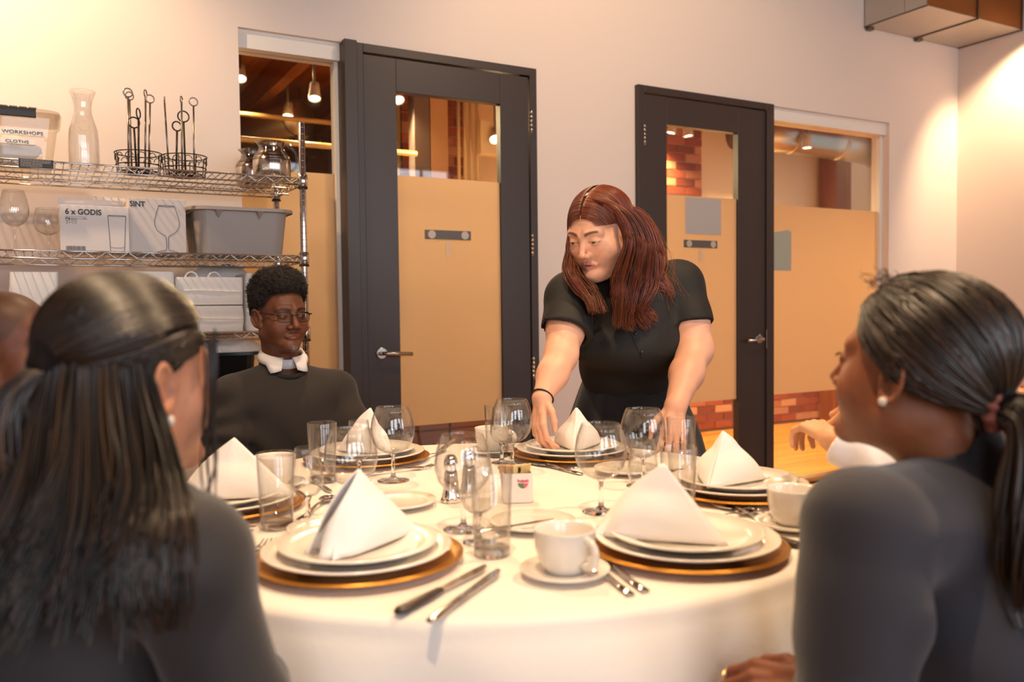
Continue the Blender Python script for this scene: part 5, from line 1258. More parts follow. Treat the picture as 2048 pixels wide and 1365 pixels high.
# ------------------------------------------------------------------ chairs
M_cfab = cloth_mat('black_chair_fabric', '#1d1816', 0.8); M_cmet = mat('black_chair_metal', '#171412', 0.35, 0.4)
def make_chair(loc, ang, label, back=0.80, z_seat=0.455):
    """ang: direction the sitter faces"""
    t = empty('banquet_chair', (loc[0], loc[1], 0), ang - math.pi / 2, label, 'chair', 'black banquet chairs')
    loops(MB(), [rloop(0.40, 0.40, 0.06, z_seat - 0.05), rloop(0.43, 0.43, 0.07, z_seat - 0.03), rloop(0.43, 0.43, 0.07, z_seat - 0.012), rloop(0.38, 0.38, 0.05, z_seat)]).build('seat', M_cfab, t)
    hb = back - 0.52
    o = loops(MB(), [[(p_[0], -0.235 - 0.10 * (p_[2] / hb) + p_[1] - 0.0, 0.52 + p_[2]) for p_ in rloop(0.38 - 0.05 * abs(2 * u - 1) ** 3, 0.045 - 0.015 * abs(2 * u - 1) ** 4, 0.012, hb * u)] for u in np.linspace(0, 1, 9)]).build('backrest', M_cfab, t)
    for zz in (0.55, 0.75, 0.93): MB().rod((-0.17, -0.235 - 0.10 * zz - 0.026, 0.52 + hb * zz), (0.17, -0.235 - 0.10 * zz - 0.026, 0.52 + hb * zz), 0.0035, 6).build('seam_piping', mat('brown_piping', '#4a3428', 0.6), t)
    for sx in (-1, 1):
        MB().rod((sx * 0.18, 0.17, z_seat - 0.05), (sx * 0.20, 0.20, 0), 0.012).build('leg', M_cmet, t)
        MB().tube([(sx * 0.18, -0.335, back - 0.02), (sx * 0.185, -0.24, 0.52), (sx * 0.185, -0.20, z_seat - 0.04), (sx * 0.20, -0.25, 0)], 0.012).build('leg', M_cmet, t)
    return t
def seat_xy(i, r):
    d = SET[i] - TC; d = d / np.linalg.norm(d); return TC + d * r, math.atan2(-d[1], -d[0])
Zv = np.array([0, 0, 1.0])
def person(name, label, base): return tag(bpy.data.objects.new(name, None), label, 'person')
def begin(label, base):
    o = bpy.data.objects.new('person', None); COL.objects.link(o); o.location = base; o.empty_display_size = 0.1; return tag(o, label, 'person')
def arm_colors(V, skin, seed=1):
    C = np.repeat(np.array(lin(skin)[:3])[None], len(V), 0); return C * (1 + 0.05 * Waves(seed, 10, 30, 200)(V))[:, None]
def seated_legs(hip, fwd, right, knee_d=0.44, spread=0.09, zs=0.50):
    ch = []
    for s in (-1, 1):
        h_ = np.array(hip) + right * s * 0.085; k = np.array([hip[0], hip[1], zs + 0.02]) + fwd * knee_d + right * s * spread; a = k * np.array([1, 1, 0]) + np.array([0, 0, 0.09]) - fwd * 0.03
        ch.append(([np.array([h_[0], h_[1], zs + 0.045]), k, a], [0.085, 0.06, 0.042]))
    return ch
def shoes(parent, chs, fwd, m):
    for pts, rs in chs:
        a = np.array(pts[-1]); f = fwd / np.linalg.norm(fwd); r = np.cross(f, Zv); R = np.stack([r, f, Zv], 1)
        V, F = sdf_mesh(lambda P: smax(smin(oell(P, a + f * 0.07 - Zv * 0.055, (0.042, 0.12, 0.04), R), cone(P, a - Zv * 0.02, a - Zv * 0.06, 0.045, 0.045), 0.03), 0.003 - P[:, 2], 0.004), a - 0.22, a + np.array([0.22, 0.22, 0.1]), 0.008)
        np_mesh('shoe', [(V, F)], m, parent)
M_shoe = mat('black_leather', '#14110f', 0.35)
def trousers(parent, hip, chs, m, right, fwd, r=(0.17, 0.13, 0.12)):
    R = np.stack([right, fwd, Zv], 1)
    def fn(P):
        d = oell(P, hip, r, R)
        for pts, rs in chs: d = smin(d, chain(P, pts, [q + 0.012 for q in rs], 0.04), 0.05)
        return smax(d, 0.07 - P[:, 2], 0.005)
    lo, hi = bounds(chs, [], 0.1); np_mesh('trousers', [sdf_mesh(fn, np.minimum(lo, np.array(hip) - 0.2), np.maximum(hi, np.array(hip) + 0.2), 0.012)], m, parent)
# ================================================================== seated man in glasses
def build_man():
    fw = -HF * 0.87 + HR * 0.49; rt = np.cross(fw, Zv); Rb = np.stack([rt, fw, Zv], 1)
    skin = '#623823'
    H = Head(at(561, 634, 2.70), -HF * 0.74 + HR * 0.67 - Zv * 0.03, 0.0, 0.91, 1.04, 0.3, 1.1, nose=1.22, lips=0.72, eye=0.5, brow_dz=-0.003, neck=0.060, neck_to=at(566, 752, 2.75))
    shR, shL = at(466, 798, 2.65), at(670, 788, 2.84); elR, elL = at(447, 935, 2.60), at(722, 925, 2.78); wrR, wrL = at(545, 985, 2.42), at(620, 985, 2.46)
    hip = np.array([*(at(572, 900, 2.78)[:2]), 0.56]); chest = at(570, 862, 2.74); belly = at(574, 965, 2.76)
    o = begin('young man in dark sweater and glasses seated by the wire shelf', (hip[0], hip[1], 0))
    # body
    hd = [hand(wrR, wrL - wrR + fw * 0.05, Zv, -1, curl=(0.5, 0.5, 0.4), scale=1.0), hand(wrL, wrR - wrL + fw * 0.06, Zv + fw * 0.2, 1, curl=(0.5, 0.5, 0.4))]
    hd[1] = [(a + Zv * 0.03, b + Zv * 0.03, ra, rb) for a, b, ra, rb in hd[1]]
    ch = [([shR, elR, wrR], [0.05, 0.043, 0.028]), ([shL, elL, wrL], [0.05, 0.043, 0.028])]
    fa = limb_fn(ch, hd)
    def torso(P): return smin(smin(cone(P, shR, shL, 0.06, 0.06), oell(P, chest, (0.165, 0.11, 0.17), Rb), 0.05), oell(P, belly, (0.15, 0.11, 0.17), Rb), 0.05)
    Vh = H.mesh(0.0024); Va = sdf_mesh(fa, *bounds(ch, hd), 0.0045); Vt = sdf_mesh(torso, chest - 0.35, chest + 0.35, 0.012)
    def hl(x, y, z):
        f = z - np.interp(y, [-0.11, -0.06, 0.0, 0.03, 0.06, 0.10], [-0.045, -0.035, 0.012, 0.03, 0.075, 0.085]); return np.clip(f / 0.012, 0, 1) * 0.85 * ((np.abs(x) < 0.074) | (y < -0.02))
    Ch = H.colors(Vh[0], skin, '#74402f', '#0e0705', '#150d09', hl, stubble=0.9, blush='#7c4129', seed=3)
    p = H.loc(Vh[0].astype(f32)); gy = np.exp(-((p[:, 0]) / 0.012) ** 2 - ((p[:, 2] + 0.107) / 0.009) ** 2) * (p[:, 1] > 0.05) * np.clip(0.5 + 0.6 * Waves(8, 8, 900, 1800)(p), 0, 1); Ch = Ch * (1 - gy[:, None]) + np.array(lin('#a89b90')[:3]) * gy[:, None]
    np_mesh('body', [Vh, Va, Vt], M_skin, o, [Ch, arm_colors(Va[0], skin), arm_colors(Vt[0], skin)])
    eyes(o, H, H.R @ np.array([0.0, 1, -0.08]), '#2a170d')
    # hair: short curls with a faded side
    w1, w2, w3 = Waves(21, 14, 250, 420), Waves(22, 14, 500, 800), Waves(23, 8, 60, 120)
    def hair(P):
        q = H.loc(P); d = ell(q, (0, -0.028, 0.078), (0.094, 0.112, 0.098)); d = smin(d, ell(q, (0, 0.03, 0.118), (0.074, 0.064, 0.048)), 0.03)
        d = smin(d, ell(q, (0, -0.075, 0.035), (0.072, 0.045, 0.07)), 0.03)
        f = np.interp(q[:, 1], [-0.13, -0.07, -0.02, 0.015, 0.045, 0.075, 0.12], [-0.035, -0.02, 0.022, 0.04, 0.078, 0.088, 0.094]); d = smax(d, (f - q[:, 2]) * 0.8, 0.012)
        return (d - 0.003 * w3(q) - 0.0022 * w1(q) - 0.0015 * w2(q)) * H.s
    hv = sdf_mesh(hair, H.world((0, -0.02, 0.06)) - 0.16, H.world((0, -0.02, 0.06)) + 0.16, 0.0026)
    ho = np_mesh('hair', [hv], M_curl, o)
    # curls standing off the outline
    g = np.random.default_rng(5); idx = g.choice(len(hv[0]), 2600, replace=False); base = hv[0][idx]; cen = H.world((0, -0.02, 0.045)); nr = base - cen; nr /= np.linalg.norm(nr, axis=1, keepdims=True)
    ok = H.loc(base.astype(f32))[:, 2] > 0.03; base, nr = base[ok], nr[ok]; K = 8; t = np.linspace(0, 1, K)[None, :, None]; a1 = np.cross(nr, g.normal(size=nr.shape)); a1 /= np.linalg.norm(a1, axis=1, keepdims=True); a2 = np.cross(nr, a1)
    ph = g.uniform(0, 6.28, (len(base), 1, 1)) + t * 9; P = base[:, None] - nr[:, None] * 0.002 + nr[:, None] * t * g.uniform(0.005, 0.012, (len(base), 1, 1)) + 0.0022 * (np.cos(ph) * a1[:, None] + np.sin(ph) * a2[:, None])
    strand_object('hair_curls', P, 0.0006, 0.0003, ['#140c08', '#241610'], M_hair, o, 6, 3)
    # sweater
    wr = Waves(31, 10, 14, 40)
    def sweater(P):
        d = cone(P, shR, shL, 0.072, 0.072); d = smin(d, oell(P, chest, (0.182, 0.125, 0.18), Rb), 0.06); d = smin(d, oell(P, belly, (0.178, 0.135, 0.18), Rb), 0.06)
        nb = at(566, 752, 2.75); d = smin(d, cone(P, nb - Zv * 0.012, shR, 0.062, 0.06), 0.05); d = smin(d, cone(P, nb - Zv * 0.012, shL, 0.062, 0.06), 0.05)
        for s_, e_, w_ in ((shR, elR, wrR), (shL, elL, wrL)): 
            a_ = chain(P, [s_, s_ * 0.5 + e_ * 0.5, e_, w_ * 0.9 + e_ * 0.1], [0.078, 0.074, 0.064, 0.046], 0.03); d = smin(d, a_, 0.008)
        d = d - 0.0045 * wr(P) - 0.005 * np.sin(P[:, 2] * 55 + 6 * wr(P * 0.5)) * np.clip((0.98 - P[:, 2]) * 6, 0, 1)
        d = smax(d, -cone(P, at(562, 690, 2.72), at(568, 738, 2.735), 0.050, 0.061), 0.008)
        return smax(d, 0.50 - P[:, 2], 0.01)
    sv = sdf_mesh(sweater, np.minimum(chest, belly) - np.array([0.42, 0.42, 0.3]), np.maximum(chest, belly) + np.array([0.42, 0.42, 0.3]), 0.0065)
    np_mesh('sweater', [sv], cloth_mat('charcoal_sweater', '#241d19', 0.9, 300, 0.1, 0.08), o)
    # neck rib
    nc = at(568, 733, 2.735); tilt = fw * 0.25 - Zv * 0.02
    P = [nc + rt * 0.070 * math.cos(a) + (fw * 0.074 - Zv * 0.030) * math.sin(a) for a in np.linspace(0, 2 * math.pi, 40, endpoint=False)]
    mb = MB().tube([p_ - np.array(o.location) for p_ in P], 0.0085, 8, closed=True); mb.build('neck_rib', mat('black_rib', '#171413', 0.9, bump=0.3, bscale=400), o)
    # shirt collar: band round the neck with two pointed flaps
    M_sh = mat('white_shirt_fine', '#dcd6d2', 0.8, bump=0.05, bscale=300)
    cc = at(566, 717, 2.735); G = []
    for a in np.linspace(math.radians(103), math.radians(437), 40):
        c_, s_ = math.cos(a), math.sin(a); fl = max(0, s_)                       # s_ > 0 is the front
        base_ = cc + rt * 0.064 * c_ + fw * 0.062 * s_ - Zv * (0.020 * s_); top = base_ + Zv * 0.022; nearf = max(0, 1 - abs(abs(math.degrees(a) - 270) - 152) / 26)
        out = rt * c_ + fw * s_; edge = top - Zv * (0.028 + 0.020 * nearf) + out * (0.016 + 0.008 * nearf) + rt * np.sign(c_) * 0.016 * nearf
        G.append([base_ - out * 0.002, top - out * 0.003, top + Zv * 0.003 + out * 0.002, (top + edge) / 2 + out * 0.006, edge])
    mb = MB().grid([[p_ - np.array(o.location) for p_ in r_] for r_ in G]); co = mb.build('shirt_collar', M_sh, o); md_ = co.modifiers.new('t', 'SOLIDIFY'); md_.thickness = 0.0016
    bb = cc + fw * 0.060 - rt * 0.0 - Zv * 0.018
    mb = MB()
    G = [[cc + rt * 0.060 * math.cos(a) + fw * 0.060 * math.sin(a) + Zv * (z_ - 0.020 * math.sin(a)) - np.array(o.location) for z_ in (-0.012, 0.008, 0.018)] for a in np.linspace(math.radians(20), math.radians(160), 20)]
    so = mb.grid(G).build('shirt_front', mat('striped_shirt', '#bfc0c8', 0.8), o); md_ = so.modifiers.new('t', 'SOLIDIFY'); md_.thickness = 0.001
    c_ = cc + rt * 0.034 + fw * 0.053 - Zv * 0.008 - np.array(o.location); MB().sphere(c_, 0.0042, 10, 8).build('collar_button', mat('navy_button', '#1c2350', 0.3), o)
    # glasses
    gl = bpy.data.objects.new('eyeglasses', None); COL.objects.link(gl); gl.parent = o; lo_ = np.array(o.location); L_ = lambda q: H.world(q) - lo_
    M_fr = mat('dark_spectacle_frame', '#241d1c', 0.35, 0.3)
    for sx in (-1, 1):
        pts = []
        for a in np.linspace(0, 2 * math.pi, 32, endpoint=False):
            c_, s_ = math.cos(a), math.sin(a); q = (abs(c_) ** 4 + abs(s_) ** 4) ** -0.25; pts.append(L_((sx * (0.0345 + 0.0245 * c_ * q), 0.1085 - 0.006 * abs(0.0345 + 0.0245 * c_ * q) / 0.03, 0.003 + 0.0155 * s_ * q - (0.002 if s_ < 0 else 0))))
        MB().tube(pts, 0.0010, 6, closed=True).build('rim', M_fr, gl)
        MB().tube([pts[k] for k in range(1, 16)], 0.0016, 6).build('brow_bar', M_fr, gl)
        cpt = np.mean(pts, 0); MB().add([cpt] + pts, [(0, 1 + k, 1 + (k + 1) % 32) for k in range(32)]).build('lens', thin_glass('spectacle_lens', (0.93, 0.92, 0.9), (0.8, 0.8, 0.8), 1.6), gl)
        MB().tube([L_((sx * 0.059, 0.099, 0.012)), L_((sx * 0.074, 0.086, 0.012)), L_((sx * 0.079, 0.03, 0.014)), L_((sx * 0.080, -0.005, 0.016)), L_((sx * 0.079, -0.022, 0.002))], [0.0022, 0.0022, 0.0018, 0.0016, 0.0014], 6).build('temple_arm', M_fr, gl)
    MB().tube([L_((-0.0105, 0.1065, 0.008)), L_((0, 0.110, 0.011)), L_((0.0105, 0.1065, 0.008))], 0.0014, 6).build('bridge', M_fr, gl)
    chs = seated_legs(hip, fw, rt, 0.42); trousers(o, hip - Zv * 0.0, chs, cloth_mat('dark_trousers', '#1f1c1d'), rt, fw); shoes(o, chs, fw, M_shoe)
    make_chair(hip[:2] + fw[:2] * 0.06, math.atan2(fw[1], fw[0]), 'black banquet chair under the man in glasses', 0.86)
build_man()
# ================================================================== woman leaning over the table
def build_server():
    fw = -HF * 0.90 - HR * 0.36; fw = fw / np.linalg.norm(fw); rt = np.cross(fw, Zv)
    skin = '#e0a98c'
    H = Head(at(1198, 468, 2.45), -HF * 0.72 - HR * 0.55 - Zv * 0.38, 0.03, 0.97, 1.08, 1.15, 1.08, nose=0.92, lips=0.95, eye=0.40, neck=0.054, mouth=0.002, neck_to=at(1258, 590, 2.62))
    shR, shL = at(1142, 598, 2.50), at(1360, 574, 2.62)
    elR, elL = at(1122, 712, 2.38), at(1389, 700, 2.56); wrR, wrL = at(1084, 797, 2.27), at(1352, 812, 2.37)
    chest, belly, hip = at(1252, 640, 2.63), at(1254, 738, 2.74), at(1264, 815, 2.84)
    foot = np.array([*at(1268, 900, 2.86)[:2], 0.0])
    o = begin('woman with long auburn hair in black blouse leaning over the table', tuple(foot))
    hr = hand(wrR, at(1074, 862, 2.24) - wrR, HF * -0.35 - HR * 0.75 + Zv * 0.55, -1, curl=(0.45, 0.55, 0.4), spread=0.05, scale=0.86, thumb=0.3)
    hl_ = hand(wrL, at(1344, 902, 2.31) - wrL, HF * -0.9 + Zv * 0.25, 1, curl=(0.12, 0.22, 0.15), spread=0.10, scale=0.93, thumb=0.8)
    ch = [([shR, shR * 0.45 + elR * 0.55, elR, elR * 0.55 + wrR * 0.45, wrR], [0.062, 0.051, 0.043, 0.039, 0.027]), ([shL, shL * 0.45 + elL * 0.55, elL, elL * 0.55 + wrL * 0.45, wrL], [0.066, 0.060, 0.052, 0.046, 0.031])]
    fa = limb_fn(ch, [hr, hl_])
    bx_ = np.stack([rt, np.cross(np.cross(rt, fw) * 0 + (chest - hip) / np.linalg.norm(chest - hip), rt), (chest - hip) / np.linalg.norm(chest - hip)], 1)
    def torso(P): return smin(oell(P, chest, (0.15, 0.10, 0.14), bx_), oell(P, belly, (0.13, 0.10, 0.14), bx_), 0.05)
    legs = []
    for s in (-1, 1): a = foot + rt * s * 0.10; legs.append(([hip + rt * s * 0.09, hip * 0.4 + a * 0.6 + Zv * 0.02 + rt * s * 0.01, a + Zv * 0.09], [0.10, 0.062, 0.040]))
    lf = limb_fn(legs, [])
    Vh = H.mesh(0.0024); Va = sdf_mesh(fa, *bounds(ch, [hr, hl_]), 0.0034); Vt = sdf_mesh(torso, chest - 0.35, chest + 0.3, 0.012); Vl = sdf_mesh(lf, *bounds(legs, []), 0.012)
    def hln(x, y, z): return np.clip((np.interp(z, [-0.1, -0.02, 0.03, 0.06, 0.085, 0.11], [-0.02, -0.01, 0.02, 0.055, 0.083, 0.2]) - y) / 0.008, 0, 1) * (x < 0.076) * np.clip((z + 0.03) / 0.02, 0, 1)
    np_mesh('body', [Vh, Va, Vt, Vl], M_skin, o, [H.colors(Vh[0], skin, '#c47b6d', '#4a2b1f', '#4a2213', hln, blush='#d07c66', seed=4), arm_colors(Va[0], skin, 2), arm_colors(Vt[0], skin), arm_colors(Vl[0], '#2b2220')])
    eyes(o, H, H.R @ np.array([0.0, 0.95, -0.30]), '#3d2a1c')
    shoes(o, legs, fw, M_shoe)
    # bracelet
    lo_ = np.array(o.location); d = (wrR - elR) / np.linalg.norm(wrR - elR); u = np.cross(d, Zv); u /= np.linalg.norm(u); v = np.cross(d, u); c = wrR - d * 0.004
    MB().tube([c + 0.0300 * (math.cos(a) * u + math.sin(a) * v) - lo_ for a in np.linspace(0, 2 * math.pi, 28, endpoint=False)], 0.0026, 6, closed=True).build('hair_tie_bracelet', mat('black_elastic', '#15110f', 0.7), o)
    # blouse
    w = Waves(41, 10, 14, 38); w2 = Waves(42, 6, 40, 80)
    neck_c = at(1262, 592, 2.62)
    def blouse(P):
        d = oell(P, chest, (0.172, 0.125, 0.155), bx_); d = smin(d, oell(P, at(1222, 690, 2.56), (0.135, 0.085, 0.080), bx_), 0.05); d = smin(d, oell(P, at(1290, 690, 2.60), (0.12, 0.085, 0.085), bx_), 0.05)
        d = smin(d, oell(P, belly, (0.158, 0.130, 0.145), bx_), 0.06)
        d = smin(d, cone(P, shR, shL, 0.066, 0.070), 0.05)
        d = smin(d, cone(P, neck_c + HF * 0.03, shR, 0.058, 0.062), 0.05); d = smin(d, cone(P, neck_c + HF * 0.03, shL, 0.058, 0.064), 0.05)
        for s_, e_, r1 in ((shR, elR, 0.080), (shL, elL, 0.082)):
            cuff = s_ * 0.36 + e_ * 0.64; dd = (e_ - s_) / np.linalg.norm(e_ - s_); a_ = cone(P, s_, cuff + dd * 0.03, 0.076, r1 - 0.004); a_ = smax(a_, ((P - cuff.astype(f32)) @ dd.astype(f32)), 0.006)
            inner = cone(P, s_ * 0.2 + e_ * 0.8, e_, 0.066, 0.066); a_ = smax(a_, -cone(P, cuff - dd * 0.010, e_, 0.064, 0.064), 0.004); d = smin(d, a_, 0.02)
        d = d - 0.0035 * w(P) - 0.0015 * w2(P)
        d = smax(d, -cone(P, H.world((0, -0.03, -0.09)), neck_c - HF * 0.02 + Zv * 0.0, 0.056, 0.062), 0.008)
        d = smax(d, -cone(P, neck_c - HF * 0.085, at(1236, 626, 2.49), 0.050, 0.016), 0.01)
        # hem
        ax = bx_[:, 2]; d = smax(d, -((P - at(1254, 762, 2.74).astype(f32)) @ ax.astype(f32)) - 0.012 * np.sin(P[:, 0] * 14), 0.006)
        return d
    bv = sdf_mesh(blouse, chest - np.array([0.36, 0.36, 0.30]), chest + np.array([0.36, 0.36, 0.22]), 0.0055)
    M_bl = cloth_mat('black_crepe', '#14100c', 0.75, 260, 0.15, 0.0); np_mesh('blouse', [bv], M_bl, o)
    # placket with buttons, collar lapels
    def on_surf(px, py, d0=2.3):
        r_ = ray(px, py); t = d0
        for _ in range(60):
            q = (CAM + r_ * t).astype(f32)[None]; e = float(blouse(q)[0])
            if e < 0.0008: break
            t += max(e * 0.7, 0.0008)
        return CAM + r_ * t
    for px, py in ((1271, 668), (1284, 705), (1256, 632)):
        q = on_surf(px, py) - lo_; MB().sphere(q - HF * 0.001, (0.0052, 0.0052, 0.0052), 12, 8).build('button', mat('dark_button', '#2b2622', 0.25), o)
    pl_ = [on_surf(px, py) - lo_ - HF * 0.0015 for px, py in ((1238, 625), (1252, 650), (1262, 668), (1272, 690), (1282, 715), (1286, 742))]
    MB().tube(pl_, 0.0012, 5).build('placket_seam', M_bl, o)
    # skirt
    wk = Waves(43, 8, 8, 22)
    wst = at(1257, 748, 2.77); hem = foot + Zv * 0.42
    def skirt(P):
        t = np.clip((wst[2] - P[:, 2]) / (wst[2] - hem[2]), 0, 1); c = wst[None] + (hem - wst)[None] * t[:, None]; q = P - c.astype(f32); a = q @ rt.astype(f32); b = q @ fw.astype(f32)
        ra = np.interp(t, [0, 0.15, 0.4, 1], [0.142, 0.175, 0.225, 0.30]); rb = np.interp(t, [0, 0.15, 0.4, 1], [0.118, 0.15, 0.175, 0.25]); ang = np.arctan2(b, a)
        k = np.sqrt((a / ra) ** 2 + (b / rb) ** 2); d = (k - 1) * np.minimum(ra, rb) * 0.9 - (0.004 + 0.02 * t) * np.sin(9 * ang + 2) * 0.6 - 0.004 * wk(P)
        d = smax(d, P[:, 2] - wst[2], 0.01); return smax(d, hem[2] - P[:, 2], 0.006)
    np_mesh('skirt', [sdf_mesh(skirt, np.minimum(wst, hem) - np.array([0.42, 0.42, 0.03]), np.maximum(wst, hem) + np.array([0.42, 0.42, 0.03]), 0.008)], cloth_mat('black_skirt_cloth', '#121013', 0.85, 200), o)
    # hair
    def cap(P):
        q = H.loc(P); d = ell(q, (0, -0.020, 0.050), (0.0865, 0.1065, 0.0865)); f = np.interp(q[:, 2], [-0.1, -0.03, 0.0, 0.03, 0.06, 0.085, 0.11, 0.15], [-0.01, 0.0, 0.012, 0.03, 0.060, 0.078, 0.105, 0.2]); d = smax(d, (q[:, 1] - f) * 0.8, 0.012)
        part = np.exp(-(q[:, 0] / 0.006) ** 2) * np.clip(q[:, 1] * 20, 0, 1) * 0.0025; return (d + part) * H.s
    G_ = [([(1180, 400, 2.40), (1152, 425, 2.42), (1147, 470, 2.45), (1138, 520, 2.44), (1150, 565, 2.39), (1182, 622, 2.37)], 0.018), ([(1190, 398, 2.46), (1160, 440, 2.50), (1148, 510, 2.48), (1165, 560, 2.42), (1203, 620, 2.38)], 0.022),
          ([(1185, 398, 2.37), (1228, 415, 2.33), (1256, 470, 2.33), (1250, 530, 2.35), (1232, 585, 2.37), (1243, 648, 2.40)], 0.022), ([(1190, 396, 2.39), (1250, 425, 2.36), (1278, 485, 2.37), (1268, 545, 2.39), (1250, 600, 2.41), (1262, 652, 2.42)], 0.026),
          ([(1200, 393, 2.42), (1268, 430, 2.41), (1296, 495, 2.42), (1285, 555, 2.44), (1272, 600, 2.45), (1290, 648, 2.46)], 0.028), ([(1208, 392, 2.46), (1280, 430, 2.47), (1308, 500, 2.48), (1300, 560, 2.49), (1285, 612, 2.48), (1298, 640, 2.48)], 0.028),
          ([(1215, 392, 2.50), (1288, 435, 2.53), (1318, 505, 2.55), (1320, 555, 2.53), (1335, 590, 2.52)], 0.022), ([(1212, 395, 2.5), (1270, 440, 2.58), (1290, 510, 2.60), (1300, 570, 2.58), (1290, 610, 2.55)], 0.026)]
    guides = [(np.array([at(*q) for q in g_]), r_) for g_, r_ in G_]
    wv = Waves(45, 8, 40, 90)
    def base(P):
        d = cap(P)
        for g_, r_ in guides: d = smin(d, chain(P, list(g_[1:]), [0.006] + [r_ * 0.62] * (len(g_) - 3) + [r_ * 0.2], 0.010), 0.008)
        face = ell(H.loc(P), (0, 0.075, -0.03), (0.058, 0.075, 0.105)); d = smax(d, -face * H.s, 0.006)
        return d - 0.002 * wv(P)
    lo2 = np.min([g_.min(0) for g_, _ in guides], 0) - 0.05; hi2 = np.max([g_.max(0) for g_, _ in guides], 0) + 0.05; cb = H.world((0, 0, 0.03)); hb = sdf_mesh(base, np.minimum(lo2, cb - 0.15), np.maximum(hi2, cb + 0.15), 0.004)
    ho = np_mesh('hair', [hb], M_hairb, o, [np.repeat(np.array(lin('#4f2211')[:3])[None], len(hb[0]), 0)])
    g = np.random.default_rng(12); paths = []
    for gi, (g_, r_) in enumerate(guides):
        S = 230; c = smooth_paths(np.repeat(g_[None], S, 0), 26); t = np.linspace(0, 1, 26)[None, :, None]; off = g.normal(size=(S, 1, 3)); off /= np.linalg.norm(off, axis=2, keepdims=True); off *= g.uniform(0.35, 1.12, (S, 1, 1)) * r_
        amp = np.clip(t * 1.6, 0.25, 1) * np.where(t > 0.85, 0.75, 1.0); ph = g.normal(0, 0.35, (S, 1, 1)) + gi; wave = 0.011 * np.clip((t - 0.35) * 2, 0, 1) * np.sin(t * 15 + ph)
        paths.append(c + off * amp + wave * (HR * 0.9 + Zv * 0.1) + 0.008 * np.clip((t - 0.35) * 2, 0, 1) * np.cos(t * 15 + ph) * HF)
    # scalp strands combed from the parting
    S = 800; u = g.uniform(-0.08, 0.105, S); sg = g.choice([-1, 1], S); th = np.linspace(0.06, 1.65, 26); pts = np.zeros((S, 26, 3)); a_, b_, c_ = 0.0885, 0.1085, 0.0885
    for k in range(S):
        y0 = u[k] / b_; rr_ = math.sqrt(max(1 - y0 * y0, 0.05)); yy = u[k] - 0.035 * (th / 1.65) ** 1.5 * (1.0 if u[k] > 0.02 else 0.5)
        pts[k] = np.stack([sg[k] * a_ * rr_ * np.sin(th), yy - 0.020, 0.050 + c_ * rr_ * np.cos(th) - 0.02 * np.clip(th - 1.3, 0, 1)], 1)
    sc_p = (H.p + (pts * H.s) @ H.R.T)
    paths.append(sc_p); P = np.concatenate(paths)
    P = push_out(P, lambda Q: np.minimum(H.sdf(Q), blouse(Q)), 0.004, 2)
    strand_object('hair_strands', P, 0.00115, 0.0005, ['#3a170b', '#64290f', '#7d3a18'], M_hair, o, 14, 4)
    # flyaway wisps
    S = 60; c0 = smooth_paths(np.repeat(guides[6][0][None], S, 0), 20); t = np.linspace(0, 1, 20)[None, :, None]; c0 = c0 + g.normal(0, 0.03, (S, 1, 3)) * t + 0.012 * np.sin(t * 11 + g.uniform(0, 6, (S, 1, 1))) * g.normal(0, 1, (S, 1, 3)) * t
    strand_object('hair_wisps', c0, 0.0005, 0.0003, ['#7d3a18', '#a0582a'], M_hair, o, 15, 3)
build_server()
# ================================================================== foreground people
def strands_on_scalp(H, starts, ends, K=20, lift=0.012, shape=(0.086, 0.107, 0.092), cen=(0, -0.02, 0.05)):
    """combed strands between pairs of head-space points, riding on the skull ellipsoid"""
    t = np.linspace(0, 1, K)[None, :, None]; s = (starts - np.array(cen)) / np.array(shape); e = (ends - np.array(cen)) / np.array(shape)
    rs = np.linalg.norm(s, axis=1)[:, None, None]; re = np.linalg.norm(e, axis=1)[:, None, None]; p = s[:, None] * (1 - t) + e[:, None] * t; p /= np.linalg.norm(p, axis=2, keepdims=True); p = p * (np.maximum(rs * (1 - t) + re * t, 1.0 + lift * 4 * t * (1 - t)))
    return p * np.array(shape) + np.array(cen)
def relax(P, fn, gap, it=14):
    for _ in range(it): P[:, 1:-1] = 0.5 * P[:, 1:-1] + 0.25 * (P[:, :-2] + P[:, 2:])
    return push_out(P, fn, gap * 0.6, 1)
def drop_face(P):
    lim = np.interp(P[..., 2], [-0.1, -0.045, -0.02, 0.0, 0.03, 0.06, 0.085, 0.11, 0.15], [-0.03, -0.03, -0.02, 0.0, 0.036, 0.062, 0.082, 0.108, 0.2]); return P[(P[..., 1] <= lim + 0.004).all(1)]
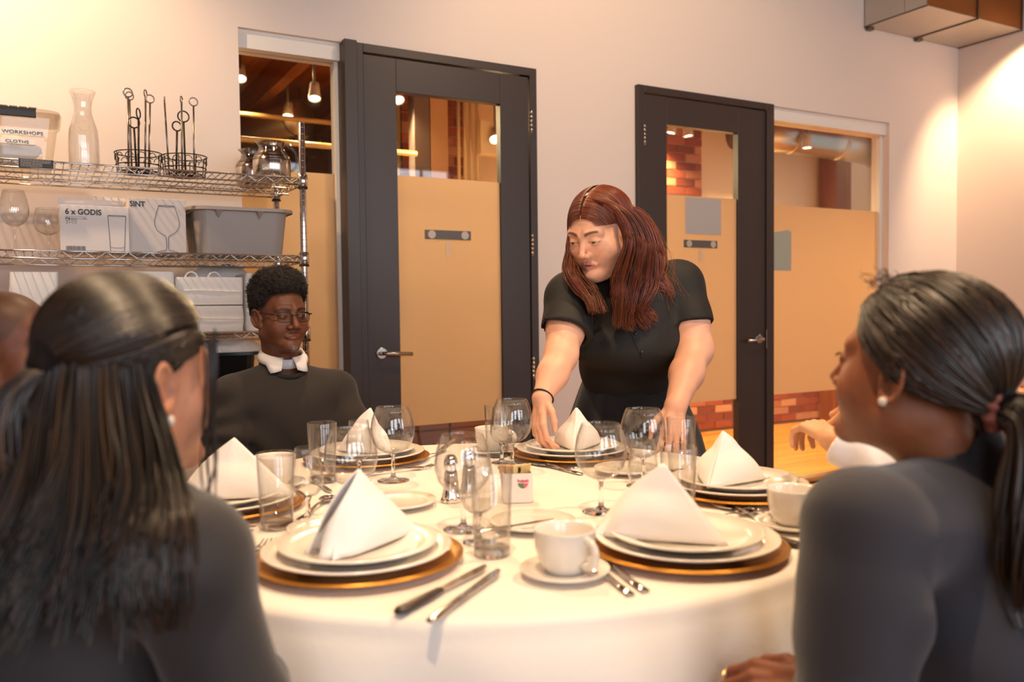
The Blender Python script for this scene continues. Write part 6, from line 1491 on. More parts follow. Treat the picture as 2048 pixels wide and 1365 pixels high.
def build_left_woman():
    fw = HF * 0.90 + HR * 0.42; fw = fw / np.linalg.norm(fw); rt = np.cross(fw, Zv); Rb = np.stack([rt, fw, Zv], 1)
    skin = '#b97f62'
    H = Head(at(270, 764, 0.99), HF * 0.819 + HR * 0.574 - Zv * 0.08, 0.0, 0.89, 1.0, 0.3, 1.0, neck=0.052, neck_to=at(262, 990, 0.96))
    shR, shL = at(372, 1128, 0.90), at(-170, 1115, 1.06); elR, elL = at(470, 1440, 0.92), at(-240, 1440, 1.05)
    chest = (shR + shL) / 2 - Zv * 0.13 + fw * 0.01; hip = np.array([*(chest - fw * 0.03)[:2], 0.57]); belly = chest * 0.5 + hip * 0.5
    wrR, wrL = hip + fw * 0.33 + rt * 0.06 + Zv * 0.06, hip + fw * 0.30 - rt * 0.05 + Zv * 0.06
    o = begin('woman with dark half-up hair seen from behind at the left foreground', (hip[0], hip[1], 0))
    hd = [hand(wrR, fw - rt * 0.6, Zv, -1), hand(wrL, fw + rt * 0.6, Zv, 1)]
    ch = [([shR, elR, wrR], [0.045, 0.038, 0.026]), ([shL, elL, wrL], [0.045, 0.038, 0.026])]; fa = limb_fn(ch, hd)
    def torso(P): return smin(smin(cone(P, shR, shL, 0.05, 0.05), oell(P, chest, (0.15, 0.09, 0.16), Rb), 0.05), oell(P, belly, (0.13, 0.10, 0.17), Rb), 0.05)
    Vh = H.mesh(0.0026); Va = sdf_mesh(fa, *bounds(ch, hd), 0.006); Vt = sdf_mesh(torso, chest - 0.4, chest + 0.35, 0.012)
    def hln(x, y, z): return np.clip((np.interp(z, [-0.1, -0.02, 0.03, 0.06, 0.085, 0.11], [-0.03, -0.02, 0.02, 0.055, 0.083, 0.2]) - y) / 0.008, 0, 1) * (x < 0.076) * np.clip((z + 0.03) / 0.02, 0, 1)
    np_mesh('body', [Vh, Va, Vt], M_skin, o, [H.colors(Vh[0], skin, '#9c5a4c', '#1c110c', '#15100d', hln, seed=7), arm_colors(Va[0], skin), arm_colors(Vt[0], skin)])
    eyes(o, H, H.R @ np.array([0, 1, -0.2]))
    w = Waves(51, 10, 12, 34)
    nb = at(262, 1000, 0.96)
    def top(P):
        d = cone(P, shR, shL, 0.064, 0.064); d = smin(d, oell(P, chest, (0.175, 0.115, 0.175), Rb), 0.06); d = smin(d, oell(P, belly, (0.16, 0.12, 0.19), Rb), 0.06)
        d = smin(d, cone(P, nb - Zv * 0.012, shR, 0.056, 0.054), 0.05); d = smin(d, cone(P, nb - Zv * 0.012, shL, 0.056, 0.054), 0.05)
        for s_, e_, w_ in ((shR, elR, wrR), (shL, elL, wrL)): d = smin(d, chain(P, [s_, e_, w_ * 0.85 + e_ * 0.15], [0.068, 0.055, 0.040], 0.03), 0.02)
        d = d - 0.003 * w(P) - 0.003 * np.sin((P @ (rt * 0.8 + Zv * 0.7).astype(f32)) * 60 + 3 * w(P)) * np.clip(0.3 + 0.7 * w(P * 0.6), 0, 1)
        d = smax(d, -cone(P, H.world((0, -0.03, -0.09)), nb + fw * 0.02 + Zv * 0.012, 0.055, 0.060), 0.008); return smax(d, 0.50 - P[:, 2], 0.01)
    tv = sdf_mesh(top, chest - np.array([0.45, 0.45, 0.42]), chest + np.array([0.45, 0.45, 0.28]), 0.0075)
    np_mesh('blouse', [tv], cloth_mat('charcoal_blouse', '#221e20', 0.72, 260, 0.1, 0.2), o)
    lo_ = np.array(o.location)
    # pearl drop earring
    e = H.world((0.081, 0.0, -0.034)) - lo_; MB().tube([e, e - Zv * 0.006], 0.0008, 5).build('earring_hook', M_gold, o); MB().sphere(e - Zv * 0.0105, (0.0048, 0.0048, 0.0062), 14, 10).build('pearl_earring', mat('pearl', '#e9dccb', 0.18, coat=0.6), o)
    # hair
    tie = np.array((-0.002, -0.118, 0.016))
    def cap(P):
        q = H.loc(P); d = ell(q, (0, -0.022, 0.050), (0.0835, 0.1055, 0.0895)); f = np.interp(q[:, 2], [-0.1, -0.045, -0.02, 0.0, 0.03, 0.06, 0.085, 0.11, 0.15], [-0.035, -0.028, -0.022, 0.02, 0.035, 0.060, 0.078, 0.105, 0.2]); d = smax(d, (q[:, 1] - f) * 0.8, 0.01)
        d = smin(d, cone(q, (0, -0.075, 0.04), tie, 0.045, 0.016), 0.03); return d * H.s
    # falling curtain: from the nape and sides over the back
    down = -Zv
    g = np.random.default_rng(31); S = 1500; K = 18
    az = g.uniform(-2.0, 1.50, S); zz = g.uniform(-0.045, 0.040, S); st = np.stack([np.sin(az) * 0.0795, -0.02 - np.cos(az) * 0.099, zz], 1)        # around the back: az 0 = nape, + = her right
    st[:, 1] = np.minimum(st[:, 1], -0.026)
    W0 = H.p + (st * H.s) @ H.R.T; outw = ((np.stack([np.sin(az), -np.cos(az), np.zeros(S)], 1)) @ H.R.T); outw[:, 2] = 0
    cl = np.round(az * 6) / 6; ln = g.uniform(0.165, 0.205, S) * (1 + 0.14 * np.sin(cl * 23)) ; fall = -HF * 0.45 + HR * (0.25 * az + 0.05 + g.normal(0, 0.035, S))[:, None]
    c1 = W0 + outw * 0.010 + down * (ln * 0.22)[:, None]; c2 = W0 + outw * 0.016 + down * (ln * 0.5)[:, None] + fall * 0.05; c3 = W0 + outw * 0.014 + down * (ln * 0.78)[:, None] + fall * 0.11; c4 = W0 + outw * 0.010 + down * ln[:, None] + fall * 0.17 - HR * 0.02
    P = smooth_paths(np.stack([W0, c1, c2, c3, c4], 1), K)
    t = np.linspace(0, 1, K)[None, :, None]; shift = (cl - az)[:, None, None] * 0.06; tang = (np.stack([np.cos(az), np.sin(az), np.zeros(S)], 1) @ H.R.T)[:, None]
    P = P + tang * shift * t ** 1.3 + 0.004 * np.sin(t * 7 + cl[:, None, None] * 9) * tang * t
    both = lambda Q: np.minimum(top(Q), H.sdf(Q))
    P = relax(push_out(P, both, 0.007, 3), both, 0.006)
    low = P[::2] - outw[::2, None] * 0.005
    strand_object('hair_lengths', np.concatenate([P, low]), 0.0021, 0.0008, ['#120d0b', '#1c1411', '#3f2b1c'], M_hair, o, 32, 4)
    # tail from the tie, hanging apart at the back of the head
    S = 380; a = g.uniform(0, 6.28, S); r = g.uniform(0, 0.016, S); w0 = H.world(tie) + (np.cos(a) * r)[:, None] * HR + (np.sin(a) * r)[:, None] * HF; oo = -H.R[:, 1].copy(); oo[2] = 0; oo = oo / np.linalg.norm(oo)
    ln = g.uniform(0.17, 0.26, S)[:, None]; c1 = w0 + oo * 0.035 - Zv * 0.02; c2 = w0 + oo * 0.048 - Zv * ln * 0.4 + HR * g.normal(0, 0.012, (S, 1)); c3 = w0 + oo * 0.035 - Zv * ln * 0.75 + HR * g.normal(0, 0.012, (S, 1)); c4 = w0 + oo * 0.015 - Zv * ln + HR * g.normal(0, 0.014, (S, 1))
    P = relax(push_out(smooth_paths(np.stack([w0, c1, c2, c3, c4], 1), K), both, 0.012, 3), both, 0.010)
    strand_object('half_up_tail', P, 0.0020, 0.0008, ['#120d0b', '#1c1411', '#4a3320'], M_hair, o, 33, 5)
    MB().tube([H.world(tie + np.array((0.0, 0.012, 0))) - lo_ + 0.017 * (math.cos(q) * H.R[:, 0] + math.sin(q) * H.R[:, 2]) for q in np.linspace(0, 2 * math.pi, 20, endpoint=False)], 0.004, 6, closed=True).build('hair_elastic', mat('black_elastic', '#15110f', 0.7), o)
    # combed-back top
    S = 1100; u = g.uniform(-1.62, 1.62, S); f0 = g.uniform(0.0, 1.0, S)
    s0 = np.stack([np.sin(u) * 0.084, -0.02 + np.cos(u) * np.interp(np.abs(u), [0, 0.8, 1.35, 1.62], [0.10, 0.085, 0.03, 0.0]) * f0 + 0.0, 0.05 + 0.090 * np.cos(u * 0.95) * np.sqrt(np.clip(1 - (f0 * 0.9) ** 2, 0.02, 1))], 1)
    e0 = np.repeat(tie[None], S, 0) + np.stack([0.016 * np.sin(u), np.zeros(S), 0.014 * np.cos(u)], 1)
    n2 = 360; xx = g.choice([-1, 1], n2); z_ = g.uniform(0.042, 0.070, n2); lim = np.interp(z_, [-0.02, 0.0, 0.03, 0.06, 0.085], [-0.03, -0.004, 0.034, 0.060, 0.08]); y_ = lim - g.uniform(0.0, 0.05, n2)
    s0 = np.concatenate([s0, np.stack([xx * 0.0845 * np.sqrt(np.clip(1 - ((y_ + 0.02) / 0.107) ** 2, 0.1, 1)), y_, z_], 1)]); e0 = np.concatenate([e0, np.repeat(tie[None], n2, 0) + np.stack([xx * 0.016, 0 * xx, -0.004 + 0 * xx], 1)]); S += n2
    P = strands_on_scalp(H, s0, e0, K, 0.01); P = drop_face(P); P = H.p + (P * H.s) @ H.R.T; P = push_out(P, H.sdf, 0.006, 2)
    strand_object('hair_combed_back', P, 0.0019, 0.0013, ['#120d0b', '#1a130f', '#2e2016'], M_hair, o, 34, 5)
    # lock in front of the ear
    S = 10; q0 = np.stack([g.uniform(0.064, 0.072, S), g.uniform(0.05, 0.07, S), g.uniform(0.05, 0.075, S)], 1); q1 = q0 + [0.008, 0.000, -0.05]; q2 = q0 + [0.002, 0.004, -0.11]; q3 = q0 + np.array([0.0, 0.012, -0.17]) + g.normal(0, 0.004, (S, 3)); q4 = q0 + np.array([-0.004, 0.016, -0.225]) + g.normal(0, 0.006, (S, 3))
    P = smooth_paths(np.stack([q0, q1, q2, q3, q4], 1), K); P = H.p + (P * H.s) @ H.R.T; P = push_out(P, both, 0.003, 2); strand_object('face_lock', P, 0.0011, 0.0005, ['#120d0b', '#241812'], M_hair, o, 35, 4)
    hb = sdf_mesh(cap, H.p - 0.2, H.p + 0.2, 0.005); np_mesh('hair', [hb], M_hairb, o, [np.repeat(np.array(lin('#120d0b')[:3])[None], len(hb[0]), 0)])
    chs = seated_legs(hip, fw, rt, 0.40); trousers(o, hip, chs, cloth_mat('dark_trousers', '#1f1c1d'), rt, fw); shoes(o, chs, fw, M_shoe)
    make_chair(hip[:2] + fw[:2] * 0.05, math.atan2(fw[1], fw[0]), 'black banquet chair under the woman with half-up hair', 0.66)
build_left_woman()
def build_right_woman():
    fw = HF * 0.70 - HR * 0.60; fw = fw / np.linalg.norm(fw); rt = np.cross(fw, Zv); Rb = np.stack([rt, fw, Zv], 1)
    skin = '#8f5638'
    H = Head(at(1828, 748, 1.12), HF * 0.77 - HR * 0.64 + Zv * 0.16, 0.0, 0.94, 1.0, 0.5, 1.0, neck=0.054, neck_to=at(1915, 965, 1.12))
    shL, shR = at(1735, 1062, 1.00), at(2190, 1050, 1.26); elL, elR = at(1700, 1430, 0.96), at(2290, 1430, 1.2)
    chest = (shR + shL) / 2 - Zv * 0.13; hip = np.array([*(chest - fw * 0.02)[:2], 0.57]); belly = chest * 0.5 + hip * 0.5
    wrL = at(1640, 1372, 1.03); wrR = hip + fw * 0.30 + rt * 0.05 + Zv * 0.07
    o = begin('woman in navy blazer with low ponytail seen from behind at the right foreground', (hip[0], hip[1], 0))
    hd = [hand(wrL, at(1515, 1370, 1.06) - wrL, Zv * 0.8 - HF * 0.6, 1, curl=(0.5, 0.75, 0.5), scale=0.88), hand(wrR, fw - rt * 0.4, Zv, -1)]
    ch = [([shL, elL, wrL], [0.045, 0.038, 0.027]), ([shR, elR, wrR], [0.045, 0.038, 0.027])]; fa = limb_fn(ch, hd)
    def torso(P): return smin(smin(cone(P, shR, shL, 0.05, 0.05), oell(P, chest, (0.15, 0.09, 0.16), Rb), 0.05), oell(P, belly, (0.13, 0.10, 0.17), Rb), 0.05)
    Vh = H.mesh(0.0026); Va = sdf_mesh(fa, *bounds(ch, hd), 0.004); Vt = sdf_mesh(torso, chest - 0.4, chest + 0.35, 0.012)
    def hln(x, y, z): return np.clip((np.interp(z, [-0.1, -0.02, 0.03, 0.06, 0.085, 0.11], [-0.03, -0.02, 0.02, 0.055, 0.083, 0.2]) - y) / 0.008, 0, 1) * (x < 0.076) * np.clip((z + 0.03) / 0.02, 0, 1)
    np_mesh('body', [Vh, Va, Vt], M_skin, o, [H.colors(Vh[0], skin, '#8a4a3e', '#1c110c', '#1a110c', hln, seed=9), arm_colors(Va[0], '#7a452c'), arm_colors(Vt[0], skin)])
    eyes(o, H, H.R @ np.array([0, 1, -0.15])); lo_ = np.array(o.location)
    lash = [H.world((-0.0325 + 0.013 * math.cos(a), 0.0985 - 0.004 * abs(math.cos(a)), 0.010 + 0.002 * math.sin(a))) - lo_ for a in np.linspace(0.2, math.pi - 0.2, 8)]; MB().tube(lash, 0.0016, 5).build('eyelashes', mat('lash', '#0d0806', 0.6), o)
    w = Waves(61, 10, 12, 30); nb = at(1915, 965, 1.12)
    def blazer(P):
        d = cone(P, shR, shL, 0.070, 0.070); d = smin(d, oell(P, chest, (0.185, 0.125, 0.185), Rb), 0.06); d = smin(d, oell(P, belly, (0.17, 0.13, 0.20), Rb), 0.06)
        d = smin(d, cone(P, nb - Zv * 0.012, shR, 0.060, 0.056), 0.05); d = smin(d, cone(P, nb - Zv * 0.012, shL, 0.060, 0.056), 0.05); d = smin(d, cone(P, nb + Zv * 0.035, nb - Zv * 0.02, 0.062, 0.068), 0.02)
        a_ = None
        for s_, e_, w_ in ((shL, elL, wrL), (shR, elR, wrR)):
            q = chain(P, [s_, s_ * 0.5 + e_ * 0.5, e_, w_ * 0.72 + e_ * 0.28], [0.076, 0.070, 0.060, 0.046], 0.03); d = smin(d, q, 0.010)
        d = d - 0.003 * w(P) - 0.0035 * np.sin((P @ (rt * 0.3 + Zv).astype(f32)) * 45 + 4 * w(P * 0.7)) * np.clip((1.0 - P[:, 2]) * 3, 0, 0.8)
        d = smax(d, -cone(P, H.world((0, -0.03, -0.06)), nb + fw * 0.03 + Zv * 0.03, 0.058, 0.060), 0.006); return smax(d, 0.50 - P[:, 2], 0.01)
    bvn = sdf_mesh(blazer, chest - np.array([0.45, 0.45, 0.42]), chest + np.array([0.45, 0.45, 0.30]), 0.0075)
    M_bz = cloth_mat('navy_blazer_cloth', '#25232c', 0.8, 300, 0.08, 0.2); np_mesh('blazer', [bvn], M_bz, o)
    # sleeve seam
    d_ = (elL - shL) / np.linalg.norm(elL - shL)
    # earring and ring
    e = H.world((-0.082, 0.0, -0.033)) - lo_; MB().sphere(e + (HF * -0.004), 0.0062, 14, 10).build('pearl_stud', mat('pearl', '#e9dccb', 0.18, coat=0.6), o)
    f_ = hd[0][4]; c = (f_[0] + f_[1]) / 2; dd = (f_[1] - f_[0]) / np.linalg.norm(f_[1] - f_[0]); u = np.cross(dd, Zv); u /= np.linalg.norm(u); v = np.cross(dd, u)
    MB().tube([c + 0.0108 * (math.cos(q) * u + math.sin(q) * v) - lo_ for q in np.linspace(0, 2 * math.pi, 20, endpoint=False)], 0.0016, 6, closed=True).build('ring', mat('ring_gold', '#e2c58a', 0.2, 1.0), o); MB().sphere(c - lo_ - HF * 0.011 + Zv * 0.006, 0.0042, 10, 8).build('ring_stone', mat('clear_stone', '#fff6ea', 0.05, coat=1.0), o)
    # hair gathered low
    tie = np.array((-0.004, -0.118, -0.020)); tiew = H.world(tie)
    def cap(P):
        q = H.loc(P); d = ell(q, (0, -0.022, 0.050), (0.084, 0.1065, 0.092)); f = np.interp(q[:, 2], [-0.1, -0.045, -0.02, 0.0, 0.03, 0.06, 0.085, 0.11, 0.15], [-0.045, -0.034, -0.024, -0.006, 0.03, 0.058, 0.078, 0.105, 0.2]); d = smax(d, (q[:, 1] - f) * 0.8, 0.01)
        d = smin(d, cone(q, (0, -0.075, 0.02), tie, 0.05, 0.018), 0.03); return d * H.s
    hb = sdf_mesh(cap, H.p - 0.2, H.p + 0.2, 0.005); np_mesh('hair', [hb], M_hairb, o, [np.repeat(np.array(lin('#160f0c')[:3])[None], len(hb[0]), 0)])
    g = np.random.default_rng(51); S = 1300; K = 18; u = g.uniform(-1.75, 1.75, S); f0 = g.uniform(0.0, 1.0, S)
    s0 = np.stack([np.sin(u) * 0.0845, -0.02 + np.cos(u * 0.8) * np.interp(np.abs(u), [0, 0.8, 1.35, 1.75], [0.10, 0.085, 0.035, 0.0]) * f0, 0.05 + 0.0915 * np.cos(u * 0.98) * np.sqrt(np.clip(1 - (f0 * 0.9) ** 2, 0.02, 1))], 1)
    e0 = np.repeat(tie[None], S, 0) + np.stack([0.017 * np.sin(u), np.zeros(S), 0.015 * np.cos(u)], 1)
    n2 = 360; xx = g.choice([-1, 1], n2); z_ = g.uniform(0.048, 0.072, n2); lim = np.interp(z_, [-0.02, 0.0, 0.03, 0.06, 0.085], [-0.03, -0.004, 0.034, 0.060, 0.08]); y_ = lim - g.uniform(0.0, 0.05, n2)
    s0 = np.concatenate([s0, np.stack([xx * 0.0845 * np.sqrt(np.clip(1 - ((y_ + 0.02) / 0.107) ** 2, 0.1, 1)), y_, z_], 1)]); e0 = np.concatenate([e0, np.repeat(tie[None], n2, 0) + np.stack([xx * 0.016, 0 * xx, -0.004 + 0 * xx], 1)]); S += n2
    P = strands_on_scalp(H, s0, e0, K, 0.015); P += 0.0016 * g.normal(size=(S, 1, 3)); P = drop_face(P); P = H.p + (P * H.s) @ H.R.T; P = push_out(P, H.sdf, 0.006, 2)
    strand_object('hair_combed_back', P, 0.0019, 0.0014, ['#150e0b', '#21160f', '#3b2718'], M_hair, o, 52, 5)
    both = lambda Q: np.minimum(blazer(Q), H.sdf(Q)); oo = -H.R[:, 1].copy(); oo[2] = 0; oo /= np.linalg.norm(oo)
    S = 700; a = g.uniform(0, 6.28, S); r = 0.020 * np.sqrt(g.uniform(0, 1, S)); w0 = tiew + (np.cos(a) * r)[:, None] * H.R[:, 0] + (np.sin(a) * r)[:, None] * Zv; sp = (np.cos(a) * r)[:, None] * H.R[:, 0] + (np.sin(a) * r)[:, None] * oo
    ln = g.uniform(0.16, 0.26, S)[:, None]; c1 = w0 + oo * 0.03 - Zv * 0.015 + sp * 0.8; c2 = w0 + oo * 0.04 - Zv * ln * 0.45 + sp * 2.0; c3 = w0 + oo * 0.03 - Zv * ln * 0.8 + sp * 2.0 - HF * 0.01; c4 = w0 + oo * 0.02 - Zv * ln + sp * 0.8 - HF * 0.02
    P = smooth_paths(np.stack([w0, c1, c2, c3, c4], 1), K); t = np.linspace(0, 1, K)[None, :, None]; P = P + 0.008 * np.sin(t * 10 + np.round(a * 1.5)[:, None, None]) * t * H.R[:, 0]; P = push_out(P, both, 0.006, 3)
    strand_object('ponytail', P, 0.0020, 0.0008, ['#120d0b', '#1d1410', '#33231a'], M_hair, o, 53, 5)
    def scr(P):
        q = H.loc(P); a_ = np.arctan2(q[:, 2] - tie[2], q[:, 0] - tie[0]); r_ = np.sqrt((q[:, 0] - tie[0]) ** 2 + (q[:, 2] - tie[2]) ** 2); return np.sqrt((r_ - 0.022 - 0.003 * np.sin(9 * a_)) ** 2 + (q[:, 1] - tie[1] - 0.002) ** 2) - 0.0095 - 0.002 * np.sin(13 * a_)
    np_mesh('scrunchie', [sdf_mesh(scr, tiew - 0.05, tiew + 0.05, 0.003)], mat('dusty_pink_cloth', '#8d5345', 0.9, bump=0.2, bscale=200), o)
    # loose fuzz at the front of the hairline
    S = 50; q0 = np.stack([g.uniform(-0.06, 0.0, S), g.uniform(0.03, 0.065, S), g.uniform(0.110, 0.135, S)], 1); t = np.linspace(0, 1, 14)[None, :, None]; P = q0[:, None] + t * (np.stack([g.normal(-0.004, 0.006, S), g.uniform(0.0, 0.018, S), g.normal(0.006, 0.006, S)], 1))[:, None] + 0.002 * np.sin(t * 8 + g.uniform(0, 6, (S, 1, 1))) * g.normal(0, 1, (S, 1, 3)) * t
    strand_object('hair_wisps', H.p + (P * H.s) @ H.R.T, 0.0007, 0.0004, ['#2a1a12', '#4a2f1e'], M_hair, o, 54, 3)
    chs = seated_legs(hip, fw, rt, 0.36); trousers(o, hip, chs, cloth_mat('dark_trousers', '#1f1c1d'), rt, fw); shoes(o, chs, fw, M_shoe)
    make_chair(hip[:2] + fw[:2] * 0.05, math.atan2(fw[1], fw[0]), 'black banquet chair under the woman in the navy blazer', 0.66)
build_right_woman()
# ================================================================== people at the edges
def build_edge_man():
    fw = HR * 0.97 + HF * 0.22; fw = fw / np.linalg.norm(fw); rt = np.cross(fw, Zv); Rb = np.stack([rt, fw, Zv], 1); skin = '#5e3522'
    H = Head(at(14, 706, 1.74), HR * 0.95 + HF * 0.10 - Zv * 0.05, 0.0, 0.97, 1.02, 0.3, 1.05, nose=1.2, lips=1.1, neck=0.062, neck_to=at(-20, 850, 1.74))
    shR, shL = at(-40, 900, 1.57), at(-20, 890, 1.93); chest = (shR + shL) / 2 - Zv * 0.12; hip = np.array([*(chest - fw * 0.02)[:2], 0.57]); belly = (chest + hip) / 2
    elR, elL = shR - Zv * 0.24 + fw * 0.03, shL - Zv * 0.24 + fw * 0.03; wrR, wrL = hip + fw * 0.30 + rt * 0.07 + Zv * 0.06, hip + fw * 0.30 - rt * 0.07 + Zv * 0.06
    o = begin('man with shaved head in patterned shirt at the left edge, mostly hidden', (hip[0], hip[1], 0))
    hd = [hand(wrR, fw - rt * 0.5, Zv, -1), hand(wrL, fw + rt * 0.5, Zv, 1)]; ch = [([shR, elR, wrR], [0.05, 0.04, 0.028]), ([shL, elL, wrL], [0.05, 0.04, 0.028])]; fa = limb_fn(ch, hd)
    def torso(P): return smin(oell(P, chest, (0.15, 0.1, 0.16), Rb), oell(P, belly, (0.14, 0.11, 0.17), Rb), 0.05)
    Vh = H.mesh(0.003); Va = sdf_mesh(fa, *bounds(ch, hd), 0.006); Vt = sdf_mesh(torso, chest - 0.4, chest + 0.3, 0.012)
    def hln(x, y, z): return np.clip((z - np.interp(y, [-0.11, -0.06, 0.0, 0.03, 0.06, 0.10], [-0.06, -0.05, 0.0, 0.02, 0.075, 0.09])) / 0.02, 0, 1) * 0.55 * (x < 0.075)
    np_mesh('body', [Vh, Va, Vt], M_skin, o, [H.colors(Vh[0], skin, '#6a3a2c', '#160d08', '#2a1810', hln, stubble=0.6, seed=13), arm_colors(Va[0], skin), arm_colors(Vt[0], skin)]); eyes(o, H, H.R[:, 1])
    M_pt = mat('patterned_shirt', '#c9cbd6', 0.8); nt = M_pt.node_tree; vo = nt.nodes.new('ShaderNodeTexVoronoi'); vo.inputs['Scale'].default_value = 70; tc_ = nt.nodes.new('ShaderNodeTexCoord'); cr = nt.nodes.new('ShaderNodeValToRGB')
    cr.color_ramp.elements[0].position = 0.25; cr.color_ramp.elements[0].color = lin('#3d4570'); cr.color_ramp.elements[1].position = 0.42; cr.color_ramp.elements[1].color = lin('#d9d6d8'); nt.links.new(tc_.outputs['Object'], vo.inputs['Vector']); nt.links.new(vo.outputs['Distance'], cr.inputs[0]); nt.links.new(cr.outputs[0], nt.nodes['Principled BSDF'].inputs['Base Color'])
    w = Waves(71, 8, 14, 34)
    def shirt(P):
        d = cone(P, shR, shL, 0.068, 0.068); d = smin(d, oell(P, chest, (0.175, 0.12, 0.175), Rb), 0.06); d = smin(d, oell(P, belly, (0.165, 0.13, 0.18), Rb), 0.06); nb = at(-20, 850, 1.74)
        d = smin(d, cone(P, nb, shR, 0.062, 0.06), 0.05); d = smin(d, cone(P, nb, shL, 0.062, 0.06), 0.05); d = smin(d, cone(P, nb + Zv * 0.02, nb - Zv * 0.03, 0.070, 0.074), 0.02)
        for s_, e_, w_ in ((shR, elR, wrR), (shL, elL, wrL)): d = smin(d, chain(P, [s_, e_, w_ * 0.9 + e_ * 0.1], [0.068, 0.056, 0.042], 0.03), 0.02)
        d = d - 0.003 * w(P); d = smax(d, -cone(P, H.world((0, -0.03, -0.07)), nb + fw * 0.03, 0.064, 0.066), 0.008); return smax(d, 0.5 - P[:, 2], 0.01)
    np_mesh('shirt', [sdf_mesh(shirt, chest - np.array([0.42, 0.42, 0.42]), chest + np.array([0.42, 0.42, 0.26]), 0.009)], M_pt, o)
    chs = seated_legs(hip, fw, rt, 0.40); trousers(o, hip, chs, cloth_mat('dark_trousers', '#1f1c1d'), rt, fw); shoes(o, chs, fw, M_shoe); make_chair(hip[:2] + fw[:2] * 0.05, math.atan2(fw[1], fw[0]), 'black banquet chair under the man at the left edge', 0.80)
build_edge_man()
def build_far_right():
    fw = -HR * 0.95 + HF * 0.10; fw = fw / np.linalg.norm(fw); rt = np.cross(fw, Zv); Rb = np.stack([rt, fw, Zv], 1); skin = '#e0a87e'
    H = Head(at(2132, 745, 1.66), -HR * 0.95 - HF * 0.05 - Zv * 0.05, 0.0, 0.95, 1.0, 0.4, 1.0, neck=0.05, neck_to=at(2150, 890, 1.68))
    shL, shR = at(2150, 960, 1.50), at(2150, 950, 1.84); chest = (shR + shL) / 2 - Zv * 0.12; hip = np.array([*(chest)[:2], 0.57]); belly = (chest + hip) / 2
    elL, elR = at(1905, 985, 1.58), at(1950, 985, 1.80); wrL, wrR = at(1668, 880, 1.69), at(1766, 826, 1.76)
    o = begin('person in white shirt and black vest with clasped hands, hidden behind the navy blazer', (hip[0], hip[1], 0))
    hd = [hand(wrL, HF * 0.9 - HR * 0.25 + Zv * 0.25, Zv * 0.9, 1, curl=(0.6, 0.9, 0.6), scale=0.88, thumb=0.9), hand(wrR, -HR * 0.97 - HF * 0.1 - Zv * 0.1, Zv * 0.65 - HF * 0.7, -1, curl=(1.1, 1.3, 0.9), scale=0.95, thumb=0.3)]
    ch = [([shL, elL, wrL], [0.045, 0.040, 0.027]), ([shR, elR, wrR], [0.045, 0.040, 0.027])]; fa = limb_fn(ch, hd)
    def torso(P): return smin(oell(P, chest, (0.14, 0.09, 0.15), Rb), oell(P, belly, (0.13, 0.1, 0.17), Rb), 0.05)
    Vh = H.mesh(0.003); Va = sdf_mesh(fa, *bounds(ch, hd), 0.003); Vt = sdf_mesh(torso, chest - 0.4, chest + 0.3, 0.012)
    np_mesh('body', [Vh, Va, Vt], M_skin, o, [H.colors(Vh[0], skin, '#b5605a', '#3a2118', '#4a2c1a', lambda x, y, z: np.clip((np.interp(z, [-0.1, 0.03, 0.085, 0.11], [-0.02, 0.02, 0.083, 0.2]) - y) / 0.008, 0, 1) * (x < 0.076), seed=17), arm_colors(Va[0], skin, 3), arm_colors(Vt[0], skin)]); eyes(o, H, H.R[:, 1])
    w = Waves(81, 10, 30, 70)
    def shirt(P):
        d = None
        for s_, e_, w_ in ((shL, elL, wrL), (shR, elR, wrR)):
            dd = (w_ - e_) / np.linalg.norm(w_ - e_); a_ = chain(P, [s_, e_, e_ * 0.5 + w_ * 0.5, w_ - dd * 0.012], [0.066, 0.058, 0.052, 0.043], 0.03); a_ = smax(a_, (P - (w_ - dd * 0.010).astype(f32)) @ dd.astype(f32), 0.004); d = a_ if d is None else smin(d, a_, 0.01)
        d = d - 0.0045 * w(P) - 0.003 * np.sin((P @ HR.astype(f32)) * 90 + 3 * w(P * 0.5)); nb = at(2150, 890, 1.68); col_ = cone(P, nb + Zv * 0.03, nb - Zv * 0.02, 0.060, 0.07); col_ = smax(col_, -cone(P, nb + Zv * 0.1, nb - Zv * 0.05, 0.052, 0.056), 0.004); d = np.minimum(d, col_)
        return d
    lo, hi = bounds(ch, [], 0.06); np_mesh('shirt', [sdf_mesh(shirt, lo, hi, 0.006)], mat('white_poplin', '#efe9ea', 0.75, bump=0.05, bscale=120, sheen=0.2), o)
    def vest(P):
        d = cone(P, shR, shL, 0.060, 0.060); d = smin(d, oell(P, chest, (0.17, 0.12, 0.175), Rb), 0.05); d = smin(d, oell(P, belly, (0.16, 0.13, 0.19), Rb), 0.06); nb = at(2150, 890, 1.68); return smax(smax(d, -cone(P, nb + Zv * 0.1, nb - Zv * 0.03, 0.066, 0.068), 0.01), 0.5 - P[:, 2], 0.01)
    np_mesh('vest', [sdf_mesh(vest, chest - 0.42, chest + np.array([0.42, 0.42, 0.25]), 0.01)], cloth_mat('black_vest', '#161314', 0.8), o)
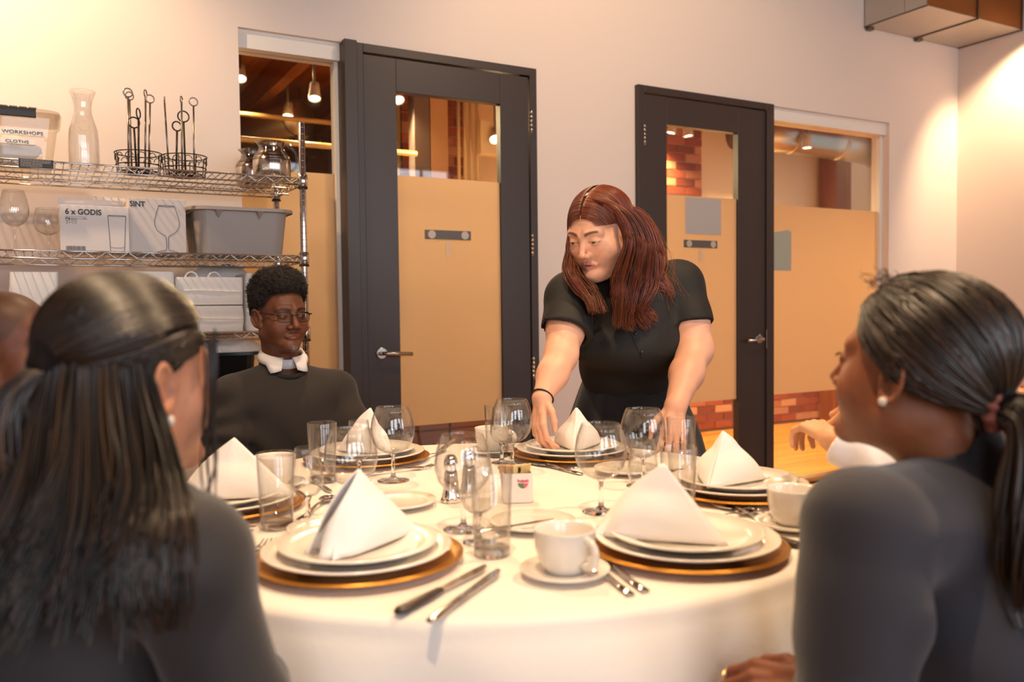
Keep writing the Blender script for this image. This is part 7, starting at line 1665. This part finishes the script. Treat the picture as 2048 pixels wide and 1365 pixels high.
    # long reddish hair
    def cap(P):
        q = H.loc(P); d = ell(q, (0, -0.022, 0.050), (0.088, 0.108, 0.092)); f = np.interp(q[:, 2], [-0.1, 0.0, 0.03, 0.06, 0.085, 0.11, 0.15], [-0.01, 0.01, 0.03, 0.058, 0.078, 0.105, 0.2]); return smax(d, (q[:, 1] - f) * 0.8, 0.01) * H.s
    hb = sdf_mesh(cap, H.p - 0.18, H.p + 0.18, 0.006); np_mesh('hair', [hb], M_hairb, o, [np.repeat(np.array(lin('#2e1a11')[:3])[None], len(hb[0]), 0)])
    g = np.random.default_rng(91); S = 420; K = 20; az = g.uniform(-2.3, 2.3, S); st_ = np.stack([np.sin(az) * 0.086, -0.02 - np.cos(az) * 0.106, 0.05 + g.uniform(-0.02, 0.03, S)], 1); W0 = H.p + (st_ * H.s) @ H.R.T; ow = np.stack([np.sin(az), -np.cos(az), 0 * az], 1) @ H.R.T; ln = g.uniform(0.26, 0.40, (S, 1))
    P = smooth_paths(np.stack([W0, W0 + ow * 0.02 - Zv * ln * 0.3, W0 + ow * 0.03 - Zv * ln * 0.65, W0 + ow * 0.03 - Zv * ln], 1), K); t = np.linspace(0, 1, K)[None, :, None]; P = P + 0.010 * np.sin(t * 13 + np.round(az * 3)[:, None, None]) * t * ow[:, None]; P = push_out(P, lambda Q: np.minimum(vest(Q), H.sdf(Q)), 0.006, 2)
    strand_object('hair_lengths', P, 0.0030, 0.0012, ['#2e1a11', '#4a2a1a', '#5e3a26'], M_hair, o, 92, 4)
    chs = seated_legs(hip, fw, rt, 0.38); trousers(o, hip, chs, cloth_mat('dark_trousers', '#1f1c1d'), rt, fw); shoes(o, chs, fw, M_shoe); make_chair(hip[:2] + fw[:2] * 0.05, math.atan2(fw[1], fw[0]), 'black banquet chair under the person in the white shirt', 0.78)
build_far_right()
# two empty chairs glimpsed beside the table
p_ = floor_at(318, 2.42, 0); a_ = math.atan2(TC[1] - p_[1], TC[0] - p_[0]); make_chair(p_ + np.array([math.cos(a_), math.sin(a_), 0]) * -0.02, a_, 'empty black banquet chair left of the seated man', 0.80)
p_ = floor_at(1760, 2.50, 0); a_ = math.atan2(TC[1] - p_[1], TC[0] - p_[0]); make_chair(p_, a_, 'empty black banquet chair behind the clasped hands', 0.82)
